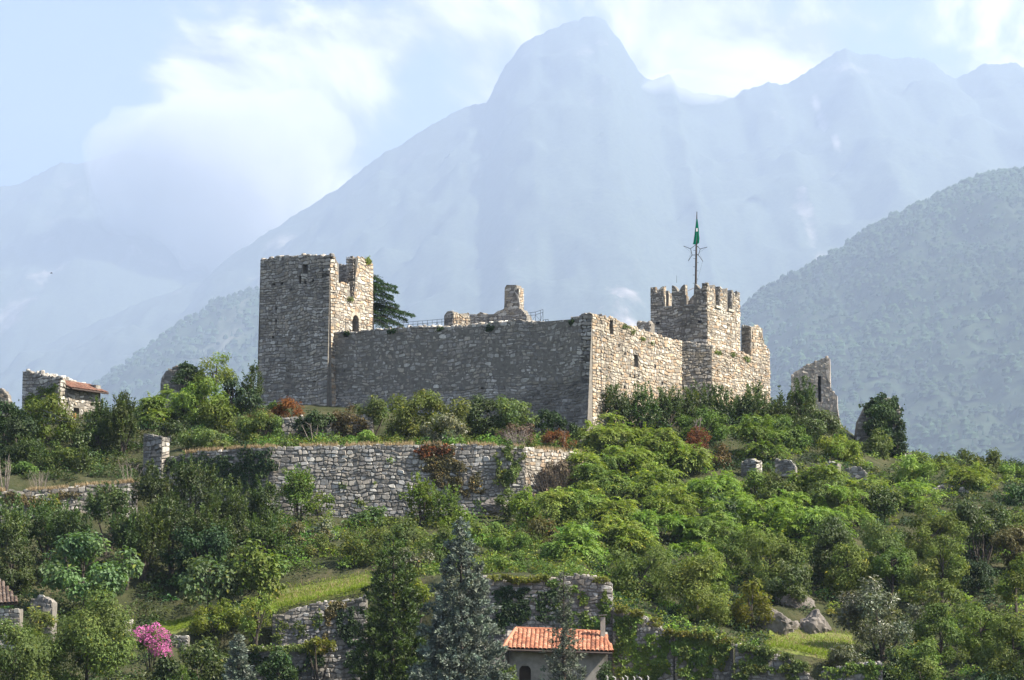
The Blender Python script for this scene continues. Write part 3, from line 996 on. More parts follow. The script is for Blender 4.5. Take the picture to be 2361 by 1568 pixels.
# ---- the bend: turret face and last stretch of wall ---------------------------
R1 = fr.P(sR1, C1[2])
d_b = np.array([math.cos(rad(-8)), math.sin(rad(-8))])
fb = Face(R1, d_b)
sR2 = solve_s(fb, 1640, R1[2] - 1)
prof_b = fb.prof([(1572, 788), (1590, 788), (1615, 792), (1640, 796)])
prof_b[0] = (0, prof_b[0][1]); prof_b[-1] = (sR2, prof_b[-1][1])
R2 = fb.P(sR2, R1[2])
fe = Face(R2, E2)
sR3 = solve_s(fe, 1775, R2[2] - 1.5)
prof_e = fe.prof([(1640, 796), (1665, 803), (1690, 808), (1705, 811), (1720, 816), (1731, 819), (1731.3, 752), (1742, 750), (1758, 755), (1760, 785), (1766, 800), (1774, 806), (1775, 812)])
prof_e[0] = (0, prof_e[0][1]); prof_e[-1] = (sR3, prof_e[-1][1])
t = thing('curtain_wall', 'bent end of the sunlit castle wall with a thin upright masonry stump at its far end', 'castle wall', (R2[0], R2[1], zb_corner + 2))
ms = Masonry(t, M['stone_castle'], seed=13)
hb = []
for (x, y, w, h) in [(1600, 900, 7, 10)]:
    a, b = fb.sz(x - w / 2, y + h / 2), fb.sz(x + w / 2, y - h / 2); hb.append((a[0], b[0], a[1], b[1], .5))
ms.slab(fb, jag(prof_b, .07, 7), zb_corner, 1.2, hb, sink=0.1)
ms.slab(fe, jag(prof_e, .06, 8), zb_corner, 1.1, sink=0.1)
ms.face_stones(fb, 0, sR2, prof_b, zb_corner + 2, .36, .25, PAL_GREY + PAL_WARM[:3], hb)
ms.face_stones(fe, 0, sR3, prof_e, zb_corner + 2, .38, .25, PAL_WARM, quoin=(True, False))
ms.cap_stones(fb, 0, sR2, [(s, z - .1) for s, z in prof_b], 1.1, .4, .2, PAL_GREY)
ms.cap_stones(fe, 0, fe.sz(1730, 818)[0], [(s, z - .1) for s, z in prof_e], 1.0, .4, .2, PAL_WARM)
# the stump's near side
sq = fe.sz(1731.3, 790)[0]
pst = fe.P(sq, 0)
fs = Face(pst - np.array([fe.n[0], fe.n[1], 0]) * 1.1, fe.n)      # reveal looking towards the viewer's left
ztop = fe.sz(1742, 751)[1]; zlow = fe.sz(1731, 819)[1]
ms.face_stones(fs, 0.0, 1.1, [(0, ztop), (1.1, ztop)], zlow, .36, .22, PAL_GREY)
ms.finish()

# ---- left tower ------------------------------------------------------------------
J = fw.P(sJ, ZW)
J0 = np.array([fw.p0[0] + fw.d[0] * sJ, fw.p0[1] + fw.d[1] * sJ])
K = J0 - E2 * 0.8
fl = Face(K, E1)
frt = Face(K, E2)
bat = lambda z: 0.35 * np.clip((J[2] + 1 - np.asarray(z, float)) / 9.0, 0, 1.3)
fl.off = bat; frt.off = bat
zT = J[2] + 6
s600 = solve_s(fl, 600, zT); s860 = solve_s(frt, 860, zT)
zb_t = W(690, 950, 262)[2] - 3
prof_l = fl.prof([(600, 597), (625, 594), (640, 590), (662, 588), (680, 588), (700, 586), (722, 588), (740, 585), (744, 590), (752, 589), (762, 587)])
prof_l[0] = (s600, prof_l[0][1]); prof_l[-1] = (0, prof_l[-1][1])
prof_t = frt.prof([(761, 587), (768, 592), (776, 598), (781, 606), (781.5, 651), (790, 651), (800, 654), (806, 657), (808, 688), (815, 686), (820, 640), (816.5, 612), (818, 593), (825, 590), (838, 591), (846, 597), (852, 604), (860, 610)])
prof_t[0] = (0, prof_t[0][1]); prof_t[-1] = (s860, prof_t[-1][1])
# keep the profile running one way
pt2 = [prof_t[0]]
for p in prof_t[1:]:
    pt2.append((max(p[0], pt2[-1][0] + 0.002), p[1]))
prof_t = pt2; prof_t[-1] = (s860, prof_t[-1][1])
hl = []
for (x, y, w, h, d) in [(704, 620, 11, 22, 0), (692, 645, 5, 19, 0), (704, 652, 6, 8, .5), (717, 648, 5, 6, .5), (722, 647, 5, 7, .5), (650, 653, 6, 7, .5), (631, 656, 7, 5, .5), (637, 711, 4, 8, .5), (637, 740, 4, 8, .5), (672, 668, 6, 4, .4), (630, 778, 4, 6, .5), (728, 880, 6, 5, .4)]:
    a, b = fl.sz(x - w / 2, y + h / 2), fl.sz(x + w / 2, y - h / 2)
    hl.append((a[0], b[0], a[1], b[1]) if d == 0 else (a[0], b[0], a[1], b[1], d))
ht = []
for (x, y, w, h) in [(819, 746, 15, 36)]:
    a, b = frt.sz(x - w / 2, y + h / 2), frt.sz(x + w / 2, y - h / 2); ht.append((a[0], b[0], a[1], b[1], .9))
t = thing('castle_tower', 'tall square ruined tower at the left with a broken notch in its sunlit side', 'tower', (K[0] - 2, K[1] + 3, zb_t))
ms = Masonry(t, M['stone_castle'], seed=14)
TK = 1.0
pl = jag(prof_l, .09, 21); ptj = jag(prof_t, .06, 22, .4)
ms.slab(fl, pl, zb_t, TK, hl, sink=0.1)
ms.slab(frt, ptj, zb_t, TK, ht, sink=0.1)
# far walls (their inner faces show through the notch and the window)
side = abs(s600)
Kl = K + E1 * s600
f_w = Face(Kl + E2 * s860, -E2)                      # outer left face, looking left
ms.slab(f_w, [(0, zT - .4), (s860 - TK, zT - .1)], zb_t, TK)
f_bi = Face(Kl + E2 * (s860 - TK), E1)               # inner face of the back wall
zbk = W(798, 609, K[1] + 6)[2]
ms.slab(f_bi, [(0.0, zbk + .6), (side * .6, zbk + .2), (side - TK, zbk)], zb_t, TK)
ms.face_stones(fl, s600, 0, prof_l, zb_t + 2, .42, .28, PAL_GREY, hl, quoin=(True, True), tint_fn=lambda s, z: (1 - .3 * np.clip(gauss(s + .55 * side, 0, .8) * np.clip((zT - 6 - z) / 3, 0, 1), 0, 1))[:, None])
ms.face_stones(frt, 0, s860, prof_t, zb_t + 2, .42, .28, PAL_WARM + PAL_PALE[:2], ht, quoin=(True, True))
ms.face_stones(f_bi, TK, side - TK, [(0, zbk + .6), (side, zbk)], zT - 4, .42, .28, PAL_GREY)
f_li = Face(Kl + E1 * TK + E2 * TK, E2)              # inner face of the left wall, in the sun
ms.face_stones(f_li, 0, s860 - 2 * TK, [(0, zT - .4), (s860, zT - .4)], zT - 4, .42, .28, PAL_WARM)
# the notch's upright cheek
sg = frt.sz(816, 640)[0]
fg = Face(np.array([*K]) + E2 * sg - E1 * TK, E1)
ms.face_stones(fg, 0, TK, [(0, frt.sz(818, 592)[1]), (TK, frt.sz(818, 592)[1])], frt.sz(818, 690)[1], .4, .26, PAL_GREY)
ms.cap_stones(fl, s600, 0, [(s, z - .12) for s, z in pl], TK, .42, .24, PAL_GREY, .8)
zfl = zT - 4.2
V, F = box_arrays([*(Kl + E1 * side / 2 + E2 * s860 / 2), zfl - .2], np.append(E1 * (side / 2 - TK * .9), 0), np.append(E2 * (s860 / 2 - TK * .9), 0), (0, 0, .2))
ms.core.append((V, F))
# arched head and dark door leaf in the side doorway
dw = ht[0]
V, F = box_arrays(frt.P((dw[0] + dw[1]) / 2, (dw[2] + dw[3]) / 2, -.78), np.append(frt.d * (dw[1] - dw[0]) / 2, 0), np.append(frt.n * .05, 0), (0, 0, (dw[3] - dw[2]) / 2))
ms.finish()
obj('door', mesh_from('door', V - np.array(t.location), F), M['wood'], t)
# voussoirs rounding the doorway's top corners
vs_ = []
cx_ = .5 * (dw[0] + dw[1]); hw = .5 * (dw[1] - dw[0])
for k in range(7):
    a0, a1 = math.pi * k / 7, math.pi * (k + 1) / 7
    ring = []
    for rr in (hw * .98, hw * .98 + .38):
        for a in (a0 + .02, a1 - .02):
            ring.append((cx_ - rr * math.cos(a), dw[3] - hw * .98 + rr * math.sin(a)))
    q = [ring[0], ring[1], ring[3], ring[2]]
    if k in (0, 1, 5, 6):
        corner = (cx_ - hw if k < 3 else cx_ + hw, dw[3])
    A = np.array([frt.P(p[0], p[1], -.3) for p in q] + [frt.P(p[0], p[1], .08) for p in q])
    F = np.array([(4, 5, 6, 7), (0, 1, 5, 4), (1, 2, 6, 5), (2, 3, 7, 6), (3, 0, 4, 7)], dtype=np.int32)
    c = A.mean(0)
    obj('stone', mesh_from('stone', A - c, F, tint=np.tile(np.array([[.40, .36, .29]]) * random.uniform(.85, 1.15), (8, 1))), M['stone_castle'], t, c - np.array(t.location))
for sgn in (-1, 1):
    pts = [(cx_ + sgn * hw, dw[3]), (cx_ + sgn * hw, dw[3] - hw)] + [(cx_ + sgn * hw * .98 * math.cos(a), dw[3] - hw + hw * .98 * math.sin(a)) for a in np.linspace(0, math.pi / 2, 6)]
    A = np.array([frt.P(p[0], p[1], -.02) for p in pts] + [frt.P(p[0], p[1], -.7) for p in pts])
    n = len(pts)
    Fq = np.array([(i, (i + 1) % n, n + (i + 1) % n, n + i) for i in range(n)], dtype=np.int32)
    obj('spandrel', mesh_from('spandrel', A - np.array(t.location), [Fq, np.arange(n)[None], np.arange(2 * n - 1, n - 1, -1)[None]]), M['mortar'], t)
# window bars
w0 = hl[0]
pa = fl.P((w0[0] + w0[1]) / 2, w0[2], -.3); pb = fl.P((w0[0] + w0[1]) / 2, w0[3], -.3)
pc = fl.P(w0[0], (w0[2] + w0[3]) / 2, -.3); pd = fl.P(w0[1], (w0[2] + w0[3]) / 2, -.3)
for (a, b) in ((pa, pb), (pc, pd)):
    V, F = tube_arrays([a, b], [.025, .025], 5)
    obj('window_bar', mesh_from('window_bar', V - np.array(t.location), F), M['iron'], t)

# ---- right tower with swallowtail merlons ------------------------------------------
T0 = W(1630, 705, 263.0)
ft = Face(T0, E1); fu = Face(T0, E2)
sT = solve_s(ft, 1500, T0[2]); sU = solve_s(fu, 1706, T0[2])
zB = zb_corner + 4
gap_z = T0[2] + .25


def crenel(L, gz, mh, nm, ng):
    """profile from 0 to L with three notched merlons"""
    mw = L / (nm + ng * (nm - 1)); gw = mw * ng
    p = []
    for k in range(nm):
        a = k * (mw + gw)
        if k: p.append((a - 1e-3, gz))
        if k == 0: p.append((a, gz + mh))
        else: p.append((a, gz + mh))
        q = [(0.08, .03), (0.2, -.1), (0.32, -.36), (0.42, -.72), (0.5, -.92), (.58, -.72), (.68, -.36), (.8, -.1), (.92, .03)]
        for f, dz in q: p.append((a + mw * f, gz + mh + dz * .8))
        p.append((a + mw, gz + mh))
        if k < nm - 1: p.append((a + mw + 1e-3, gz))
    return p, mw, gw


pL, mw, gw = crenel(-sT, gap_z, 2.15, 3, .62)
pL = [(sT + s, z) for s, z in pL]
pU, mwU, gwU = crenel(sU, gap_z, 2.15, 3, .55)
t = thing('castle_tower', 'square tower crowned with notched swallowtail merlons behind the sunlit wall', 'tower', (T0[0] - 1, T0[1] + 3, zB))
ms = Masonry(t, M['stone_castle'], seed=15)
TP = .55
ms.slab(ft, pL, zB, TP, [(-.55, -.1, T0[2] - 2.6, T0[2] - 2.1, .3)], step=.4, sink=.03)
ms.slab(fu, pU, zB, TP, step=.4, sink=.03)
Tl = T0[:2] + E1 * sT
fv = Face(Tl + E2 * sU, -E2)
ms.slab(fv, [(s, z) for s, z in pU], zB, TP, step=.4, sink=.03)
fx = Face(T0[:2] + E2 * sU, -E1)
ms.slab(fx, [(s + (-sT) * 0, z) for s, z in [(a - sT, b) for a, b in pL]], zB, TP, step=.4, sink=.03)
V, F = box_arrays([*(Tl + E1 * (-sT) / 2 + E2 * sU / 2), gap_z - .7], np.append(E1 * (-sT / 2 - .3), 0), np.append(E2 * (sU / 2 - .3), 0), (0, 0, .25))
ms.core.append((V, F))
bodyL = [(sT, gap_z), (0, gap_z)]; bodyU = [(0, gap_z), (sU, gap_z)]
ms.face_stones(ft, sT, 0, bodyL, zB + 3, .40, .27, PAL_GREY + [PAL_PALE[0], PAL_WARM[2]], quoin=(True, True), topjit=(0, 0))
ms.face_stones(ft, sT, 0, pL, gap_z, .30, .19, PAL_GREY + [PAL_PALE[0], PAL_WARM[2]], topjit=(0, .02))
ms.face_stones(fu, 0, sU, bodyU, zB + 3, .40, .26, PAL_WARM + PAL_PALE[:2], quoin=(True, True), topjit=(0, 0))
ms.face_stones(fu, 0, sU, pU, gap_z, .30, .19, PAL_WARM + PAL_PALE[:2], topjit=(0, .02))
for k in range(2):                                   # cheeks and sills of the gaps
    a = sT + mw + k * (mw + gw)
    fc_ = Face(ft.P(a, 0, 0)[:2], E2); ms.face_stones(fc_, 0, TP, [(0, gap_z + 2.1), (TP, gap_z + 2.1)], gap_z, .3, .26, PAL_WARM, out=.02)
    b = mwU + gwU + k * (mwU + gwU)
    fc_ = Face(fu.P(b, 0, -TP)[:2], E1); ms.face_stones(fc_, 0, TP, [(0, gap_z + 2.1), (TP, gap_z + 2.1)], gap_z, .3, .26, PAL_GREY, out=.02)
# inner cheeks of the far parapets seen through the gaps
fi = Face(Tl + E1 * TP, E2)
ms.face_stones(fi, 0, sU, [(sU - s, z) for s, z in pU[::-1]], gap_z - .5, .4, .26, PAL_WARM)
fj = Face(Tl + E2 * (sU - TP), E1)
ms.face_stones(fj, 0, -sT, [(-sT - s - sT * 0, z) for s, z in [(a - sT, b) for a, b in pL][::-1]], gap_z - .5, .4, .26, PAL_GREY)
ms.finish()
Lc = np.array(t.location)
for k in range(2):
    b = mwU + k * (mwU + gwU)
    V, F = box_arrays(fu.P(b + gwU / 2, gap_z - .1, .06), np.append(fu.d * (gwU * .62), 0), np.append(fu.n * .16, 0), (0, 0, .12))
    me = mesh_from('gap_sill', V - Lc, F, tint=np.tile([[.5, .46, .38]], (8, 1))); obj('gap_sill', me, M['stone_pale'], t)
    a = sT + mw + k * (mw + gw)
    V, F = box_arrays(ft.P(a + gw / 2, gap_z - .06, .04), np.append(ft.d * (gw * .55), 0), np.append(ft.n * .12, 0), (0, 0, .08))
    me = mesh_from('gap_sill', V - Lc, F, tint=np.tile([[.42, .4, .36]], (8, 1))); obj('gap_sill', me, M['stone_pale'], t)
# small broken block of wall beside the tower foot
f_s = Face(W(1468, 745, 263), E1)
a, b = f_s.sz(1468, 742), f_s.sz(1501, 745)
t = thing('broken_wall', 'small pale broken wall block on top of the sunlit wall left of the crowned tower', 'ruin', (*f_s.P(0, 0)[:2], a[1] - 1.5))
ms = Masonry(t, M['stone_pale'], seed=16)
pr = jag([(a[0], a[1]), (b[0], b[1])], .1, 2, .3)
ms.slab(f_s, pr, a[1] - 2.5, .8, sink=.08)
ms.face_stones(f_s, a[0], b[0], pr, a[1] - 2.5, .4, .26, PAL_PALE)
ms.cap_stones(f_s, a[0], b[0], pr, .8, .4, .2, PAL_PALE)
ms.finish()

# ---- courtyard fill behind the walls
cz = ZW - .55
A = fw.P(sJ, 0, -1.3)[:2]; B = fw.P(-1.2, 0, -1.3)[:2]; C_ = fr.P(sR1, 0, -1.3)[:2]; D = C_ + E2 * 14 - E1 * 2; E_ = A + E2 * 24
V = np.array([[*A, cz], [*B, cz], [*C_, cz], [*D, cz - .5], [*E_, cz + .3]])
V2 = V.copy(); V2[:, 2] -= 6
tag(obj('courtyard', mesh_from('courtyard', np.concatenate([V, V2]), [np.arange(5)[None].astype(np.int32), np.array([(i + 5, (i + 1) % 5 + 5, (i + 1) % 5, i) for i in range(5)], dtype=np.int32)]), M['mortar']), kind='structure')

# ---- chimney ruin inside ------------------------------------------------------------
t = thing('chimney_ruin', 'ruined inner wall with a tall chimney stump behind the railing', 'ruin', (*W(1180, 740, 268)[:2], cz - .2))
ms = Masonry(t, M['stone_pale'], seed=17)
fq = Face(W(1085, 725, 268), E1)
pr = fq.prof([(1083, 727), (1105, 726), (1106, 719), (1113, 721), (1116, 725), (1145, 724), (1148, 718), (1158, 714), (1162, 712), (1163.5, 690), (1161, 672), (1163, 664), (1168, 657), (1190, 657), (1192, 664), (1196, 668), (1196, 700), (1195, 712), (1204, 714), (1208, 722), (1214, 728), (1216, 738)])
p2 = [pr[0]]
for p in pr[1:]: p2.append((max(p[0], p2[-1][0] + .01), p[1]))
ms.slab(fq, p2, cz - .5, 1.0, step=.3)
ms.face_stones(fq, p2[0][0], p2[-1][0], p2, cz - .5, .42, .28, PAL_WARM[:3] + PAL_PALE[:4] + PAL_GREY[:3], joint=.012, out=.035)
sc = fq.sz(1196, 690)[0]
fch = Face(fq.P(sc, 0)[:2], E2)
ms.face_stones(fch, 0, 1.0, [(0, fq.sz(1196, 664)[1]), (1.0, fq.sz(1196, 664)[1])], fq.sz(1196, 714)[1], .4, .22, PAL_WARM)
fk = Face(W(1045, 720, 259.5), E2)
pr2 = fk.prof([(1045, 722), (1050, 721), (1060, 724), (1068, 726), (1074, 722), (1080, 723), (1085, 734)])
ms.slab(fk, pr2, cz - .5, .9, step=.3)
ms.face_stones(fk, pr2[0][0], pr2[-1][0], pr2, cz - .5, .36, .24, PAL_WARM)
fk2 = Face(fk.P(pr2[0][0], 0)[:2], E1)
pr3 = fk2.prof([(1024, 728), (1028, 722), (1036, 718), (1045, 718)]); pr3[-1] = (0, pr3[-1][1])
ms.slab(fk2, pr3, cz - .5, .9, step=.3)
ms.face_stones(fk2, pr3[0][0], 0, pr3, cz - .5, .4, .28, PAL_GREY)
ms.finish()

# ------------------------------------------------------------------ retaining walls and ruins
def face_between(a, b):
    return Face(np.array(a), np.array(b[:2]) - np.array(a[:2]))


def simple_wall(name, label, cat, a, b, top_px, zlow_px, thick, pal, sw, sh, mat='stone_castle', seed=1, quoin=(False, False), jg=.08, capn=.2, group=None, holes_px=(), out=.065, core=None, tint_fn=None, ends=(False, False), joint=.03, limit=300, sink=.1):
    fc = face_between(a, b)
    pr = fc.prof(top_px)
    q = [pr[0]]
    for p in pr[1:]: q.append((max(p[0], q[-1][0] + .01), p[1]))
    zl = a[1] * math.tan(PITCH + math.atan((784 - zlow_px) / FPX))
    hs = []
    for hpx in holes_px:
        x, y, w, h = hpx[:4]
        u, v = fc.sz(x - w / 2, y + h / 2), fc.sz(x + w / 2, y - h / 2)
        hs.append((u[0], v[0], u[1], v[1], hpx[4] if len(hpx) > 4 else .5))
    m = fc.P((q[0][0] + q[-1][0]) / 2, zl)
    t = thing(name, label, cat, m, group)
    ms = Masonry(t, M[mat], core_mat=M[core] if core else None, seed=seed)
    qj = jag(q, jg, seed)
    ms.slab(fc, qj, zl, thick, hs, sink=sink)
    ms.face_stones(fc, q[0][0], q[-1][0], q, zl, sw, sh, pal, hs, quoin=quoin, out=out, tint_fn=tint_fn, joint=joint)
    if capn: ms.cap_stones(fc, q[0][0], q[-1][0], [(s, z - .1) for s, z in qj], thick, sw, capn, pal, .7)
    if ends[1]:
        fe_ = Face(fc.P(q[-1][0], 0)[:2], np.array([-fc.n[0], -fc.n[1]])); ms.face_stones(fe_, 0, thick, [(0, q[-1][1]), (thick, q[-1][1])], zl, sw * .8, sh, pal, out=.03)
    ms.finish(limit=limit)
    return fc, q, t


# middle terrace wall, in three stretches that follow the hill
B0, B1, B2, B3 = W(330, 1055, 232.4), W(620, 1035, 230.0), W(1210, 1032, 229.6), W(1345, 1045, 234.0)
FB1, qB1, _ = simple_wall('terrace_wall', 'shaded left stretch of the middle terrace wall hung with dark ivy and dry grass', 'terrace wall', B0, B1,
                       [(385, 1052), (430, 1045), (480, 1040), (540, 1036), (620, 1031)], 1215, 1.2, PAL_DARK + PAL_GREY[:2], .44, .31, seed=31)
FB2, qB2, _ = simple_wall('terrace_wall', 'long pale middle stretch of the terrace wall below the castle, facing the viewer', 'terrace wall', B1, B2,
                       [(620, 1032), (700, 1029), (800, 1027), (900, 1026), (1000, 1024), (1100, 1025), (1160, 1028), (1210, 1032)], 1225, 1.2, PAL_PALE[1:] + PAL_GREY, .44, .31, mat='stone_pale', seed=32, joint=.035, out=.08)
FB3, qB3, _ = simple_wall('terrace_wall', 'sunlit cream stretch of the terrace wall turning away at its right end', 'terrace wall', B2, B3,
                       [(1210, 1033), (1260, 1036), (1300, 1040), (1345, 1045)], 1215, 1.2, PAL_WARM + PAL_PALE[:2], .40, .28, mat='stone_pale', seed=33)
FC, qC, _ = simple_wall('terrace_wall', 'low left terrace wall topped with straw coloured grass', 'terrace wall', W(-70, 1135, 223.6), W(322, 1108, 226.8),
                    [(-60, 1134), (40, 1131), (110, 1130), (180, 1122), (250, 1116), (318, 1110)], 1245, 1.2, PAL_DARK[:4] + PAL_GREY[:3], .45, .3, seed=34)
FD, qD, _ = simple_wall('garden_wall', 'low grey rubble wall half hidden by bushes at the foot of the left tower', 'wall', W(640, 960, 243.0), W(870, 958, 242.6),
                    [(650, 965), (700, 958), (760, 962), (800, 957), (860, 960)], 1032, .8, PAL_GREY[:4], .5, .32, seed=35)
# lower walls near the viewer
FA1, qA1, _ = simple_wall('garden_wall', 'pale rubble wall holding up the mown grass ramp', 'wall', W(625, 1420, 196.2), W(780, 1390, 196.0),
                      [(628, 1420), (660, 1408), (700, 1397), (740, 1390), (775, 1386)], 1600, .9, PAL_GREY + PAL_PALE[2:], .40, .28, mat='stone_mossy', seed=36, capn=.25)
FA0, qA0, _ = simple_wall('garden_wall', 'dark stepped rubble wall in front of the grass ramp, rising to the right', 'wall', W(540, 1500, 191.6), W(850, 1375, 191.2),
                      [(545, 1496), (620, 1492), (712, 1489), (738, 1450), (755, 1402), (790, 1388), (845, 1370)], 1640, .9, PAL_GREY + PAL_DARK[:3], .40, .28, mat='stone_mossy', seed=37, capn=.25)
FA2, qA2, _ = simple_wall('garden_wall', 'tall mossy rubble wall rising behind the red tiled cottage', 'wall', W(1110, 1335, 190.2), W(1412, 1340, 189.8),
                      [(1110, 1328), (1180, 1340), (1235, 1338), (1262, 1330), (1300, 1329), (1345, 1323), (1385, 1333), (1411, 1344)], 1640, 1.2, PAL_PALE[1:] + PAL_GREY[:4], .40, .28, mat='stone_mossy', seed=38, quoin=(False, True), ends=(False, True), jg=.1, capn=.22)
FA3, qA3, _ = simple_wall('garden_wall', 'sloping rubble wall right of the cottage with bright creeper on its top', 'wall', W(1411.5, 1400, 189.2), W(1553, 1465, 188.6),
                      [(1412, 1398), (1440, 1406), (1480, 1413), (1515, 1437), (1552, 1466)], 1640, 1.0, PAL_PALE[1:] + PAL_GREY[:3], .38, .27, mat='stone_mossy', seed=39, ends=(False, True))
FA4, qA4, _ = simple_wall('garden_wall', 'level bottom wall almost hidden under hanging ivy', 'wall', W(1555, 1460, 188.4), W(1692, 1480, 188.0),
                      [(1555, 1458), (1600, 1461), (1650, 1468), (1691, 1480)], 1640, 1.0, PAL_GREY, .40, .28, mat='stone_mossy', seed=40)
FA5, qA5, _ = simple_wall('garden_wall', 'lowest mossy wall stepping down to the bottom edge on the right', 'wall', W(1694, 1483, 187.0), W(1890, 1570, 186.4),
                      [(1694, 1483), (1730, 1491), (1765, 1496), (1800, 1512), (1830, 1523), (1850, 1540), (1885, 1572)], 1640, 1.0, PAL_DARK + PAL_GREY, .40, .28, mat='stone_mossy', seed=41)
FA6, qA6, _ = simple_wall('garden_wall', 'short grey wall at the bottom edge beneath the silver bush', 'wall', W(1888, 1550, 184.4), W(2040, 1525, 184.4),
                      [(1895, 1552), (1930, 1538), (1980, 1530), (2035, 1526)], 1640, .9, PAL_GREY, .40, .28, mat='stone_mossy', seed=42)
simple_wall('garden_wall', 'little pale rubble wall right behind the pink blossom', 'wall', W(360, 1470, 193.6), W(440, 1465, 193.4), [(368, 1474), (400, 1466), (434, 1464)], 1540, .6, PAL_PALE, .34, .25, mat='stone_pale', seed=43, capn=.15)
# broken piers, lower left
simple_wall('broken_pier', 'squat broken stone pier among the olive leaves at the lower left', 'ruin', W(70, 1380, 193), W(122, 1382, 192.6), [(70, 1382), (84, 1376), (100, 1372), (112, 1378), (121, 1386)], 1500, .9, PAL_GREY + PAL_PALE[2:], .42, .3, mat='stone_mossy', seed=44)
simple_wall('broken_pier', 'small pale pier with tufts of dry grass right of the big fig tree', 'ruin', W(250, 1412, 193), W(300, 1420, 192.8), [(252, 1414), (270, 1408), (285, 1418), (298, 1432)], 1500, .7, PAL_PALE, .4, .28, mat='stone_pale', seed=45)
# ruin fragments on the right slope
FR = [((1708, 1757), [(1708, 1068), (1722, 1056), (1735, 1056), (1745, 1060), (1756, 1064)], 1110, 239.4, 'first broken wall stub from the left on the wooded slope, with a squared corner'),
      ((1786, 1834), [(1786, 1058), (1800, 1059), (1818, 1059), (1828, 1066), (1834, 1074)], 1100, 240.0, 'dark flat topped wall stub on the wooded slope beside the squared one'),
      ((1906, 1932), [(1906, 1068), (1915, 1063), (1931, 1066)], 1100, 241.5, 'tiny wall stub below the yellow green bush on the right slope'),
      ((1942, 2000), [(1942, 1086), (1960, 1078), (1978, 1073), (1990, 1080), (1999, 1090)], 1125, 240.4, 'low rubble heap of a wall below the ivy covered pillar'),
      ((2083, 2125), [(2083, 1043), (2100, 1046), (2124, 1056)], 1085, 259.0, 'low wall remnant right behind the foot of the ivy covered pillar'),
      ((2150, 2200), [(2150, 1128), (2165, 1120), (2180, 1112), (2196, 1118)], 1185, 240.0, 'pale leaning wall remnant half lost in bushes near the right edge'),
      ((2210, 2244), [(2210, 1128), (2222, 1126), (2243, 1132)], 1175, 239.4, 'pale square wall block among bushes near the right edge')]
for i, ((x0, x1), tp, lo, Y, lab) in enumerate(FR):
    if i in (0, 6):
        xm = x1 - 14
        c0 = W(xm, tp[-1][1], Y)
        fa = Face(c0, E1); fb_ = Face(c0, E2)
        t = thing('broken_wall', lab, 'ruin', (c0[0], c0[1], W(xm, lo, Y)[2]))
        ms = Masonry(t, M['stone_mossy'], seed=50 + i)
        pa_ = [fa.sz(x, y) for x, y in tp if x <= xm]; zt = c0[2]
        pa_ = pa_ + [(0, zt)]
        pa_ = [(s, z) for s, z in pa_ if s <= 0]
        pb_ = [(0, zt), (fb_.sz(x1, tp[-1][1])[0], zt - .1)]
        zl = t.location[2]
        ms.slab(fa, pa_, zl, .8, sink=.05); ms.slab(fb_, pb_, zl, .8, sink=.05)
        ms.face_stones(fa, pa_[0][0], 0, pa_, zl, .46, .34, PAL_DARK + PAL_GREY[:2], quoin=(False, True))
        ms.face_stones(fb_, 0, pb_[-1][0], pb_, zl, .46, .34, PAL_PALE, quoin=(True, False))  # sun side coloured pale, shade side dark, on the same stub
        ms.cap_stones(fa, pa_[0][0], 0, pa_, .8, .4, .2, PAL_PALE)
        ms.finish()
    else:
        dark = i in (1,)
        simple_wall('broken_wall', lab, 'ruin', W(x0, tp[0][1], Y), W(x1, tp[-1][1], Y + (.8 if i > 3 else -.6)), tp, lo, .8, (PAL_DARK + PAL_GREY[:1]) if dark else PAL_DARK[:3] + PAL_GREY[:3], .42, .3, mat='stone_mossy', seed=50 + i, capn=.2)
simple_wall('broken_pier', 'stone stub at the foot of the sharp castle corner beside the rust coloured shrub', 'ruin', W(1336, 1010, 243.2), W(1388, 1004, 243.2), [(1337, 1016), (1345, 1004), (1360, 1000), (1375, 1004), (1386, 1012)], 1055, .9, PAL_PALE, .4, .3, mat='stone_pale', seed=60)
# tall leaning ruin on the right
fT, qT, tT = simple_wall('tower_ruin', 'tall jagged ruin with two dark slits standing free on the right', 'ruin', W(1825, 870, 266), W(1946, 1000, 265.0),
                     [(1824, 866), (1836, 856), (1852, 846), (1870, 838), (1890, 829), (1906, 823), (1913, 826), (1913.5, 838), (1910, 862), (1908, 895), (1922, 903), (1930, 912), (1931, 940), (1934, 962), (1940, 985), (1945, 1004)], 1030, .9,
                     [(.36, .32, .28), (.40, .36, .31), (.33, .295, .26), (.43, .39, .35)],   .32, .24, mat='stone_castle', seed=61, jg=.2, capn=.3, core='render_ruin', out=.015, joint=.006,
                     holes_px=[(1852, 875, 7, 16, .6), (1889.5, 898, 7, 62, .6), (1866, 885, 5, 7, .5)], sink=.02)
for (x, y0, y1) in [(1889.5, 868, 930), (1852, 867, 880)]:
    V, F = tube_arrays([fT.P(*fT.sz(x, y1), -.25), fT.P(*fT.sz(x, y0), -.25)], [.07, .07], 6)
    obj('steel_post', mesh_from('steel_post', V - np.array(tT.location), F), M['black'], tT)
fV, qV, _ = simple_wall('ivy_pillar', 'stump of tower wall on the far right, its left edge bare stone', 'ruin', W(1974, 1000, 262.4), W(2080, 950, 262.4),
                    [(1974, 1000), (1979, 968), (1988, 950), (1996, 932), (2010, 922), (2035, 914), (2066, 920), (2076, 940)], 1060, 1.6, PAL_GREY, .42, .28, seed=62)
fDk, qDk, _ = simple_wall('gable_ruin', 'dark jagged gable ruin left of the tall tower, overgrown behind trees', 'ruin', W(368, 880, 256), W(475, 870, 255), [(370, 884), (373, 868), (383, 853), (395, 849), (408, 841), (428, 837), (440, 846), (452, 860), (472, 872)], 960, .9, PAL_DARK, .42, .28, seed=63)
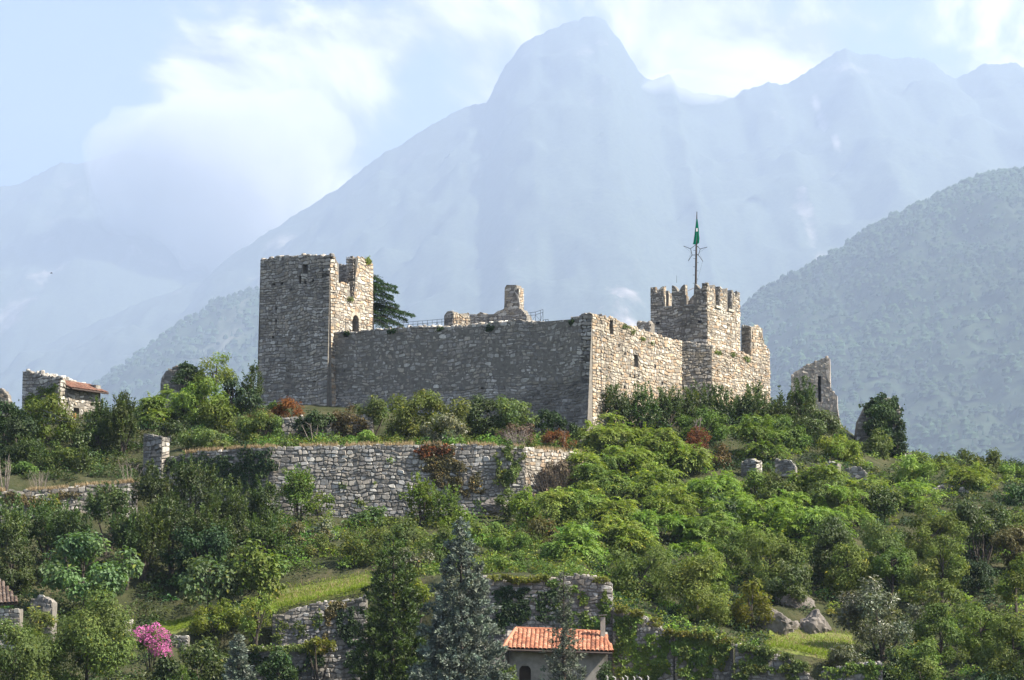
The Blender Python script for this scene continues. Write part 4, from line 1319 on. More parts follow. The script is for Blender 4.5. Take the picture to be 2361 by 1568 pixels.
simple_wall('ruin_stub', 'small pointed ruin stub cut by the left edge of the photo', 'ruin', W(-40, 900, 247), W(21, 912, 246.6), [(-40, 905), (-10, 898), (3, 892), (10, 900), (18, 908), (20, 922)], 960, .9, PAL_WARM + PAL_GREY, .42, .28, seed=64)

# pillar at the left end of the middle terrace wall
c0 = W(373, 1006, 231.6)
fa = Face(c0, E1); fb_ = Face(c0, E2)
t = thing('gate_pillar', 'squared stone pillar with dry grass on top where the terrace wall begins', 'pillar', (c0[0], c0[1], W(373, 1100, 231.6)[2]))
ms = Masonry(t, M['stone_pale'], seed=65)
pa_ = fa.prof([(331, 998), (345, 1000), (360, 1004), (373, 1006)]); pa_[-1] = (0, pa_[-1][1])
pb_ = fb_.prof([(373, 1006), (391, 1009)]); pb_[0] = (0, pb_[0][1])
zl = t.location[2]
ms.slab(fa, jag(pa_, .06, 3), zl, .9, sink=.05); ms.slab(fb_, pb_, zl, 1.6, sink=.05)
ms.face_stones(fa, pa_[0][0], 0, pa_, zl, .5, .36, PAL_DARK, quoin=(False, True))  # shaded side coloured with dark stones, the sunlit side with pale ones
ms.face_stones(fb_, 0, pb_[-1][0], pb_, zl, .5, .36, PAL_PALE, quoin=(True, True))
ms.finish()
# wire panel leaning on it
p = [W(387, 1013, 231.9), W(394, 1019, 231.9), W(394, 1003, 231.9), W(386, 1008, 231.9)]
parts = [tube_arrays([p[i], p[(i + 1) % 4]], [.02, .02], 4) for i in range(4)]
for f in np.linspace(.15, .85, 5): parts.append(tube_arrays([p[0] * (1 - f) + p[1] * f, p[3] * (1 - f) + p[2] * f], [.012, .012], 4))
V, F = join(parts)
tag(obj('wire_panel', mesh_from('wire_panel', V - p[0], F), M['iron'], None, p[0]), 'little grey wire panel standing on the gate pillar', 'panel')

# ------------------------------------------------------------------ roof tiles
def tile_mesh(name, r0, r1, ln):
    V = []
    for (x, r) in ((0, r0), (ln, r1)):
        for k in range(7):
            a = math.pi * k / 6
            V.append((x, math.cos(a) * r, math.sin(a) * r * .85))
    for k in range(7):
        a = math.pi * k / 6
        V.append((0, math.cos(a) * r0 * .8, math.sin(a) * r0 * .62))
    F = [(k, k + 7, k + 8, k + 1) for k in range(6)] + [(k, k + 1, k + 15, k + 14) for k in range(6)]
    V = np.array(V)
    return mesh_from(name, V, np.array(F, dtype=np.int32), smooth=False)


def tile_roof(root, eave0, eave1, up, ncol, rowlen, nrow, mat, r, trim=None, seed=0, name='roof_tile'):
    """tiles laid from the eave (eave0->eave1) up along `up` (unit vector)"""
    rr = random.Random(seed)
    e = np.array(eave1) - np.array(eave0); L = np.linalg.norm(e); e /= L
    n = np.cross(e, up); n /= np.linalg.norm(n)
    if n[2] < 0: n = -n
    me = tile_mesh(name, r * 1.08, r * .9, rowlen * 1.18)
    me.materials.append(mat)
    from mathutils import Matrix
    Lc = np.array(root.location)
    cnt = 0
    for c in range(ncol):
        for k in range(nrow):
            f = (c + .5) / ncol
            g = k / nrow
            if trim and not (trim(g)[0] <= f <= trim(g)[1]): continue
            o = obj(name, me, None, root)
            pos = np.array(eave0) + e * (L * f + rr.uniform(-.012, .012)) + up * (k * rowlen) + n * (.03 + rr.uniform(0, .012)) - Lc
            y = rr.uniform(-.04, .04)
            u2 = up * math.cos(y) + e * math.sin(y); e2 = np.cross(n, u2)
            u3 = u2 + n * .02
            o.matrix_local = Matrix(((u3[0], e2[0], n[0], pos[0]), (u3[1], e2[1], n[1], pos[1]), (u3[2], e2[2], n[2], pos[2]), (0, 0, 0, 1)))
            cnt += 1
    return cnt


# ---- roofed ruin on the left -----------------------------------------------------
Hc = W(138, 870, 247)
ha = Face(Hc, E1); hb_ = Face(Hc, E2)
t = thing('stone_house', 'small roofless looking stone house on the left with a sloping brown tile lean-to roof', 'house', (Hc[0], Hc[1], W(138, 985, 247)[2]))
Lh = np.array(t.location)
ms = Masonry(t, M['stone_pale'], seed=70)
s52 = solve_s(ha, 52, Hc[2]); s232 = solve_s(hb_, 232, Hc[2] - .5)
pa_ = ha.prof([(52, 854), (60, 855), (68, 853), (75, 859), (88, 862), (100, 864), (115, 866), (128, 868), (138, 867)]); pa_[0] = (s52, pa_[0][1]); pa_[-1] = (0, pa_[-1][1])
pb_ = hb_.prof([(138, 867), (146, 868), (151, 876), (152, 893), (180, 899), (218, 907), (221, 890), (232, 889)]); pb_[0] = (0, pb_[0][1]); pb_[-1] = (s232, pb_[-1][1])
zl = t.location[2]
hh = []
for (x, y, w, h) in [(155.5, 930, 5, 6), (212, 932, 8, 6), (175, 953, 15, 24)]:
    a, b = hb_.sz(x - w / 2, y + h / 2), hb_.sz(x + w / 2, y - h / 2); hh.append((a[0], b[0], a[1], b[1], .6))
ms.slab(ha, jag(pa_, .1, 4), zl, .8, sink=.08); ms.slab(hb_, jag(pb_, .03, 5), zl, .8, hh, sink=.05)
ms.face_stones(ha, s52, 0, pa_, zl, .42, .3, PAL_GREY + PAL_PALE[:2], quoin=(True, True))
ms.face_stones(hb_, 0, s232, pb_, zl, .42, .3, PAL_PALE + PAL_WARM[:2], hh, quoin=(True, True))
ms.cap_stones(ha, s52, 0, [(s, z - .1) for s, z in pa_], .8, .45, .3, PAL_PALE, .9)
# wall behind the roof
Hb = Hc[:2] - E1 * 2.2
hc_ = Face(Hb, E2)
pc_ = hc_.prof([(140, 868), (156, 873), (170, 879), (185, 884), (200, 888), (214, 893), (222, 897)])
ms.slab(hc_, jag([(0, pc_[0][1])] + [p for p in pc_ if p[0] > .1], .06, 6), zl, .8, sink=.05)
ms.cap_stones(hc_, 0, pc_[-1][0], pc_, .8, .5, .35, PAL_PALE, .95)
he_ = Face(Hc[:2] + E2 * s232, -E1)
ms.slab(he_, [(0, pb_[-1][1]), (2.6, pb_[-1][1] + .2)], zl, .7)
ms.finish()
ev0 = hb_.P(hb_.sz(151, 895)[0], hb_.sz(151, 895)[1] + .02, .75); ev1 = hb_.P(s232 + .25, hb_.sz(232, 909)[1] + .02, .75)
ev1[2] = ev0[2] = .5 * (ev0[2] + ev1[2])
upv = np.array([-E1[0], -E1[1], .40]); upv /= np.linalg.norm(upv)
V = np.array([ev0, ev1, ev1 + upv * 2.5, ev0 + upv * 2.5]); V = np.concatenate([V, V - [0, 0, .1]])
F = np.array([(0, 1, 2, 3), (7, 6, 5, 4), (0, 4, 5, 1), (1, 5, 6, 2), (2, 6, 7, 3), (3, 7, 4, 0)], dtype=np.int32)
obj('roof_board', mesh_from('roof_board', V - Lh, F), M['wood'], t)
tile_roof(t, ev0, ev1, upv, 26, .31, 8, M['tile_old'], .13, seed=2)
V, F = tube_arrays([ev0 + [0, 0, -.05], ev1 + [0, 0, -.05]], [.08, .08], 6)
obj('gutter', mesh_from('gutter', V - Lh, F), M['gutter'], t)
h3 = hh[2]
V, F = box_arrays(hb_.P((h3[0] + h3[1]) / 2, h3[2] + (h3[3] - h3[2]) * .24, -.3), np.append(hb_.d * (h3[1] - h3[0]) * .46, 0), np.append(hb_.n * .03, 0), (0, 0, (h3[3] - h3[2]) * .28))
obj('door_board', mesh_from('door_board', V - Lh, F), M['board'], t)

# ---- cottage with the red tile roof -----------------------------------------------
ca, cb = W(1166, 1510, 184.6), W(1402, 1512, 184.4)
fcot = face_between(ca, cb)
Lw = np.linalg.norm((cb - ca)[:2])
ev0 = W(1160, 1496, 183.8); ev1 = W(1412, 1504, 183.6)
zl = -4.2
t = thing('cottage', 'plastered cottage under a red tiled roof at the foot of the tall mossy wall', 'cottage', (ca[0] + Lw / 2, ca[1] + 2, zl))
Lh = np.array(t.location)
ms = Masonry(t, M['plaster'], core_mat=M['plaster'], seed=71)
zt_ = ev0[2] + .05
u0, u1 = fcot.sz(1197, 1600), fcot.sz(1224, 1534)
hw = (u0[0], u1[0], u0[1], u1[1] - .05, .35)
ms.slab(fcot, [(0, zt_ + .1), (Lw, zt_ - .1)], zl, .5, [hw])
fcr = Face(fcot.P(Lw, 0)[:2], -fcot.n)
ms.slab(fcr, [(0, zt_ - .1), (4.5, zt_ + 1.2)], zl, .5)
fcl = Face(fcot.P(0, 0, -4.5)[:2], fcot.n)
ms.slab(fcl, [(0, zt_ + 1.3), (4.5, zt_)], zl, .5)
ms.finish('wall')
rg0 = W(1190, 1451, 187.6); rg1 = W(1388, 1460, 187.4)
upv = (rg0 + rg1) / 2 - (ev0 + ev1) / 2; SL = np.linalg.norm(upv); upv /= SL
V = np.array([ev0, ev1, rg1, rg0]); V = np.concatenate([V, V - [0, 0, .14]])
F = np.array([(0, 1, 2, 3), (7, 6, 5, 4), (0, 4, 5, 1), (1, 5, 6, 2), (2, 6, 7, 3), (3, 7, 4, 0)], dtype=np.int32)
obj('roof_board', mesh_from('roof_board', V - Lh, F), M['wood'], t)
LE = np.linalg.norm(ev1 - ev0)
fl0 = np.dot(rg0 - ev0, (ev1 - ev0) / LE) / LE; fl1 = np.dot(rg1 - ev0, (ev1 - ev0) / LE) / LE
tile_roof(t, ev0, ev1, upv, 25, SL / 11.0, 11, M['tile'], .155, trim=lambda g: (fl0 * g - .01, 1 - (1 - fl1) * g + .01), seed=3)
for (a, b) in ((ev0, rg0), (ev1, rg1), (rg0, rg1)):       # hip and ridge tiles
    V, F = tube_arrays([a + [0, 0, .06], (a + b) / 2 + [0, 0, .1], b + [0, 0, .06]], [.13, .13, .13], 8)
    obj('ridge_tile', mesh_from('ridge_tile', V - Lh, F), M['tile'], t)
V, F = tube_arrays([ev0 + [0, -.08, -.08], ev1 + [0, -.08, -.08]], [.09, .09], 6)
obj('gutter', mesh_from('gutter', V - Lh, F), M['gutter'], t)
dp = fcot.P(fcot.sz(1172, 1530)[0], 0, .09)
V, F = tube_arrays([[dp[0], dp[1], ev0[2] - .1], [dp[0], dp[1], zl]], [.05, .05], 6)
obj('drainpipe', mesh_from('drainpipe', V - Lh, F), M['gutter'], t)
wf = fcot.P((hw[0] + hw[1]) / 2, (hw[2] + hw[3]) / 2, -.3)
V, F = box_arrays(wf, np.append(fcot.d * (hw[1] - hw[0]) / 2, 0), np.append(fcot.n * .02, 0), (0, 0, (hw[3] - hw[2]) / 2))
obj('window_shutter', mesh_from('window_shutter', V - Lh, F), M['wood'], t)
ap = [(hw[0] + (hw[1] - hw[0]) * (.5 - .62 * math.cos(a)), hw[3] - .35 + .5 * math.sin(a)) for a in np.linspace(0, math.pi, 11)]
parts = []
for (s0_, z0_), (s1_, z1_) in zip(ap, ap[1:]):
    m_ = fcot.P((s0_ + s1_) / 2, (z0_ + z1_) / 2, .04)
    d_ = fcot.P(s1_, z1_) - fcot.P(s0_, z0_); d_ /= 2
    parts.append(box_arrays(m_, d_, np.append(fcot.n * .06, 0), np.cross(d_ / np.linalg.norm(d_), np.append(fcot.n, 0)) * .09))
V, F = join(parts); obj('window_arch', mesh_from('window_arch', V - Lh, F), M['plaster'], t)
chp = W(1390, 1462, 186.4)
V, F = box_arrays(chp + [0, 0, .45], (.17, 0, 0), (0, .17, 0), (0, 0, .75))
ch = obj('chimney', mesh_from('chimney', V - Lh, F), M['plaster'], t)
V, F = box_arrays(chp + [0, 0, 1.34], (.30, 0, .03), (0, .3, 0), (0, 0, .035))
obj('chimney_cap', mesh_from('chimney_cap', V - Lh, F), M['rock'], ch)

# ---- shed corner, lower left
rc0 = W(-60, 1400, 192); rc1 = W(46, 1394, 191.4)
t = thing('shed', 'corner of a shed with an old brown tiled roof at the lower left edge', 'shed', (rc0[0] + 2, rc0[1] + 1, rc0[2] - 3))
Lh = np.array(t.location)
ms = Masonry(t, M['stone_pale'], seed=72)
fsh = Face(rc0, (rc1 - rc0)[:2]); Ls = np.linalg.norm((rc1 - rc0)[:2])
ms.slab(fsh, [(0, rc0[2]), (Ls, rc0[2] - .15)], rc0[2] - 3.5, .7)
ms.face_stones(fsh, 0, Ls, [(0, rc0[2]), (Ls, rc0[2] - .15)], rc0[2] - 3.5, .42, .3, PAL_PALE, quoin=(False, True))
ms.finish()
ea, eb = W(-70, 1398, 191.6), W(42, 1390, 191.0); up1 = W(-5, 1338, 195.2) - W(0, 1392, 191.3); SL = np.linalg.norm(up1); up1 /= SL
V = np.array([ea, eb, eb + up1 * SL - (eb - ea) * .33, ea + up1 * SL]); V = np.concatenate([V, V - [0, 0, .12]])
F = np.array([(0, 1, 2, 3), (7, 6, 5, 4), (0, 4, 5, 1), (1, 5, 6, 2), (2, 6, 7, 3), (3, 7, 4, 0)], dtype=np.int32)
obj('roof_board', mesh_from('roof_board', V - Lh, F), M['wood'], t)
tile_roof(t, ea, eb, up1, 13, SL / 9, 9, M['tile_shed'], .13, trim=lambda g: (0, 1 - .33 * g), seed=5)

# ------------------------------------------------------------------ rock outcrops
def rock(label, c, size, seed, cat='rock'):
    r = np.random.default_rng(seed)
    import bmesh
    bm = bmesh.new()
    bmesh.ops.create_icosphere(bm, subdivisions=4, radius=1.0)
    pl = [(lambda v: v / np.linalg.norm(v))(r.normal(0, 1, 3)) for _ in range(16)]
    ds = r.uniform(.55, .9, 16)
    P = np.array([v.co[:] for v in bm.verts])
    for n_, d_ in zip(pl, ds):
        k = P @ n_
        P = P - np.maximum(k - d_, 0)[:, None] * n_ * .92
    P *= (1 + .10 * fbm(P[:, 0] * 3 + seed, P[:, 2] * 2 + P[:, 1] * 2, 4))[:, None]
    P += .03 * r.normal(0, 1, P.shape)
    P *= np.array(size)
    for v, p in zip(bm.verts, P): v.co = p
    me = bpy.data.meshes.new('rock'); bm.to_mesh(me); bm.free()
    tag(obj('rock', me, M['rock'], None, c), label, cat)


rock('left pale rock slab of the outcrop above the small lawn on the right', W(1790, 1447, 201.4) + [0, 0, -.3], (1.9, 1.5, 1.85), 11)
rock('narrow dark rock between the two pale slabs above the small lawn', W(1835, 1455, 201.8), (.8, 1.0, 1.2), 2)
rock('right split rock slab of the outcrop above the small lawn', W(1886, 1447, 201.8) + [0, 0, -.3], (1.5, 1.4, 1.8), 13)
rock('upper ledge of pale broken rock above the outcrop, under the trees', W(1830, 1392, 204.5), (1.7, 1.0, .9), 4)
rock('grey rock lump at the foot of the pale terrace wall', W(1140, 1168, 227.8), (1.4, 1.1, .8), 5)
rock('small tan rock on the slope under the terrace wall', W(1180, 1205, 226), (.6, .6, .5), 6)
#rock('dark shaded rock bank behind the mown grass ramp', W(720, 1308, 208.5), (3.2, 1.4, 1.3), 7)

# ------------------------------------------------------------------ lawns
def lawn(name, x0, x1, Ya, Yb, nx_, ny_):
    u = np.linspace(x0, x1, nx_); y = np.linspace(0, 1, ny_)
    P = []
    for f in y:
        for a in u:
            Y = Ya(a) * (1 - f) + Yb(a) * f
            x = (a - 1180.5) / FPX * Y
            P.append((x, Y, float(ground(x, Y)) + (.27 if f > 0 else -.5)))
    ii = (np.arange(ny_ - 1)[:, None] * nx_ + np.arange(nx_ - 1)[None]).ravel()
    F = np.stack([ii, ii + 1, ii + nx_ + 1, ii + nx_], -1).astype(np.int32)
    P = np.array(P)
    tag(obj(name, mesh_from(name, P, F, smooth=True), M['lawn']), kind='structure')
    return P


lw1 = lawn('lawn', 605, 850, lambda a: 197.6, lambda a: 205.6, 30, 14)
lw3 = lawn('lawn', 370, 452, lambda a: 198.5, lambda a: 205.0, 12, 10)
lw2 = lawn('lawn', 1770, 1960, lambda a: 189.6, lambda a: 201.0, 24, 14)

# ------------------------------------------------------------------ vegetation
def norm(v):
    return v / (np.linalg.norm(v, axis=-1, keepdims=True) + 1e-9)


def leaf_quads(P, Nn, T, L, Wd, fold=.25):
    T = norm(T - (T * Nn).sum(-1, keepdims=True) * Nn)
    B = np.cross(Nn, T)
    L = L[:, None]; Wd = Wd[:, None]
    b = P
    m = P + T * L * .45
    tip = P + T * L
    l = m + B * Wd * .5 + Nn * Wd * fold
    r = m - B * Wd * .5 + Nn * Wd * fold
    V = np.stack([b, r, tip, l], 1).reshape(-1, 3)
    F = np.arange(len(P) * 4, dtype=np.int32).reshape(-1, 4)
    return V, F


def rdir(r, n):
    return norm(r.normal(0, 1, (n, 3)))


def make_lobes(r, rad3, n, rel, zmin=-.6, lo=.4, hi=.86):
    d = rdir(r, n * 3)
    d = d[d[:, 2] > zmin][:n]
    k = lo + (hi - lo) * r.random((len(d), 1)) ** .6
    sq = 1 + .22 * r.normal(0, 1, (len(d), 1)).clip(-1, .8)
    c = d * k * rad3 * sq
    lr = rel * min(rad3[0], rad3[2]) * (.65 + .7 * r.random(len(d)))
    return c, lr


def tints(r, n, grp=None, ng=1, leaf=.18, group=.22, hue=.06, yellow=0.04):
    t = np.ones((n, 3))
    if grp is not None:
        g = 1 + group * (2 * r.random((ng, 1)) - 1)
        h = 1 + hue * r.normal(0, 1, (ng, 3)) * [1, .5, .7]
        t *= (g * h)[grp]
    t *= 1 + leaf * (2 * r.random((n, 1)) - 1)
    y = r.random(n) < yellow
    t[y] *= [2.0, 1.5, .8]
    return np.clip(t, .2, 3)


def inner_blockers(r, c, lr, per=16, size=.62):
    """large leaf quads added inside each clump to block light and deepen its shade"""
    g = np.repeat(np.arange(len(c)), per)
    n = len(g)
    d = rdir(r, n)
    L = lr[g] * size * r.uniform(.6, 1.1, n)
    P = c[g] + d * (lr[g] * .42 * r.random(n) ** .5)[:, None] * [1, 1, .85]
    T = rdir(r, n)
    return leaf_quads(P - T * L[:, None] * .5, rdir(r, n), T, L, L * .8, fold=.1)


def crown_lobed(r, rad3, nleaf, L, asp, nl, rel, up=.35, out=.7, rnd=.8, droop=.2, yellow=.03, core=.45, lsig=.25, zmin=-.6, inner=True):
    c, lr = make_lobes(r, rad3, nl, rel, zmin)
    w = lr ** 2; w /= w.sum()
    g = r.choice(len(c), nleaf, p=w)
    d = rdir(r, nleaf)
    rr = lr[g] * (.45 + .62 * r.random(nleaf) ** .7)
    P = c[g] + d * rr[:, None] * [1, 1, .85]
    e = np.linalg.norm(P / rad3, axis=1)
    keep = (e > core * .9) & (e < 1.3) & (P[:, 2] > -rad3[2] * 1.02)
    P, g, d = P[keep], g[keep], d[keep]
    n = len(P)
    Nn = norm(d * out + norm(P / rad3) * .35 + [0, 0, up] + rnd * r.normal(0, .6, (n, 3)))
    T = d + r.normal(0, .5, (n, 3)) + [0, 0, -droop]
    Ls = L * (1 + lsig * r.normal(0, 1, n)).clip(.5, 1.7)
    V, F = leaf_quads(P, Nn, T, Ls, Ls * asp)
    t = np.repeat(tints(r, n, g, len(c), yellow=yellow), 4, 0)
    if inner:
        V2, F2 = inner_blockers(r, c, lr)  # hidden light blockers added so sun does not bleed through the crown
        V, F, t = np.concatenate([V, V2]), np.concatenate([F, F2 + len(V)]), np.concatenate([t, np.ones((len(V2), 3))])
    return V, F, t, c


def crown_shoots(r, rad3, nleaf, L, asp, ns, ln, yellow=.03):
    """upright leafy shoots standing over a rounded body, as on laurels"""
    body = int(nleaf * .45)
    V1, F1, t1, c = crown_lobed(r, rad3 * [1, 1, .92], body, L, asp, 14, .42, yellow=yellow)
    d = rdir(r, ns * 3); d = d[d[:, 2] > -.25][:ns]
    base = d * rad3 * (.66 + .28 * r.random((len(d), 1)))
    ax = norm(d * [.35, .35, .1] + [0, 0, 1] + r.normal(0, .1, d.shape))
    lens = ln * (.5 + .9 * r.random(len(d)))
    k = nleaf - body
    g = r.integers(0, len(d), k)
    f = r.random(k) ** .8
    side = rdir(r, k)
    P = base[g] + ax[g] * (lens[g] * (f - .35))[:, None] + side * (.17 * (1.15 - f))[:, None]
    T = ax[g] * .9 + side * .8
    Nn = norm(side + ax[g] * .3 + r.normal(0, .4, (k, 3)))
    Ls = L * r.uniform(.7, 1.3, k)
    V2, F2 = leaf_quads(P, Nn, T, Ls, Ls * asp)
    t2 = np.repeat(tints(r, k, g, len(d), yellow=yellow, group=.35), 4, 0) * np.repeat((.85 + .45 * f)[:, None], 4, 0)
    return np.concatenate([V1, V2]), np.concatenate([F1, F2 + len(V1)]), np.concatenate([t1, t2]), c


def crown_fronds(r, rad3, nfr, FL, yellow=.03):
    """long drooping feather leaves, as on a tree of heaven"""
    c, lr = make_lobes(r, rad3, 24, .34, zmin=-.75)
    g = r.integers(0, len(c), nfr)
    d = norm(rdir(r, nfr) * [1, 1, .7] + norm(c[g] / rad3) * .7 + [0, 0, .25])
    base = c[g] + d * (lr[g] * .55)[:, None]
    az = norm(d * [1, 1, .15] + r.normal(0, .25, (nfr, 3)))
    FLs = FL * r.uniform(.6, 1.2, nfr)
    npair = 7
    Ps, Ts, Ns, Ls, gs = [], [], [], [], []
    for k in range(npair + 1):
        f = (k + .6) / (npair + .6)
        # rachis droops in an arc
        p = base + az * (FLs * f)[:, None] + np.array([0, 0, 1.0]) * (FLs * (.28 * f - .62 * f * f))[:, None]
        tan = norm(az + np.array([0, 0, 1.0]) * (.28 - 1.24 * f))
        sd = norm(np.cross(tan, [0, 0, 1.0]))
        nrm = norm(np.cross(sd, tan) + r.normal(0, .25, (nfr, 3)))
        if k == npair:
            Ps.append(p); Ts.append(tan); Ns.append(nrm); Ls.append(.26 * FLs); gs.append(g)
        else:
            for s in (-1, 1):
                Ps.append(p); Ts.append(norm(sd * s + tan * .45 + np.array([0, 0, -.38]))); Ns.append(norm(nrm + sd * s * .25)); Ls.append(FLs * (.36 - .16 * f)); gs.append(g)
    P = np.concatenate(Ps); T = np.concatenate(Ts); Nn = np.concatenate(Ns); L = np.concatenate(Ls); G = np.concatenate(gs)
    V, F = leaf_quads(P, Nn, T, L, L * .42, fold=.12)
    fid = np.tile(np.arange(nfr), 2 * npair + 1)
    t = np.repeat(tints(r, len(P), fid, nfr, leaf=.12, group=.28, yellow=yellow), 4, 0)
    V2, F2 = inner_blockers(r, c * .9, lr, 14, .6)
    return np.concatenate([V, V2]), np.concatenate([F, F2 + len(V)]), np.concatenate([t, np.ones((len(V2), 3))]), c


def crown_cone(r, R0, H, ntuft, per, L, asp, pw=.85, lift=.55, thin=0.0):
    """conifer: tufts at the ends of rising sprays, stacked into a cone"""
    f = 1 - np.sqrt(r.random(ntuft)) * .99
    a = r.random(ntuft) * 2 * math.pi
    cl = .66 + .36 * np.sin(a * 5 + f * 37) * np.cos(a * 3 - f * 23)
    rr = R0 * (1 - f) ** pw * cl * (.72 + .36 * r.random(ntuft) ** .5) * (1 - thin * r.random(ntuft) * .7)
    C = np.stack([np.cos(a) * rr, np.sin(a) * rr, f * H], 1)
    ax = norm(np.stack([np.cos(a), np.sin(a), np.full(ntuft, lift)], 1) + r.normal(0, .25, (ntuft, 3)))
    g = np.repeat(np.arange(ntuft), per)
    n = len(g)
    q = r.random(n)
    tl = (.30 + .5 * (1 - f)) * .8
    side = rdir(r, n)
    P = C[g] + ax[g] * (tl[g] * (q - .6))[:, None] + side * (.16 * (1.2 - q))[:, None]
    T = ax[g] * .9 + side * .75
    Nn = norm(side + r.normal(0, .4, (n, 3)))
    Ls = L * r.uniform(.7, 1.3, n)
    V, F = leaf_quads(P, Nn, T, Ls, Ls * asp)
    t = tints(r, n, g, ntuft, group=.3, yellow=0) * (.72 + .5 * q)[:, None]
    return V, F, np.repeat(t, 4, 0), C


def trunk_parts(r, base, top, rb, targets, crown_c, lean=.15, rt=.35):
    pts = [base]
    n = 4
    for i in range(1, n + 1):
        f = i / n
        pts.append(base * (1 - f) + top * f + np.append(r.normal(0, lean * .5, 2), 0) * (i < n))
    rads = [rb * (1 - (1 - rt) * i / n) for i in range(n + 1)]
    parts = [tube_arrays(pts, rads, 7)]
    for tg in targets:
        f = r.uniform(.45, .95)
        k = min(int(f * n), n - 1)
        st = pts[k] + (pts[k + 1] - pts[k]) * (f * n - k)
        mid = (st + tg) / 2 + [0, 0, .12 * np.linalg.norm(tg - st)] + r.normal(0, .08, 3)
        q = rb * (1 - .6 * f) * .6
        parts.append(tube_arrays([st, mid, tg], [q, q * .65, q * .25], 5))
    return parts


KIND = {  # name, category, material, mode, parameters
    'ail': ('feathery_tree', 'tree', 'ail'),
    'laurel': ('laurel_shrub', 'shrub', 'laurel'),
    'fig': ('fig_tree', 'tree', 'fig'),
    'bush': ('shrub', 'shrub', 'bush'),
    'olive': ('olive_tree', 'tree', 'olive'),
    'yellow': ('yellow_shrub', 'shrub', 'yellow'),
    'silver': ('silver_shrub', 'shrub', 'silver'),
    'dark': ('ivy_mound', 'ivy', 'dark'),
    'russet': ('dry_shrub', 'shrub', 'russet'),
    'rust': ('turning_shrub', 'shrub', 'rustgreen'),
    'wisp': ('young_tree', 'tree', 'bush'),
    'tree': ('broadleaf_tree', 'tree', 'bush'),
    'privet': ('glossy_tree', 'tree', 'olive'),
}
LEAFCOUNT = [0]
SEED = [100]


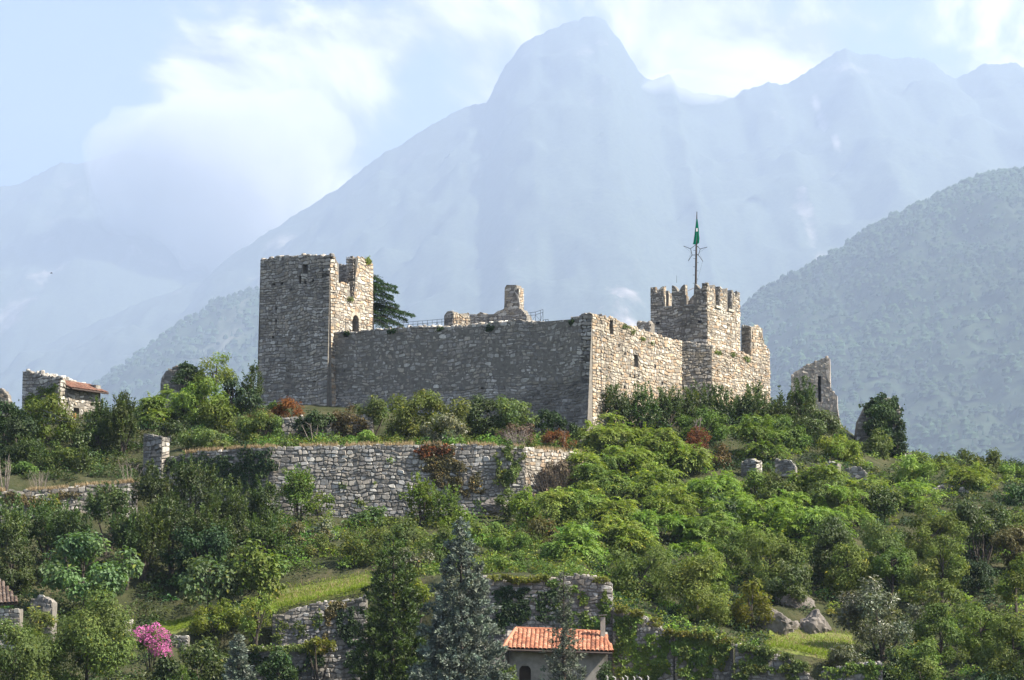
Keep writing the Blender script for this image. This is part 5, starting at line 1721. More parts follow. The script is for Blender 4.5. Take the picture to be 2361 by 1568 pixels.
def plant(kind, x0, x1, y0, y1, Y, label, depth=.85, dens=1.0, mat=None, group=None, trunk=True, L=None):
    SEED[0] += 1
    r = np.random.default_rng(SEED[0])
    name, cat, m = KIND[kind]
    m = mat or m
    k = Y / FPX
    c = W((x0 + x1) / 2, (y0 + y1) / 2, Y)
    rad3 = np.array([(x1 - x0) / 2 * k, (x1 - x0) / 2 * k * depth, (y1 - y0) / 2 * k])
    rad3[1] = min(max(rad3[1], .7), 3.2)
    area = math.pi * rad3[0] * rad3[2]
    if L is None and Y < 216 and kind in ('privet', 'olive', 'tree', 'bush', 'silver'): L = .20
    NL = lambda L_, asp_, cov=4.6: int(dens * .72 * cov * area / (L_ * L_ * asp_ * .5)) + 150
    if kind == 'ail':
        FL = r.uniform(.75, 1.2)
        V, F, t, lc = crown_fronds(r, rad3 * 1.08, int(dens * area * 33) + 40, FL, yellow=.03)
    elif kind == 'laurel':
        L = L or .25
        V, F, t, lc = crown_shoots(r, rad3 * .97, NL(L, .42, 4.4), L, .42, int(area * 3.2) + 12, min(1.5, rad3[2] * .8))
    elif kind == 'fig':
        L = L or .34
        V, F, t, lc = crown_lobed(r, rad3, NL(L, .75, 4.2), L, .75, 30, .27, up=.7, rnd=.6, droop=.55, yellow=.03, zmin=-.8)
    elif kind in ('russet',):
        V, F, t, lc = crown_lobed(r, rad3, NL(.24, .4, 3.2), .24, .4, 18, .32, rnd=1.1, yellow=0, zmin=-.8, inner=False)
    elif kind == 'dark':
        L = L or .24
        V, F, t, lc = crown_lobed(r, rad3, NL(L, .8, 4.2), L, .8, 26, .32, up=.1, out=1.0, rnd=.45, droop=.6, yellow=.02, core=.5, zmin=-.95)
    elif kind == 'wisp':
        V, F, t, lc = crown_lobed(r, rad3, NL(L or .24, .42, 1.5), L or .24, .42, 22, .24, rnd=1.0, droop=.4, yellow=.06, core=.1, zmin=-.8, inner=False)
    elif kind in ('silver',):
        L = L or .25
        V, F, t, lc = crown_lobed(r, rad3, NL(L, .5), L, .5, 28, .30, up=.5, yellow=.02, zmin=-.9)
    elif kind in ('privet', 'olive'):
        L = L or .24
        V, F, t, lc = crown_lobed(r, rad3 * 1.02, NL(L, .48), L, .48, 34, .27, up=.35, out=.95, rnd=.55, yellow=.03, zmin=-.9)
    elif kind == 'tree':
        L = L or .26
        V, F, t, lc = crown_lobed(r, rad3 * 1.02, NL(L, .5), L, .5, 30, .29, up=.35, out=.95, rnd=.5, yellow=.03, zmin=-.9)
    else:
        L = L or .24
        V, F, t, lc = crown_lobed(r, rad3 * 1.02, NL(L, .5), L, .5, 24, .32, up=.35, out=.9, rnd=.6, yellow=.03, zmin=-.95)
    LEAFCOUNT[0] += len(F)
    t = t * r.uniform(.76, 1.16) * np.array([r.uniform(.86, 1.14), 1, r.uniform(.75, 1.1)])   # every plant its own green
    gz_ = float(ground(c[0], c[1]))
    zb = min(gz_, c[2] - rad3[2] * .3)
    base = np.array([c[0], c[1], zb])
    t_ = thing(name, label, cat, base, group)
    obj('crown' if cat == 'tree' else 'foliage', mesh_from('crown', V + (c - base), F, tint=t), M[m], t_)
    if trunk:
        H = c[2] - zb
        rb = max(.035, min(.16, .035 * (H + rad3[2])))
        sel = lc[r.permutation(len(lc))[:(9 if cat == 'tree' else 5)]]
        top = (c - base) + [0, 0, rad3[2] * .25]
        if cat == 'tree':
            parts = trunk_parts(r, np.array([r.normal(0, .1), r.normal(0, .1), -.3]), top, rb, sel + (c - base), c)
            V2, F2 = join(parts)
            obj('trunk', mesh_from('trunk', V2, F2), M['bark'], t_)
        else:
            parts = [tube_arrays([np.array([r.normal(0, .12), r.normal(0, .12), -.3]), (s + c - base) * .5 * [1, 1, 1] + r.normal(0, .08, 3), s + c - base], [rb * .7, rb * .5, rb * .15], 5) for s in sel]
            V2, F2 = join(parts)
            obj('stems', mesh_from('stems', V2, F2), M['bark'], t_)
    return t_


def conifer(x, ytop, ybot, wpx, Y, label, m, ntuft, per, L, asp=.35, name='conifer_tree', pw=.85, thin=0.0, lift=.55):
    SEED[0] += 1
    r = np.random.default_rng(SEED[0])
    tp = W(x, ytop, Y); bt = W(x, ybot, Y)
    H = tp[2] - bt[2]
    V, F, t, C = crown_cone(r, wpx / 2 * Y / FPX, H, ntuft, per, L, asp, pw, thin=thin, lift=lift)
    LEAFCOUNT[0] += len(F)
    gz_ = min(float(ground(bt[0], Y)), bt[2] - .4)
    base = np.array([bt[0], bt[1], gz_])
    t_ = thing(name, label, 'tree', base)
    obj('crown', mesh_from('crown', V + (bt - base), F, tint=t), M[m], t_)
    o_ = bt - base
    parts = [tube_arrays([np.array([0, 0, -.3]), o_ + [0, 0, H * .5], o_ + [0, 0, H * .98]], [.2 + .01 * H, .12, .02], 8)]
    for i in r.permutation(ntuft)[:46]:
        z = max(C[i, 2] - .35 * np.linalg.norm(C[i, :2]), .1)
        parts.append(tube_arrays([o_ + [0, 0, z], o_ + C[i]], [.035, .012], 4))
    V2, F2 = join(parts)
    obj('trunk', mesh_from('trunk', V2, F2), M['bark'], t_)


P_ = plant
# ---- top left
P_('dark', -30, 60, 915, 1010, 240, 'dark ivy heap under the pointed ruin stub at the left edge')
P_('dark', 55, 185, 905, 1040, 240.5, 'tall ivy drape climbing up to the small roofed stone house', mat='bush', L=.2)
P_('dark', -30, 110, 960, 1120, 236, 'broad black green ivy bank at the left edge above the straw topped wall')
P_('laurel', 190, 262, 925, 1100, 238, 'pointed dark laurel right of the small roofed stone house')
P_('laurel', 245, 322, 905, 1105, 237.5, 'tallest pointed laurel between the roofed stone house and the gable ruin')
P_('bush', 95, 180, 1015, 1115, 233, 'pale green bush at the end of the left straw topped wall', mat='olive')
P_('dark', 150, 215, 970, 1060, 237, 'ivy clump hanging between the pale bush and the first pointed laurel', mat='laurel')
P_('laurel', 165, 205, 1040, 1112, 232, 'slim little laurel in front of the two pointed laurels')
P_('bush', 20, 90, 1060, 1118, 231, 'low ragged bush over the left wall beside bare white stems')
P_('ail', 325, 400, 905, 1000, 247, 'small pale feathery tree between the pointed laurels and the gable ruin')
P_('tree', 385, 455, 880, 1000, 250, 'bright yellow green tree in front of the dark gable ruin', mat='ail')
P_('wisp', 440, 560, 806, 905, 254, 'light airy tree rising highest left of the tall tower', mat='ail', dens=1.6)
P_('tree', 415, 530, 870, 1000, 248, 'rounded mid green tree under the airy one left of the tall tower')
P_('tree', 330, 440, 960, 1080, 240, 'dense green tree behind the squared gate pillar', mat='laurel')
P_('dark', 505, 570, 850, 975, 253, 'dark shaded ivy mass beside the tall left tower')
P_('laurel', 560, 607, 845, 950, 254, 'slender laurel touching the left corner of the tall tower')
P_('dark', 540, 610, 900, 975, 251, 'ivy at the foot of the slender laurel by the tall tower')
P_('dark', 395, 470, 845, 905, 254.6, 'ivy draped over the right side of the gable ruin')
# ---- terrace under the castle
P_('yellow', 530, 680, 950, 1030, 240, 'yellow green bush with a russet tinge below the left tower', mat='olive')
P_('rust', 560, 640, 940, 985, 242, 'orange tinged top growth behind the yellow green bush')
P_('bush', 410, 545, 985, 1045, 236, 'low straw green bush right of the gate pillar', mat='olive')
P_('russet', 635, 705, 915, 975, 244.4, 'rust brown dead shrub against the foot of the left tower')
P_('bush', 615, 665, 925, 960, 245, 'little green sprig bush between the tower foot and the dead shrub')
P_('dark', 675, 775, 945, 1015, 241.6, 'bramble tangle hanging over the low grey wall by the tower')
P_('rust', 770, 850, 940, 1010, 242, 'brown green bramble right of the low grey wall')
P_('bush', 815, 900, 912, 985, 243.6, 'mid green bush at the left of the big round bush under the long wall', mat='olive')
P_('silver', 870, 1085, 905, 1030, 240, 'big round silver green bush under the middle of the long castle wall', mat='olive')
P_('silver', 960, 1090, 950, 1030, 238, 'pale leaved lower part bush in front of the big round silver bush')
P_('bush', 1060, 1170, 915, 1020, 241, 'dark green bush right of the big round silver bush', mat='laurel')
P_('silver', 1130, 1232, 908, 1000, 240.6, 'bush of pale shiny leaves leaning right towards the stained wall', mat='fig')
P_('rust', 1150, 1240, 975, 1040, 238, 'grey brown withered bush above the terrace wall end', mat='deadleaf')
P_('russet', 1235, 1335, 990, 1042, 236.8, 'rust red dead bracken bush at the foot of the stained wall')
P_('bush', 1225, 1310, 940, 990, 244.4, 'dim green bush in the shade of the stained castle wall', mat='dark')
P_('dark', 1290, 1340, 975, 1010, 244, 'dim ivy patch in the shade next to the sharp castle corner')
P_('bush', 820, 870, 990, 1035, 236, 'tiny bright green tuft on the terrace wall edge below the long wall', mat='ail')
# ---- in front of the terrace wall
P_('laurel', 300, 395, 1070, 1220, 219, 'dark laurel with bright tips left end of the terrace wall')
P_('laurel', 385, 505, 1058, 1240, 221, 'big dark laurel in front of the ivy hung stretch of terrace wall')
P_('laurel', 475, 575, 1105, 1290, 217, 'dark laurel tree right of the biggest one, below the terrace wall')
P_('laurel', 560, 650, 1110, 1260, 219, 'laurel at the left corner of the pale terrace wall stretch')
P_('laurel', 270, 400, 1170, 1330, 213, 'deep shaded laurel behind the big fig tree')
P_('dark', 380, 560, 1210, 1370, 211, 'nearly black thicket between the two fig trees')
P_('wisp', 640, 728, 1060, 1195, 226, 'thin pale young tree standing before the pale terrace wall', mat='olive', dens=1.2)
P_('laurel', -40, 70, 1150, 1300, 212, 'dark laurel at the left edge below the straw topped wall')
P_('laurel', 55, 170, 1155, 1290, 214, 'bright tipped laurel below the middle of the straw topped wall')
P_('laurel', 200, 300, 1125, 1240, 217, 'laurel bush filling the gap at the right end of the straw topped wall')
P_('yellow', 100, 135, 1140, 1190, 222.6, 'little yellow shoot growing against the straw topped wall')
P_('tree', -30, 80, 1250, 1380, 206, 'shaded tree at the left edge behind the shed roof', mat='laurel')
P_('fig', 45, 345, 1228, 1405, 202, 'big fig tree with broad pale leaves at the lower left', depth=.6)
P_('fig', 405, 560, 1260, 1400, 203, 'broad leaved fig tree left of the mown grass ramp')
P_('fig', 530, 662, 1245, 1385, 203.4, 'second broad leaved tree overhanging the end of the mown grass ramp', mat='ail')
P_('bush', 430, 560, 1385, 1475, 197.5, 'light yellow green shrub at the lower end of the grass ramp', mat='yellow', dens=.8)
P_('wisp', 545, 650, 1345, 1485, 195, 'slim young tree in front of the pale wall under the grass ramp', mat='ail', dens=1.5)
P_('rust', 615, 760, 1205, 1280, 216, 'reddish green shrub below the left part of the pale terrace wall')
P_('silver', 690, 790, 1195, 1280, 217, 'grey leaved shrub below the pale terrace wall')
P_('dark', 640, 780, 1255, 1310, 213, 'dark undergrowth on the bank above the grass ramp')
P_('yellow', 800, 905, 1160, 1240, 222, 'shrub with big pale yellow leaves before the pale terrace wall', mat='fig', L=.34)
P_('wisp', 765, 935, 1205, 1335, 209, 'thin crowned olive tree on the top of the grass ramp', mat='olive', dens=2.0)
P_('bush', 880, 985, 1195, 1300, 214, 'grey green bush behind the thin crowned olive tree', mat='olive')
P_('laurel', 940, 1010, 1105, 1230, 223, 'tall light green shrub against the pale terrace wall', mat='bush')
P_('laurel', 995, 1060, 1130, 1240, 222, 'second light green shrub by the russet creeper on the terrace wall', mat='bush')
P_('bush', 960, 1060, 1215, 1330, 205, 'dull green bush left of the blue cypress tip', mat='olive')
P_('silver', 900, 1010, 1260, 1345, 203, 'pale speckled bush behind the dark yew')
P_('tree', 1085, 1180, 1190, 1290, 215, 'leafy green tree right behind the blue cypress tip')
P_('yellow', 1170, 1260, 1125, 1215, 222, 'light green bush below the sunlit end of the terrace wall', mat='ail')
P_('rust', 1195, 1300, 1190, 1310, 211, 'bronze green shrub above the tall mossy wall')
P_('ail', 1265, 1370, 1205, 1335, 206, 'bright feathery tree hanging over the tall mossy wall')
P_('bush', 1110, 1210, 1265, 1335, 202, 'green bush on the left part of the tall mossy wall')
P_('ail', 1240, 1330, 1125, 1215, 219, 'feathery tree right of the light green bush under the terrace wall end')
P_('rust', 1235, 1330, 1060, 1130, 231, 'withered grey brown tangle before the sunlit end of the terrace wall', mat='deadleaf', dens=.6)
# ---- right: row under the sunlit castle wall
P_('laurel', 1372, 1450, 888, 1010, 248, 'upright laurel next to the sharp corner of the castle')
P_('laurel', 1435, 1520, 895, 1010, 251, 'upright laurel under the slit window of the sunlit wall')
P_('laurel', 1505, 1580, 900, 1010, 254, 'upright laurel below the bend of the sunlit wall')
P_('laurel', 1570, 1650, 895, 1010, 256, 'upright laurel left of the pointed one below the wall bend')
P_('laurel', 1618, 1700, 890, 1015, 257, 'pointed laurel just right of the wall bend')
P_('laurel', 1690, 1785, 892, 1020, 258, 'broad laurel below the end of the castle wall')
P_('laurel', 1770, 1840, 905, 1020, 259, 'laurel in the gap between castle wall end and the tall jagged ruin')
P_('laurel', 1822, 1880, 872, 1010, 259.5, 'narrow pointed laurel before the tall jagged ruin')
P_('tree', 1820, 1950, 920, 1070, 255, 'dark glossy tree at the foot of the tall jagged ruin', mat='laurel')
P_('tree', 1755, 1860, 955, 1080, 250, 'leafy olive green tree left of the dark glossy one under the tall jagged ruin')
P_('ail', 1690, 1790, 960, 1075, 246, 'feathery tree below the broad laurel and right of the rust brown shrub')
P_('tree', 1560, 1690, 940, 1030, 250, 'mid green tree above the rust brown shrub on the right slope')
P_('russet', 1565, 1650, 990, 1060, 243.6, 'rust brown dead shrub in the middle of the green slope')
P_('rust', 1610, 1695, 1030, 1092, 242, 'brown green bramble tail below the rust brown dead shrub')
P_('yellow', 1878, 1992, 1000, 1095, 249, 'yellow green bush between the tall jagged ruin and the ivy pillar', mat='ail')
P_('silver', 1985, 2055, 985, 1080, 256, 'pale green creeper bush at the left foot of the ivy pillar', mat='fig')
P_('dark', 1988, 2082, 912, 1055, 260.4, 'thick ivy cloak on the stump of tower wall at the far right', L=.24, trunk=False)
P_('dark', 2040, 2090, 990, 1065, 259, 'lower trailing ivy at the right side of the ivy pillar', L=.22)
# ---- right: feathery slope
P_('ail', 1305, 1385, 1035, 1120, 232.4, 'feathery tree hiding the far end of the sunlit terrace wall stretch')
P_('ail', 1340, 1470, 965, 1090, 240, 'feathery tree at the foot of the sharp castle corner')
P_('ail', 1440, 1580, 985, 1110, 240, 'feathery tree second from the sharp castle corner on the upper slope')
P_('ail', 1520, 1620, 1010, 1110, 239, 'feathery tree left of the rust brown dead shrub')
P_('ail', 1325, 1450, 1060, 1190, 230, 'feathery tree right beside the sunlit end of the terrace wall')
P_('ail', 1430, 1580, 1075, 1210, 230, 'wide feathery tree in the middle of the upper right slope')
P_('ail', 1560, 1690, 1080, 1190, 231, 'feathery tree below the brown bramble tail')
P_('bush', 1690, 1790, 1085, 1170, 234, 'dull green bush right under the squared wall stub')
P_('tree', 1740, 1850, 1095, 1200, 231, 'grey green tree under the flat topped wall stub', mat='olive')
P_('ail', 1830, 1960, 1075, 1190, 233, 'feathery tree below the tiny wall stub on the right slope')
P_('ail', 1940, 2060, 1095, 1200, 233, 'feathery tree below the low rubble heap')
P_('silver', 1965, 2080, 1120, 1215, 230, 'dark grey leaved bush with pale flecks on the right slope', mat='laurel')
P_('bush', 2050, 2170, 1050, 1150, 243, 'green bush right of the ivy pillar on the crest', mat='ail')
P_('tree', 2140, 2320, 1035, 1120, 250, 'wide olive coloured bush on the right crest against the hazy hill', mat='olive')
P_('bush', 2085, 2160, 1040, 1100, 254, 'small bush on the crest beside the low wall remnant', mat='olive')
P_('bush', 2280, 2400, 1070, 1150, 247, 'low green bush where the crest leaves the photo on the right', mat='ail')
P_('ail', 2150, 2290, 1070, 1150, 242, 'feathery growth on the crest above the pale square wall block')
P_('dark', 2280, 2400, 1110, 1200, 238, 'black green ivy hump at the right edge below the crest')
P_('bush', 2225, 2290, 1120, 1170, 240.6, 'dark bush tucked beside the pale square wall block', mat='dark')
P_('ail', 1340, 1470, 1150, 1290, 219, 'feathery tree on the mid slope above the glossy tree')
P_('ail', 1450, 1600, 1170, 1320, 218, 'large feathery tree in the middle of the right slope')
P_('ail', 1585, 1710, 1165, 1310, 219, 'feathery tree with long drooping fronds left of the dense olive tree')
P_('ail', 1690, 1830, 1160, 1280, 221, 'feathery tree above the dense olive tree')
P_('ail', 1560, 1680, 1250, 1400, 209, 'low feathery tree right beside the glossy speckled tree')
P_('privet', 1690, 1860, 1220, 1400, 209, 'dense olive green tree above the rock outcrop')
P_('ail', 1810, 1940, 1165, 1270, 222, 'feathery tree right of the middle of the slope')
P_('tree', 1840, 1990, 1205, 1390, 211, 'dark rounded tree above the right rock slab', mat='laurel')
P_('privet', 1970, 2110, 1180, 1370, 213, 'grey green tall tree on the middle right slope')
P_('tree', 2080, 2220, 1160, 1340, 214, 'loose green tree left of the multi stemmed tree')
P_('yellow', 2060, 2230, 1310, 1400, 205, 'yellow flecked shrub below the loose green tree', mat='olive')
P_('tree', 2195, 2345, 1140, 1275, 221, 'multi stemmed round tree with bare trunks near the right edge', mat='laurel')
P_('rust', 2290, 2400, 1200, 1330, 217, 'orange brown thicket at the right edge under the multi stemmed tree', mat='rustgreen')
P_('tree', 2300, 2420, 1170, 1300, 223, 'tree cut by the right edge beside the multi stemmed one')
P_('bush', 2200, 2300, 1290, 1370, 212, 'shaded bush under the bare trunks of the multi stemmed tree', mat='dark')
P_('privet', 1385, 1560, 1255, 1425, 203, 'glossy speckled tree right of the tall mossy wall')
P_('privet', 1515, 1700, 1260, 1460, 200, 'larger glossy speckled tree above the ivy hidden wall', mat='olive')
P_('yellow', 1680, 1790, 1340, 1445, 200.5, 'yellow green spreading tree left of the rock outcrop', dens=.8, mat='yellow')
P_('silver', 1925, 2135, 1335, 1500, 195, 'big silver green bush right of the small lawn', L=.23)
P_('tree', 2105, 2230, 1385, 1568, 190, 'bright green tree at the bottom right of the silver bush', mat='bush')
P_('tree', 2190, 2330, 1360, 1530, 193, 'green tree behind the bottom right corner trees', mat='bush')
P_('olive', 2250, 2420, 1400, 1600, 187, 'olive green tree in the bottom right corner')
P_('tree', 2060, 2180, 1480, 1620, 184, 'low tree at the bottom edge under the silver bush', mat='olive')
P_('bush', 1905, 2010, 1470, 1560, 189, 'grey green shrub over the short bottom wall', mat='silver')
P_('bush', 2010, 2110, 1490, 1590, 187, 'dark bush beneath the big silver bush', mat='laurel')

# ---- more of the dense growth on both slopes
P_('laurel', 345, 450, 1150, 1290, 214.5, 'shaded laurel below the big dark one by the terrace wall')
P_('laurel', 430, 540, 1170, 1320, 212.5, 'laurel above the broad leaved trees left of the grass ramp')
P_('laurel', 110, 215, 1175, 1310, 209, 'laurel behind the top of the big fig tree')
P_('laurel', -10, 60, 1185, 1290, 209, 'low laurel at the left edge above the shaded tree')
P_('laurel', 250, 330, 1185, 1300, 211.5, 'laurel right above the big fig tree')
P_('laurel', 570, 660, 1190, 1310, 211, 'dark laurel above the end of the grass ramp')
P_('bush', 480, 560, 1010, 1045, 235.5, 'flat green bush on the terrace under the yellow green bush', mat='olive')
P_('laurel', 20, 95, 1010, 1105, 234, 'laurel in the shade of the ivy bank')
P_('tree', 455, 545, 915, 1010, 245, 'round green bush tree left of the tower ivy')
P_('bush', 1330, 1400, 1105, 1180, 227, 'green bush in the gap right of the terrace wall end', mat='ail')
P_('ail', 1395, 1500, 1020, 1130, 235, 'feathery tree between the corner one and the wide one')
P_('ail', 1490, 1590, 1120, 1230, 225, 'feathery tree under the wide one on the right slope')
P_('ail', 1640, 1740, 1120, 1220, 226, 'feathery tree below the dull green bush')
P_('ail', 1760, 1870, 1130, 1230, 226, 'feathery tree below the grey green one')
P_('ail', 1880, 2000, 1130, 1230, 227, 'feathery tree above the dark rounded tree')
P_('tree', 1900, 2010, 1250, 1370, 208, 'green tree right above the right rock slab', mat='bush')
P_('ail', 1390, 1500, 1200, 1300, 213, 'feathery tree behind the glossy speckled tree')
P_('ail', 1300, 1400, 1130, 1240, 220, 'feathery tree left of the mid slope one')
P_('tree', 1620, 1730, 1210, 1330, 212, 'leafy tree left behind the dense olive green tree', mat='bush')
P_('tree', 1760, 1880, 1290, 1400, 204.6, 'dark leafy tree over the upper rock ledge', mat='laurel')
P_('tree', 2120, 2230, 1240, 1370, 208, 'green tree left of the shaded bush under bare trunks', mat='bush')
P_('tree', 2000, 2110, 1250, 1350, 207, 'green tree above the big silver bush', mat='bush')
P_('ail', 2060, 2180, 1110, 1210, 236, 'feathery tree left of the pale leaning wall remnant')
P_('bush', 2180, 2280, 1170, 1240, 229, 'leafy bush above the multi stemmed tree', mat='ail')
P_('tree', 2290, 2400, 1280, 1400, 205, 'green tree at the right edge above the corner trees', mat='bush')
P_('bush', 1020, 1110, 1180, 1260, 216, 'green bush below the second light green shrub', mat='ail')
P_('bush', 1130, 1230, 1215, 1290, 209, 'bush between the blue cypress and the bronze green shrub', mat='bush')
P_('bush', 690, 790, 1235, 1300, 211.5, 'dull bush on the bank above the grass ramp', mat='olive')

P_('laurel', 655, 720, 1090, 1200, 225, 'dark slim laurel right of the thin pale young tree by the terrace wall', mat='bush')
P_('wisp', 700, 770, 1120, 1215, 224, 'wispy sapling before the left half of the pale terrace wall', mat='bush', dens=1.5)
P_('bush', 1140, 1200, 1130, 1200, 225, 'olive bush beside the grey rock lump at the terrace wall foot', mat='olive')
P_('bush', 1150, 1195, 1525, 1600, 182.4, 'green bush against the left wall of the red roofed cottage', mat='bush')
P_('bush', 1375, 1420, 1530, 1610, 182.0, 'leafy bush at the right corner of the red roofed cottage', mat='laurel')
P_('bush', 590, 690, 1500, 1590, 188.6, 'dark bush at the foot of the stepped wall below the grass ramp', mat='laurel')
P_('wisp', 60, 130, 1395, 1470, 190.5, 'thin leafy sapling before the squat broken pier', mat='olive', dens=2)
P_('tree', 1430, 1540, 1030, 1140, 236.5, 'taller green tree standing out of the feathery trees below the corner', mat='bush')
P_('tree', 1600, 1700, 1130, 1270, 222, 'taller dark tree among the feathery trees of the mid slope', mat='laurel')
P_('privet', 1860, 1960, 1090, 1210, 229, 'olive green tree rising from the feathery trees on the right slope', mat='olive')
# ---- bottom left and middle
P_('olive', 75, 325, 1370, 1620, 181, 'large olive green tree filling the bottom left')
P_('olive', -70, 135, 1415, 1640, 178, 'olive green tree in the bottom left corner')
P_('dark', 385, 545, 1468, 1610, 186, 'dark rounded hedge right of the pink blossom', mat='laurel')
P_('dark', 345, 420, 1500, 1590, 184, 'dark ivy bush below the pink blossom')
P_('yellow', 700, 770, 1462, 1510, 189.6, 'small yellow leaved sprig on the stepped wall top', mat='yellow')
P_('yellow', 895, 1000, 1330, 1420, 187, 'bright yellow green leaves glowing between yew and cypress', mat='yellow')
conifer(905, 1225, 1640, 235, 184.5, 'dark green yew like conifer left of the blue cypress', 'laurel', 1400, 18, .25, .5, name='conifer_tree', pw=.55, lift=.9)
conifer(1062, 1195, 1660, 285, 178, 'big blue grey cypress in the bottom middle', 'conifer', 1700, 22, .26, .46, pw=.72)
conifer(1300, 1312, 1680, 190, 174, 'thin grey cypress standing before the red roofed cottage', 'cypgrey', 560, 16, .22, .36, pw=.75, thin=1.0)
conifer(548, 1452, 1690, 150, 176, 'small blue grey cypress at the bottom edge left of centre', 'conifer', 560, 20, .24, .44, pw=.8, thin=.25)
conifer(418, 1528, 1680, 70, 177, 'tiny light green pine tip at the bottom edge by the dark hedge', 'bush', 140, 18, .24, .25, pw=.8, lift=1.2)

# pink crape myrtle
def myrtle():
    r = np.random.default_rng(77)
    c = W(348, 1482, 187.5)
    rad3 = np.array([1.5, 1.1, 1.25])
    base = np.array([c[0], c[1], min(float(ground(c[0], c[1])), c[2] - 1.6)])
    t_ = thing('blossom_shrub', 'pink flowering shrub at the lower left beside the big olive tree', 'shrub', base)
    V, F, t, lc = crown_lobed(r, rad3 * .8, 700, .18, .5, 10, .35)
    obj('foliage', mesh_from('foliage', V + c - base, F, tint=t), M['bush'], t_)
    pts = []
    for (x, y) in [(312, 1460), (322, 1455), (335, 1450), (345, 1455), (352, 1448), (362, 1444), (372, 1455), (318, 1470), (330, 1468), (342, 1470), (355, 1474), (368, 1466), (385, 1462), (384, 1474), (340, 1482), (352, 1486), (362, 1492), (372, 1488), (380, 1498), (388, 1492), (360, 1503), (374, 1507), (348, 1498), (388, 1506)]:
        p = W(x, y, 187 + r.uniform(-.5, .5)) - base
        n = 60
        d = rdir(r, n)
        P = p + d * (.19 + .12 * r.random((n, 1))) * [1.1, 1, 1.1]
        V, F = leaf_quads(P, norm(d + r.normal(0, .4, (n, 3))), rdir(r, n), np.full(n, .12), np.full(n, .1))
        obj('blossom', mesh_from('blossom', V - p, F, tint=np.repeat(tints(r, n, yellow=0), 4, 0)), M['pink'], t_, p)
    parts = [tube_arrays([np.array([0, 0, -.3]), (s + c - base) * .5, s + c - base], [.04, .03, .01], 5) for s in lc[:7]]
    V, F = join(parts); obj('stems', mesh_from('stems', V, F), M['bark'], t_)


myrtle()

# cedar behind the left tower
def cedar():
    r = np.random.default_rng(78)
    Y = 278
    k = Y / FPX
    b = W(846, 770, Y); b[2] = cz - 1
    t_ = thing('cedar_tree', 'dark cedar with flat tiered boughs behind the left tower', 'tree', b)
    parts = [tube_arrays([np.zeros(3), np.array([0, 0, 3.0]), np.array([.1, 0, W(846, 640, Y)[2] - b[2]])], [.3, .24, .05], 8)]
    Ps, Ts, Ns = [], [], []
    for (xe, ye, ys_) in [(882, 648, 640), (912, 662, 652), (914, 672, 660), (905, 684, 668), (918, 705, 690), (920, 716, 698), (955, 727, 706), (938, 738, 712), (930, 752, 725), (900, 758, 735), (905, 690, 676), (925, 722, 704), (880, 668, 655), (890, 745, 730), (912, 745, 716)] + [(800 - 10 * i, 660 + 14 * i, 648 + 13 * i) for i in range(6)] + [(860, 640 + 16 * i, 635 + 16 * i) for i in range(6)]:
        e = W(xe, ye, Y + r.uniform(-2.5, 2.5)) - b
        s = np.array([0, 0, W(846, ys_, Y)[2] - b[2]])
        m_ = (s + e) / 2 + [0, 0, .35]
        parts.append(tube_arrays([s, m_, e], [.08, .05, .015], 5))
        n = int(700 * max(.4, np.linalg.norm(e - s) / 4))
        f = r.random(n) ** .75
        c_ = (s * (1 - f)[:, None] ** 2 + 2 * m_ * (f * (1 - f))[:, None] + e * (f * f)[:, None])
        side = np.cross(norm(e - s), [0, 0, 1.0])
        w_ = (.75 * np.sin(np.clip(f, .05, 1) * 2.6) + .12) * r.normal(0, .6, n)
        P = c_ + side * w_[:, None] + np.stack([np.zeros(n), np.zeros(n), -.22 * np.abs(w_) - .05 * r.random(n) + .06 * r.normal(0, 1, n)], 1)
        Ps.append(P); Ts.append(norm(e - s) * .6 + side * np.sign(w_)[:, None] * .6 + [0, 0, -.45] + r.normal(0, .3, (n, 3))); Ns.append(norm(np.array([0, 0, 1.0]) + r.normal(0, .5, (n, 3))))
    P = np.concatenate(Ps); n = len(P)
    V, F = leaf_quads(P, np.concatenate(Ns), np.concatenate(Ts), r.uniform(.2, .38, n), r.uniform(.07, .12, n))
    LEAFCOUNT[0] += n
    obj('crown', mesh_from('crown', V, F, tint=np.repeat(tints(r, n, yellow=0), 4, 0)), M['cedar'], t_)
    V, F = join(parts); obj('trunk', mesh_from('trunk', V, F), M['bark'], t_)


cedar()


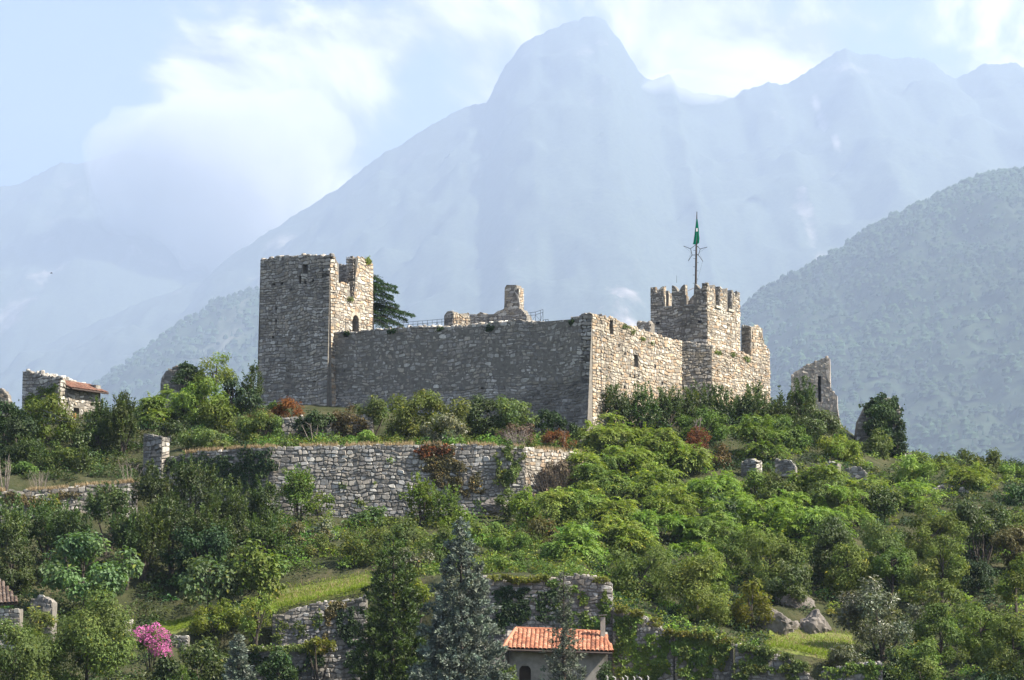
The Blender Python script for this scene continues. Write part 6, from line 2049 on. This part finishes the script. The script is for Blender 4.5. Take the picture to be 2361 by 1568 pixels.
# ---- creepers on the walls -----------------------------------------------------
def creeper(label, fc, blobs, n, m, L=.19, out=.22, seed=0, hang=.7, name='ivy'):
    """leaves clinging to a wall face inside blobs (x,y,rx,ry) given where they show"""
    r = np.random.default_rng(seed)
    Ps, tt = [], []
    area = np.array([b[2] * b[3] for b in blobs], float)
    for b, q in zip(blobs, area / area.sum()):
        c = fc.sz(b[0], b[1]); e1_ = abs(fc.sz(b[0] + b[2], b[1])[0] - c[0]); e2_ = abs(fc.sz(b[0], b[1] - b[3])[1] - c[1])
        k = int(n * q)
        a = r.random(k) * 2 * math.pi; rr = np.sqrt(r.random(k)) * (1 + .25 * np.sin(a * 5 + b[0]) + .15 * np.sin(a * 9))
        s = c[0] + np.cos(a) * rr * e1_; z = c[1] + np.sin(a) * rr * e2_
        keep = fbm(s * 1.6 + seed, z * 1.6, 3) > -.28
        s, z = s[keep], z[keep]
        o = out * (.25 + .75 * r.random(len(s))) * (1 + .8 * fbm(s * 1.3, z * 1.3 + seed, 3))
        Ps.append(fc.P(s, z, o))
    P = np.concatenate(Ps); k = len(P)
    n3 = np.array([fc.n[0], fc.n[1], 0])
    Nn = norm(n3 + [0, 0, .35] + r.normal(0, .45, (k, 3)))
    T = np.array([0, 0, -hang]) + r.normal(0, .5, (k, 3))
    c0 = P.mean(0)
    Ls = L * r.uniform(.7, 1.3, k)
    V, F = leaf_quads(P - c0, Nn, T, Ls, Ls * .8)
    g = (np.abs(np.floor(P[:, 0] * 1.5) * 7 + np.floor(P[:, 2] * 1.5) * 13).astype(int)) % 50
    LEAFCOUNT[0] += k
    o_ = obj(name, mesh_from(name, V, F, tint=np.repeat(tints(r, k, g, 50, group=.3), 4, 0)), M[m], None, c0)
    return tag(o_, label, 'creeper')


creeper('dark ivy sheet over the shaded left stretch of the middle terrace wall', FB1, [(560, 1090, 55, 55), (600, 1065, 35, 30), (470, 1075, 60, 30), (520, 1110, 40, 40), (410, 1070, 25, 20)], 6000, 'dark', seed=1)
creeper('russet and green creeper hanging down the middle of the pale terrace wall', FB2, [(1010, 1050, 42, 26), (1030, 1085, 45, 30), (1060, 1110, 50, 28), (1085, 1125, 30, 18)], 4200, 'rustgreen', seed=2)
creeper('brown dry creeper tail at the top of the russet one on the terrace wall', FB2, [(985, 1040, 22, 14), (1030, 1036, 30, 10)], 900, 'russet', seed=3)
creeper('grey green dry creeper column near the right end of the pale terrace wall', FB2, [(1175, 1060, 30, 35), (1165, 1090, 22, 40), (1185, 1040, 24, 14)], 2400, 'olive', seed=4, out=.4)
creeper('small bright fern tuft low on the pale terrace wall', FB2, [(862, 1108, 7, 6)], 120, 'ail', seed=5)
creeper('dark creeper bands across the tall mossy wall above the cottage', FA2, [(1180, 1365, 40, 14), (1230, 1395, 55, 16), (1190, 1420, 45, 14), (1270, 1370, 30, 10), (1160, 1395, 25, 25), (1250, 1425, 40, 10), (1150, 1440, 20, 20)], 4200, 'dark', seed=6, out=.12)
creeper('lime green creeper fringe along the left top of the tall mossy wall', FA2, [(1155, 1330, 26, 6), (1190, 1336, 24, 7), (1225, 1336, 22, 6), (1252, 1330, 14, 6), (1385, 1336, 18, 6)], 2100, 'yellow', seed=7, out=.35, L=.16)
creeper('bright creeper fringe along the sloping wall right of the cottage', FA3, [(1430, 1404, 22, 7), (1470, 1412, 26, 7), (1510, 1432, 24, 9), (1540, 1455, 16, 8)], 1900, 'yellow', seed=8, out=.35, L=.16)
creeper('green creeper strands on the face of the sloping wall right of the cottage', FA3, [(1450, 1470, 18, 26), (1480, 1500, 40, 16), (1470, 1530, 30, 22), (1520, 1535, 26, 22), (1440, 1550, 22, 14), (1500, 1470, 14, 10)], 3400, 'ail', seed=9, out=.2)
creeper('thick hanging ivy over the level bottom wall', FA4, [(1575, 1490, 24, 40), (1610, 1500, 30, 46), (1645, 1500, 26, 44), (1670, 1500, 14, 40), (1600, 1545, 36, 22)], 5200, 'bush', seed=10, out=.35)
creeper('yellowish ivy rim along the top of the level bottom wall', FA4, [(1580, 1460, 30, 7), (1620, 1462, 30, 8), (1665, 1475, 30, 8)], 1700, 'yellow', seed=11, out=.4, L=.16)
creeper('mossy creeper rim on the lowest stepping wall', FA5, [(1720, 1492, 30, 8), (1760, 1500, 28, 9), (1800, 1512, 26, 9), (1840, 1535, 24, 12), (1750, 1530, 36, 20), (1710, 1545, 20, 20), (1815, 1550, 26, 18)], 4400, 'olive', seed=12, out=.3)
creeper('brown creeper strands on the dark stepped wall by the grass ramp', FA0, [(745, 1470, 12, 34), (760, 1420, 12, 22), (775, 1395, 20, 10)], 1200, 'rustgreen', seed=13)
creeper('row of low plants along the top of the dark stepped wall', FA0, [(580, 1494, 36, 6), (650, 1494, 40, 7), (700, 1494, 24, 8)], 1500, 'olive', seed=14, out=.35)
creeper('tiny leafy tuft growing on top of the left tower', frt, [(848, 600, 6, 7)], 160, 'bush', seed=15)
creeper('grass tuft on the ledge of the left tower notch', frt, [(806, 689, 6, 5)], 120, 'olive', seed=16, L=.16)
creeper('sparse weeds along the top of the long shaded castle wall', fw, [(802, 768, 8, 5), (905, 762, 10, 5), (1010, 757, 14, 5), (1130, 755, 10, 7), (1320, 742, 8, 6)], 520, 'dark', seed=17, out=.16)
creeper('sparse weeds high on the sunlit castle wall', fr, [(1440, 752, 8, 5), (1458, 764, 5, 7), (1480, 780, 6, 4), (1500, 790, 5, 4)], 320, 'olive', seed=18, out=.14, L=.16)
creeper('weeds along the top of the bent end of the sunlit wall', fe, [(1655, 812, 8, 5), (1690, 818, 7, 5), (1722, 828, 7, 6)], 320, 'olive', seed=19, out=.14, L=.16)
creeper('ivy leaves spread over the face of the ivy pillar', fV, [(2035, 940, 42, 28), (2040, 985, 40, 40), (2045, 1030, 38, 30), (2010, 960, 22, 30), (2062, 932, 16, 16), (2070, 980, 14, 40)], 6400, 'dark', seed=21, out=.5, L=.24)
creeper('dry brush of twigs and leaves on the top of the gable ruin', fDk, [(428, 842, 14, 6), (445, 852, 12, 8), (455, 880, 14, 26)], 1300, 'dark', seed=20, out=.3)



creeper('ivy spreading over the dark stepped wall by the grass ramp', FA0, [(590, 1530, 40, 22), (660, 1545, 40, 18), (800, 1440, 24, 40), (820, 1510, 22, 40), (725, 1520, 20, 26)], 3600, 'dark', seed=30, out=.16)
creeper('moss and weeds on the pale wall holding up the grass ramp', FA1, [(650, 1440, 14, 14), (690, 1450, 18, 18), (735, 1430, 16, 22), (640, 1470, 12, 14)], 900, 'olive', seed=31, out=.1, L=.15)
creeper('green creeper low on the right part of the tall mossy wall', FA2, [(1330, 1430, 30, 22), (1300, 1400, 16, 20), (1370, 1440, 24, 18), (1345, 1380, 10, 14)], 1500, 'bush', seed=32, out=.12)
creeper('weeds rooted in the joints of the pale terrace wall', FB2, [(700, 1075, 10, 6), (790, 1120, 10, 8), (900, 1060, 8, 6), (930, 1140, 14, 10), (830, 1160, 16, 10), (1120, 1165, 30, 16)], 700, 'bush', seed=33, out=.12, L=.15)
creeper('dry brown vine strands at the left part of the straw topped wall', FC, [(30, 1150, 30, 14), (80, 1160, 20, 16), (150, 1140, 30, 8), (250, 1150, 30, 24)], 1500, 'rustgreen', seed=34, out=.2)
creeper('ivy and weeds over the short wall beneath the silver bush', FA6, [(1920, 1552, 24, 14), (1965, 1540, 26, 12), (2010, 1548, 24, 20)], 1500, 'bush', seed=36, out=.22)
creeper('ivy running over the lower half of the sloping wall right of the cottage', FA3, [(1430, 1440, 14, 20), (1460, 1430, 20, 12), (1530, 1490, 16, 26), (1490, 1555, 40, 14), (1425, 1500, 12, 24)], 2600, 'bush', seed=37, out=.2)
creeper('ivy over the right end of the tall mossy wall', FA2, [(1395, 1400, 14, 30), (1310, 1360, 22, 10), (1280, 1345, 20, 8)], 1300, 'bush', seed=38, out=.15)
creeper('ivy over the lower part of the small roofed house front', ha, [(75, 925, 22, 18), (110, 915, 24, 24), (128, 900, 12, 14)], 1500, 'bush', seed=35, out=.25)

# ---- dry grass on wall tops, lawns, undergrowth ----------------------------------
def blades(name, P, h, m, label=None, seed=0, wid=.05, lean=.35):
    r = np.random.default_rng(seed)
    n = len(P)
    T = norm(np.array([0, 0, 1.0]) + r.normal(0, lean, (n, 3)))
    Nn = norm(np.cross(T, rdir(r, n)))
    L = h * r.uniform(.5, 1.4, n)
    V, F = leaf_quads(P, Nn, T, L, np.full(n, wid) * r.uniform(.7, 1.3, n), fold=.05)
    c0 = P.mean(0)
    LEAFCOUNT[0] += n
    o = obj(name, mesh_from(name, V - c0, F, tint=np.repeat(tints(r, n, yellow=0), 4, 0)), M[m], None, c0)
    return tag(o, label, 'grass', kind='stuff')


def along(fc, prof_, n, seed, back=1.0):
    r = np.random.default_rng(seed)
    s = r.uniform(prof_[0][0], prof_[-1][0], n)
    s = s[fbm(s * .9 + seed, s * 0, 3) > -.25]
    z = np.interp(s, [p[0] for p in prof_], [p[1] for p in prof_])
    return fc.P(s, z - .08, -back * r.random(len(s)) ** 1.5 + .08)


Pd = np.concatenate([along(FC, qC, 3600, 1, 1.6), along(FB1, qB1, 2600, 2), along(FB2, qB2, 2800, 3), along(FB3, qB3, 700, 4)])
blades('dry_grass', Pd, .42, 'hay', 'straw coloured grass along the tops of the terrace walls', 3)


def on_patch(Pg, n, seed):
    r = np.random.default_rng(seed)
    lo, hi = Pg.min(0), Pg.max(0)
    i = r.integers(0, len(Pg), n)
    p = Pg[i] + r.normal(0, .22, (n, 3)) * [1, 1, 0]
    p[:, 2] = ground(p[:, 0], p[:, 1]) + .30
    return p


r_ = np.random.default_rng(9)
blades('dry_grass', np.concatenate([on_patch(lw1, 1300, 15), on_patch(lw2, 900, 16)]), .26, 'hay', 'dry stalks standing in the mown grass of the ramp', 8, wid=.035)
blades('grass', np.concatenate([on_patch(lw1[:90], 1800, 25), on_patch(lw2[:72], 1500, 26)]), .34, 'grass', 'long uncut grass along the lower rim of the lawns', 14, wid=.05)
blades('grass', np.concatenate([on_patch(lw1, 12000, 5), on_patch(lw3, 3500, 7), on_patch(lw2, 7000, 6)]), .13, 'grass', 'mown green grass of the ramp and the small lawn', 4, wid=.05)


def undergrowth(label, n_cl, per, seed, x0, x1, Y0, Y1, mat, rmin=.45, rmax=1.15, L0=.18, L1=.32):
    r = np.random.default_rng(seed)
    dx = r.uniform(x0, x1, n_cl * 4); Y = Y0 + (Y1 - Y0) * r.random(n_cl * 4)
    x = (dx - 1180.5) / FPX * Y
    ok = ~((dx > 585) & (dx < 870) & (Y > 195.0) & (Y < 207.0))
    ok &= ~((dx > 365) & (dx < 455) & (Y > 195) & (Y < 206))
    ok &= ~((dx > 1755) & (dx < 1975) & (Y > 187) & (Y < 203))
    ok &= ~((dx > 590) & (dx < 1345) & (Y > 225.0) & (Y < 234))
    ok &= ~((dx > -80) & (dx < 330) & (Y > 219.5) & (Y < 229))
    ok &= ~((dx > 330) & (dx < 600) & (Y > 226) & (Y < 236))
    ok &= ~((dx > 540) & (dx < 1250) & (Y > 186) & (Y < 197))
    ok &= ~((dx > 600) & (dx < 1380) & (Y > 247))
    ok &= ~((dx > 1120) & (dx < 1420) & (Y < 193))
    ok &= ~((dx > 1700) & (dx < 1840) & (Y > 236.5) & (Y < 240.5))
    ok &= ~((dx > 1400) & (dx < 2050) & (Y < 191))
    dx, Y, x = dx[ok][:n_cl], Y[ok][:n_cl], x[ok][:n_cl]
    n_cl = len(x)
    C = np.stack([x, Y, ground(x, Y)], 1)
    rr = r.uniform(rmin, rmax, n_cl)
    g = np.repeat(np.arange(n_cl), per)
    d = rdir(r, len(g)); d[:, 2] = np.abs(d[:, 2])
    P = C[g] + d * (rr[g] * r.uniform(.5, 1.1, len(g)))[:, None]
    Nn = norm(d * .6 + [0, 0, .5] + r.normal(0, .5, d.shape))
    L = r.uniform(L0, L1, len(g))
    V, F = leaf_quads(P, Nn, d + r.normal(0, .6, d.shape) + [0, 0, -.3], L, L * .5)
    t = tints(r, len(g), g, n_cl, group=.45, hue=.16, yellow=.05)
    LEAFCOUNT[0] += len(g)
    o = obj('undergrowth', mesh_from('undergrowth', V, F, tint=np.repeat(t, 4, 0)), M[mat])
    tag(o, label, 'undergrowth', kind='stuff')


undergrowth('bright brambles and saplings covering the right slope', 600, 70, 9, 1330, 2440, 186, 266, 'ail', .35, .8)
undergrowth('brambles between the bushes of the right slope, coloured dark as shaded gaps', 900, 80, 10, 1330, 2440, 178, 262, 'dark')  # dark leaf colour stands in for shade between the bushes
undergrowth('dark scrub covering the left slope', 1000, 80, 11, -80, 700, 174, 262, 'laurel')
undergrowth('mixed scrub on the slope below the middle terrace wall', 800, 80, 12, 560, 1400, 176, 248, 'bush')


# ---- bare twigs and stems
def twigs(label, x, y0, y1, w, Y, n, seed, m='deadwood', th=.016, name='bare_bush', sub=3, spread=1.0):
    r = np.random.default_rng(seed)
    b = W(x, y1, Y); H = W(x, y0, Y)[2] - b[2]; k = Y / FPX * w / 2
    parts = []
    for i in range(n):
        e = np.array([r.uniform(-k, k), r.uniform(-.5, .5), H * r.uniform(.55, 1.05)])
        st = np.array([e[0] * .35, e[1] * .3, -.2])
        m_ = (st + e) / 2 + r.normal(0, .1 * spread, 3)
        parts.append(tube_arrays([st, m_, e], [th * 1.5, th, th * .35], 4))
        for q in range(sub):
            f = r.uniform(.35, .9); p = st * (1 - f) + e * f + (m_ - (st + e) / 2) * (1 - abs(2 * f - 1))
            parts.append(tube_arrays([p, p + np.array([r.normal(0, .35), r.normal(0, .3), r.uniform(.15, .6)]) * spread], [th * .7, th * .25], 3))
    V, F = join(parts)
    tag(obj(name, mesh_from(name, V, F), M[m], None, b), label, 'bare shrub')


twigs('bare white stems standing at the left edge on the straw topped wall', 12, 1045, 1130, 50, 225.6, 12, 1, th=.028, sub=1)
twigs('bare twiggy bush on the left straw topped wall before the laurels', 95, 1085, 1128, 70, 226.5, 14, 2)
twigs('bare brown twigs beside the gate pillar', 300, 1050, 1110, 70, 227.6, 12, 3)
twigs('grey leafless bush on the terrace edge left of the rust red bracken', 1190, 985, 1042, 60, 234.5, 40, 4, th=.02)
twigs('pale dead branch sticking out of the rust red bracken', 1297, 985, 1025, 26, 236.0, 4, 5, th=.035)
twigs('pale dead branch above the rust brown shrub on the slope', 1605, 950, 1000, 30, 245.5, 5, 6, th=.035)
twigs('crooked bare branch in the brambles by the low grey wall', 725, 975, 1015, 60, 239, 6, 7, th=.035)
twigs('brown leafless thicket under the sunlit end of the terrace wall', 1270, 1070, 1140, 120, 229, 60, 8, m='bark', th=.02)
twigs('bare trunks under the multi stemmed round tree near the right edge', 2262, 1215, 1300, 90, 219.6, 12, 9, m='bark', th=.05, sub=1, name='stem_cluster')


# ------------------------------------------------------------------ railing, flagpole, cables, bird
def rail_thing(label, pts, h, brace=True, rails=(0.0, .28), post_r=.022, brace_dir=None):
    """pts: list of posts' foot points"""
    b = np.array(pts[0], float)
    t = thing('railing', label, 'railing', b)
    V, F = tube_arrays([[0, 0, 0], [0, 0, h]], [post_r, post_r], 5)
    me = mesh_from('post', V, F)
    for p in pts: obj('post', me, M['iron'], t, np.array(p) - b)
    for dz in rails:
        parts = [tube_arrays([np.array(p) - b + [0, 0, h - dz], np.array(q) - b + [0, 0, h - dz]], [.02, .02], 5) for p, q in zip(pts, pts[1:])]
        V, F = join(parts); obj('rail', mesh_from('rail', V, F), M['iron'], t)
    if brace:
        for i, (p, q) in enumerate(zip(pts, pts[1:])):
            p = np.array(p) - b; q = np.array(q) - b
            V, F = tube_arrays([p + [0, 0, .1], q + [0, 0, h - .3]] if i % 2 else [p + [0, 0, h - .3], q + [0, 0, .1]], [.016, .016], 4)
            obj('brace', mesh_from('brace', V, F), M['iron'], t)
    return t


def wall_pts(s0, s1, n, o, dzf):
    out = []
    for f in np.linspace(0, 1, n):
        s = s0 + (s1 - s0) * f
        p = fw.P(s, 0, 0) - np.array([fw.n[0], fw.n[1], 0]) * 0
        q = fw.p0 + fw.d * s - fw.n * o
        out.append(np.array([q[0], q[1], dzf(f)]))
    return out


def top_at(dx, dy, o):
    """height of a line that shows at (dx,dy) on the plane set back by o behind the long wall"""
    f_ = Face(fw.p0 - fw.n * o, fw.d)
    return f_.sz(dx, dy)


a = top_at(772, 738, 1.3); b = top_at(872, 737, 1.3)
rail_thing('iron railing across the doorway of the left tower', wall_pts(a[0], b[0], 9, 1.3, lambda f: a[1] - 1.25 + (b[1] - a[1]) * f), 1.25)
a = top_at(876, 748, 3.2); b = top_at(1030, 735, 3.2)
rail_thing('long iron railing along the wall walk between the tower and the chimney ruin', wall_pts(a[0], b[0], 15, 3.2, lambda f: a[1] - 1.2 + (b[1] - a[1]) * f), 1.2)
a2 = top_at(1032, 735, 1.6); b2 = top_at(1212, 728, 1.6)
rail_thing('iron railing with slanting bars in front of the chimney ruin', wall_pts(a2[0], b2[0], 18, 1.6, lambda f: a2[1] - 1.2 + (b2[1] - a2[1]) * f), 1.2)
c = [W(1212, 745, 254), W(1224, 745, 253.6), W(1235, 745, 253.2), W(1246, 748, 252.0), W(1252, 750, 251.4)]
zt_ = W(1235, 719.5, 253.2)[2]
for p in c: p[2] = zt_ - 1.15
rail_thing('short raised railing bending round right of the chimney ruin', c, 1.15)
c = [W(1253, 752, 251.6), W(1258, 752, 251.4), W(1264, 752, 251.2)]
zt_ = W(1258, 737, 251.4)[2]
for p in c: p[2] = zt_ - .8
rail_thing('low end piece of railing where the wall top dips', c, .8, brace=False, rails=(0,))

# flagpole with star frame
Yp = 265.5
pb = W(1603.5, 660, Yp); pt = W(1606.8, 488, Yp)
t = thing('flagpole', 'dark wooden flagpole with climbing rungs on the crowned tower', 'flagpole', pb)
V, F = tube_arrays([np.array([0, 0, -1.5]), (pt - pb) * .75, pt - pb], [.12, .085, .035], 8)
obj('pole', mesh_from('pole', V, F), M['pole'], t)
for i in range(12):
    f = .04 + .055 * i
    p = (pt - pb) * f
    sgn = 1 if i % 2 else -1
    V, F = tube_arrays([p, p + [sgn * .28, -.02, 0]], [.022, .022], 5)
    obj('rung', mesh_from('rung', V, F), M['iron'], t)
sb = W(1603.4, 580, Yp - .25)
st = thing('star_frame', 'five armed metal star outline fixed to the flagpole', 'star', sb)
pent = [W(x, y, Yp - .25) - sb for x, y in ((1603.4, 565), (1614.5, 574), (1610.2, 588), (1595.7, 588), (1592.3, 573.5))]
arms = {1: (1630.7, 569.6), 2: (1620.8, 603), 3: (1586.8, 602), 4: (1576, 567.2)}
for i in range(5):
    V, F = tube_arrays([pent[i], pent[(i + 1) % 5]], [.032, .032], 5); obj('star_side', mesh_from('star_side', V, F), M['iron'], st)
for i, (x, y) in arms.items():
    V, F = tube_arrays([pent[i], W(x, y, Yp - .25) - sb], [.034, .03], 5); obj('star_arm', mesh_from('star_arm', V, F), M['iron'], st)
for (i, j) in ((4, 3), (3, 3), (1, 2), (2, 2)):
    q = W(*arms[i], Yp - .25) - sb
    tgt = pent[3] if j == 3 else pent[2]
    V, F = tube_arrays([q, tgt + [(-.1 if j == 3 else .1), 0, .25]], [.008, .008], 3); obj('stay_wire', mesh_from('stay_wire', V, F), M['iron'], st)
# limp flag
fp = [(505, .02, .10), (515, .05, .18), (530, .10, .27), (540, .13, .30), (550, .17, .36), (560, .22, .34), (563, .26, .2)]
V = []
for (y, l, w) in fp:
    cpt = W(1606.3 - (y - 505) * .03, y, Yp)
    for k in range(7):
        f = k / 6
        V.append(cpt + [-l * 1.2 + (l * 1.2 + w) * f - .02, -.06 - .16 * math.sin(f * 9 + y * .02) * (l + w), -.05 * math.sin(f * 3)])
V = np.array(V); b0 = V[0].copy()
ii = [(r_ * 7 + k, r_ * 7 + k + 1, r_ * 7 + k + 8, r_ * 7 + k + 7) for r_ in range(len(fp) - 1) for k in range(6)]
ft_ = thing('flag', 'limp green flag with a white mark hanging from the flagpole', 'flag', b0)
obj('cloth', mesh_from('cloth', V - b0, np.array(ii, dtype=np.int32), tint=np.ones((len(V), 3)), smooth=True), M['flag'], ft_)
q0, q1 = W(1607.5, 526, Yp - .32), W(1606.2, 534, Yp - .34)
V, F = box_arrays((q0 + q1) / 2, (.09, 0, .01), (0, .02, 0), (0, 0, .17))
obj('white_emblem', mesh_from('white_emblem', V - b0, F), M['white'], ft_)
# halyard and thin aerial
V, F = tube_arrays([W(1620, 603, Yp), W(1607, 650, Yp + .3)], [.008, .008], 3)
obj('stay_wire', mesh_from('stay_wire', V - sb, F), M['iron'], st)
ab = W(1560, 652, 266); V, F = tube_arrays([np.zeros(3), W(1560, 635, 266) - ab], [.018, .01], 5)
tag(obj('aerial', mesh_from('aerial', V, F), M['iron'], None, ab), 'hair thin aerial rod on the crowned tower left of the flagpole', 'aerial')
# floodlights and timber in the crowned tower
for (x, y, lab) in ((1615, 742, 'small black floodlight on the shaded face of the crowned tower near its corner'), (1518, 745, 'small black floodlight low on the left part of the crowned tower')):
    p = ft.P(*ft.sz(x, y), .12)
    V, F = box_arrays(np.zeros(3), np.append(ft.d * .16, 0), np.append(ft.n * .12, 0), (0, 0, .12))
    fl_ = thing('floodlight', lab, 'floodlight', p)
    obj('housing', mesh_from('housing', V, F), M['black'], fl_)
    V, F = tube_arrays([np.zeros(3), np.append(-ft.n * .3, -.25)], [.03, .03], 5)
    obj('bracket', mesh_from('bracket', V, F), M['iron'], fl_)
pp = [W(1587, 670, 262.9), W(1600, 664, 263.2)]
V, F = tube_arrays([np.zeros(3), pp[1] - pp[0]], [.035, .035], 5)
tag(obj('handrail', mesh_from('handrail', V, F), M['deadwood'], None, pp[0]), 'slanting pale handrail in the right gap between the merlons', 'handrail')


def cable(label, a, b, sag, th=.02):
    a, b = np.array(a), np.array(b)
    pts = [a + (b - a) * f - np.array([0, 0, sag * 4 * f * (1 - f)]) for f in np.linspace(0, 1, 13)]
    V, F = tube_arrays([p - a for p in pts], [th] * 13, 4)
    tag(obj('cable', mesh_from('cable', V, F), M['iron'], None, a), label, 'cable')


cable('upper sagging cable in front of the small roofed stone house', W(98, 945, 237.6), W(215, 968, 236), .35)
cable('lower sagging cable in front of the small roofed stone house', W(98, 959, 237.6), W(215, 971, 236), .3)
cable('thin cable slanting across the trees below the tall jagged ruin', W(1768, 1018, 248), W(1880, 1062, 246), .15)
# rain pipe on the sharp castle corner
V, F = tube_arrays([np.zeros(3), W(1373, 965, 244.9) - W(1366, 1000, 244.7)], [.03, .03], 5)
tag(obj('pipe', mesh_from('pipe', V, F), M['iron'], None, W(1366, 1000, 244.7)), 'thin grey pole leaning by the foot of the sharp castle corner', 'pole')
# expansion joint / downpipe line on the sunlit wall
sp = fr.sz(1384, 800)[0]
V, F = tube_arrays([fr.P(sp, fr.sz(1384, 735)[1], .09), fr.P(sp, fr.sz(1384, 900)[1], .09)], [.03, .03], 5)
c0 = V.mean(0)
tag(obj('lightning_rod', mesh_from('lightning_rod', V - c0, F), M['iron'], None, c0), 'thin dark conductor line running down the sunlit wall near the corner', 'conductor')

# pale fence at the bottom edge
Yf = 181
b = W(1436, 1600, Yf); b[2] = -4.0
t = thing('picket_fence', 'row of pale curved picket tips at the bottom edge below the sloping wall', 'fence', b)
for i, x in enumerate((1400, 1418, 1436, 1446, 1462, 1478, 1494)):
    tp = W(x, 1558 + (i % 3) * 1.5, Yf)
    o = np.array([tp[0] - b[0], 0, 0])
    hgt = tp[2] - b[2]
    V, F = tube_arrays([o, o + [0, 0, hgt - .35], o + [.03, 0, hgt - .12], o + [-.06 - .1 * (i % 2), 0, hgt]], [.06, .06, .06, .045], 6)
    obj('picket', mesh_from('picket', V, F), M['grey_picket'], t)
for dz in (.6, 2.6):
    V, F = box_arrays(np.array([.2, .07, dz]), (1.6, 0, 0), (0, .03, 0), (0, 0, .06))
    obj('fence_rail', mesh_from('fence_rail', V, F), M['grey_picket'], t)

# bird
p = W(118, 630, 300)
t = thing('bird', 'tiny dark bird gliding in front of the hazy slope at the left', 'bird', p)
V, F = tube_arrays([[-.16, 0, .02], [-.06, 0, .02], [.06, 0, 0], [.16, 0, -.03]], [.015, .05, .045, .01], 6)
obj('body', mesh_from('body', V, F), M['black'], t)
for sgn in (-1, 1):
    V = np.array([[-.04, 0, .02], [.05, 0, .02], [.10 , sgn * .12, .10], [.14, sgn * .3, .07], [.04, sgn * .14, .1]]); V = np.concatenate([V, V - [0, 0, .012]])
    F5 = [np.array([[0, 1, 2, 4]]), np.array([[9, 7, 6, 5]]), np.array([[1, 6, 7, 2], [0, 4, 9, 5]])]
    obj('wing', mesh_from('wing', V, [np.array([[0, 1, 2, 4], [9, 7, 6, 5]], dtype=np.int32), np.array([[4, 2, 3], [9, 8, 7]], dtype=np.int32)]), M['black'], t)

# ------------------------------------------------------------------ haze
hz, t = new_mat('haze_air')
pv = N(t, 'ShaderNodeVolumePrincipled', inp={'Density': HAZE_DENSITY, 'Anisotropy': 0.2})
pv.inputs['Color'].default_value = (0.48, 0.59, 0.79, 1)
o_ = N(t, 'ShaderNodeOutputMaterial')
t.links.new(pv.outputs[0], o_.inputs['Volume'])
top = 5600
V, F = box_arrays((0, 11000, (top + VALLEY - 40) / 2), (18500, 0, 0), (0, 15000, 0), (0, 0, (top - VALLEY + 40) / 2))
ho = obj('haze', mesh_from('haze', V, F), hz)
tag(ho, kind='stuff')
ho.visible_shadow = True

# ------------------------------------------------------------------ mist clinging to the far ridges
def mist(label, lumps, Y, dens, seed):
    """one closed, lumpy body of mist"""
    import bmesh
    mt, t = new_mat('mist_air')
    v_ = N(t, 'ShaderNodeVolumePrincipled', inp={'Density': dens, 'Anisotropy': 0.0})
    v_.inputs['Color'].default_value = (0.97, 0.97, 1.0, 1)
    q = N(t, 'ShaderNodeOutputMaterial')
    t.links.new(v_.outputs[0], q.inputs['Volume'])
    (cx, cy, rx, ry, rd) = lumps
    k = Y / FPX
    bm = bmesh.new()
    bmesh.ops.create_icosphere(bm, subdivisions=6, radius=1.0)
    P = np.array([v.co[:] for v in bm.verts])
    d = 1 + .34 * fbm(P[:, 0] * 1.3 + seed, P[:, 2] * 1.3 + P[:, 1] * .9, 3) + .16 * fbm(P[:, 0] * 4.5 + seed, P[:, 2] * 4.5 + P[:, 1] * 3, 4, g=.6)
    P = P * d[:, None] * np.array([rx * k, rd, ry * k])
    for v, p in zip(bm.verts, P): v.co = p
    me = bpy.data.meshes.new('mist'); bm.to_mesh(me); bm.free()
    o = obj('mist', me, mt, None, W(cx, cy, Y))
    tag(o, label, 'mist', kind='stuff')


mist('white cloud mist hiding the ridge between the left peak and the main mountain', (520, 400, 300, 230, 700), 21900, 0.0022, 3)
mist('small mist wisp on the saddle right of the main peak', (1590, 208, 130, 42, 300), 19600, 0.0018, 8)
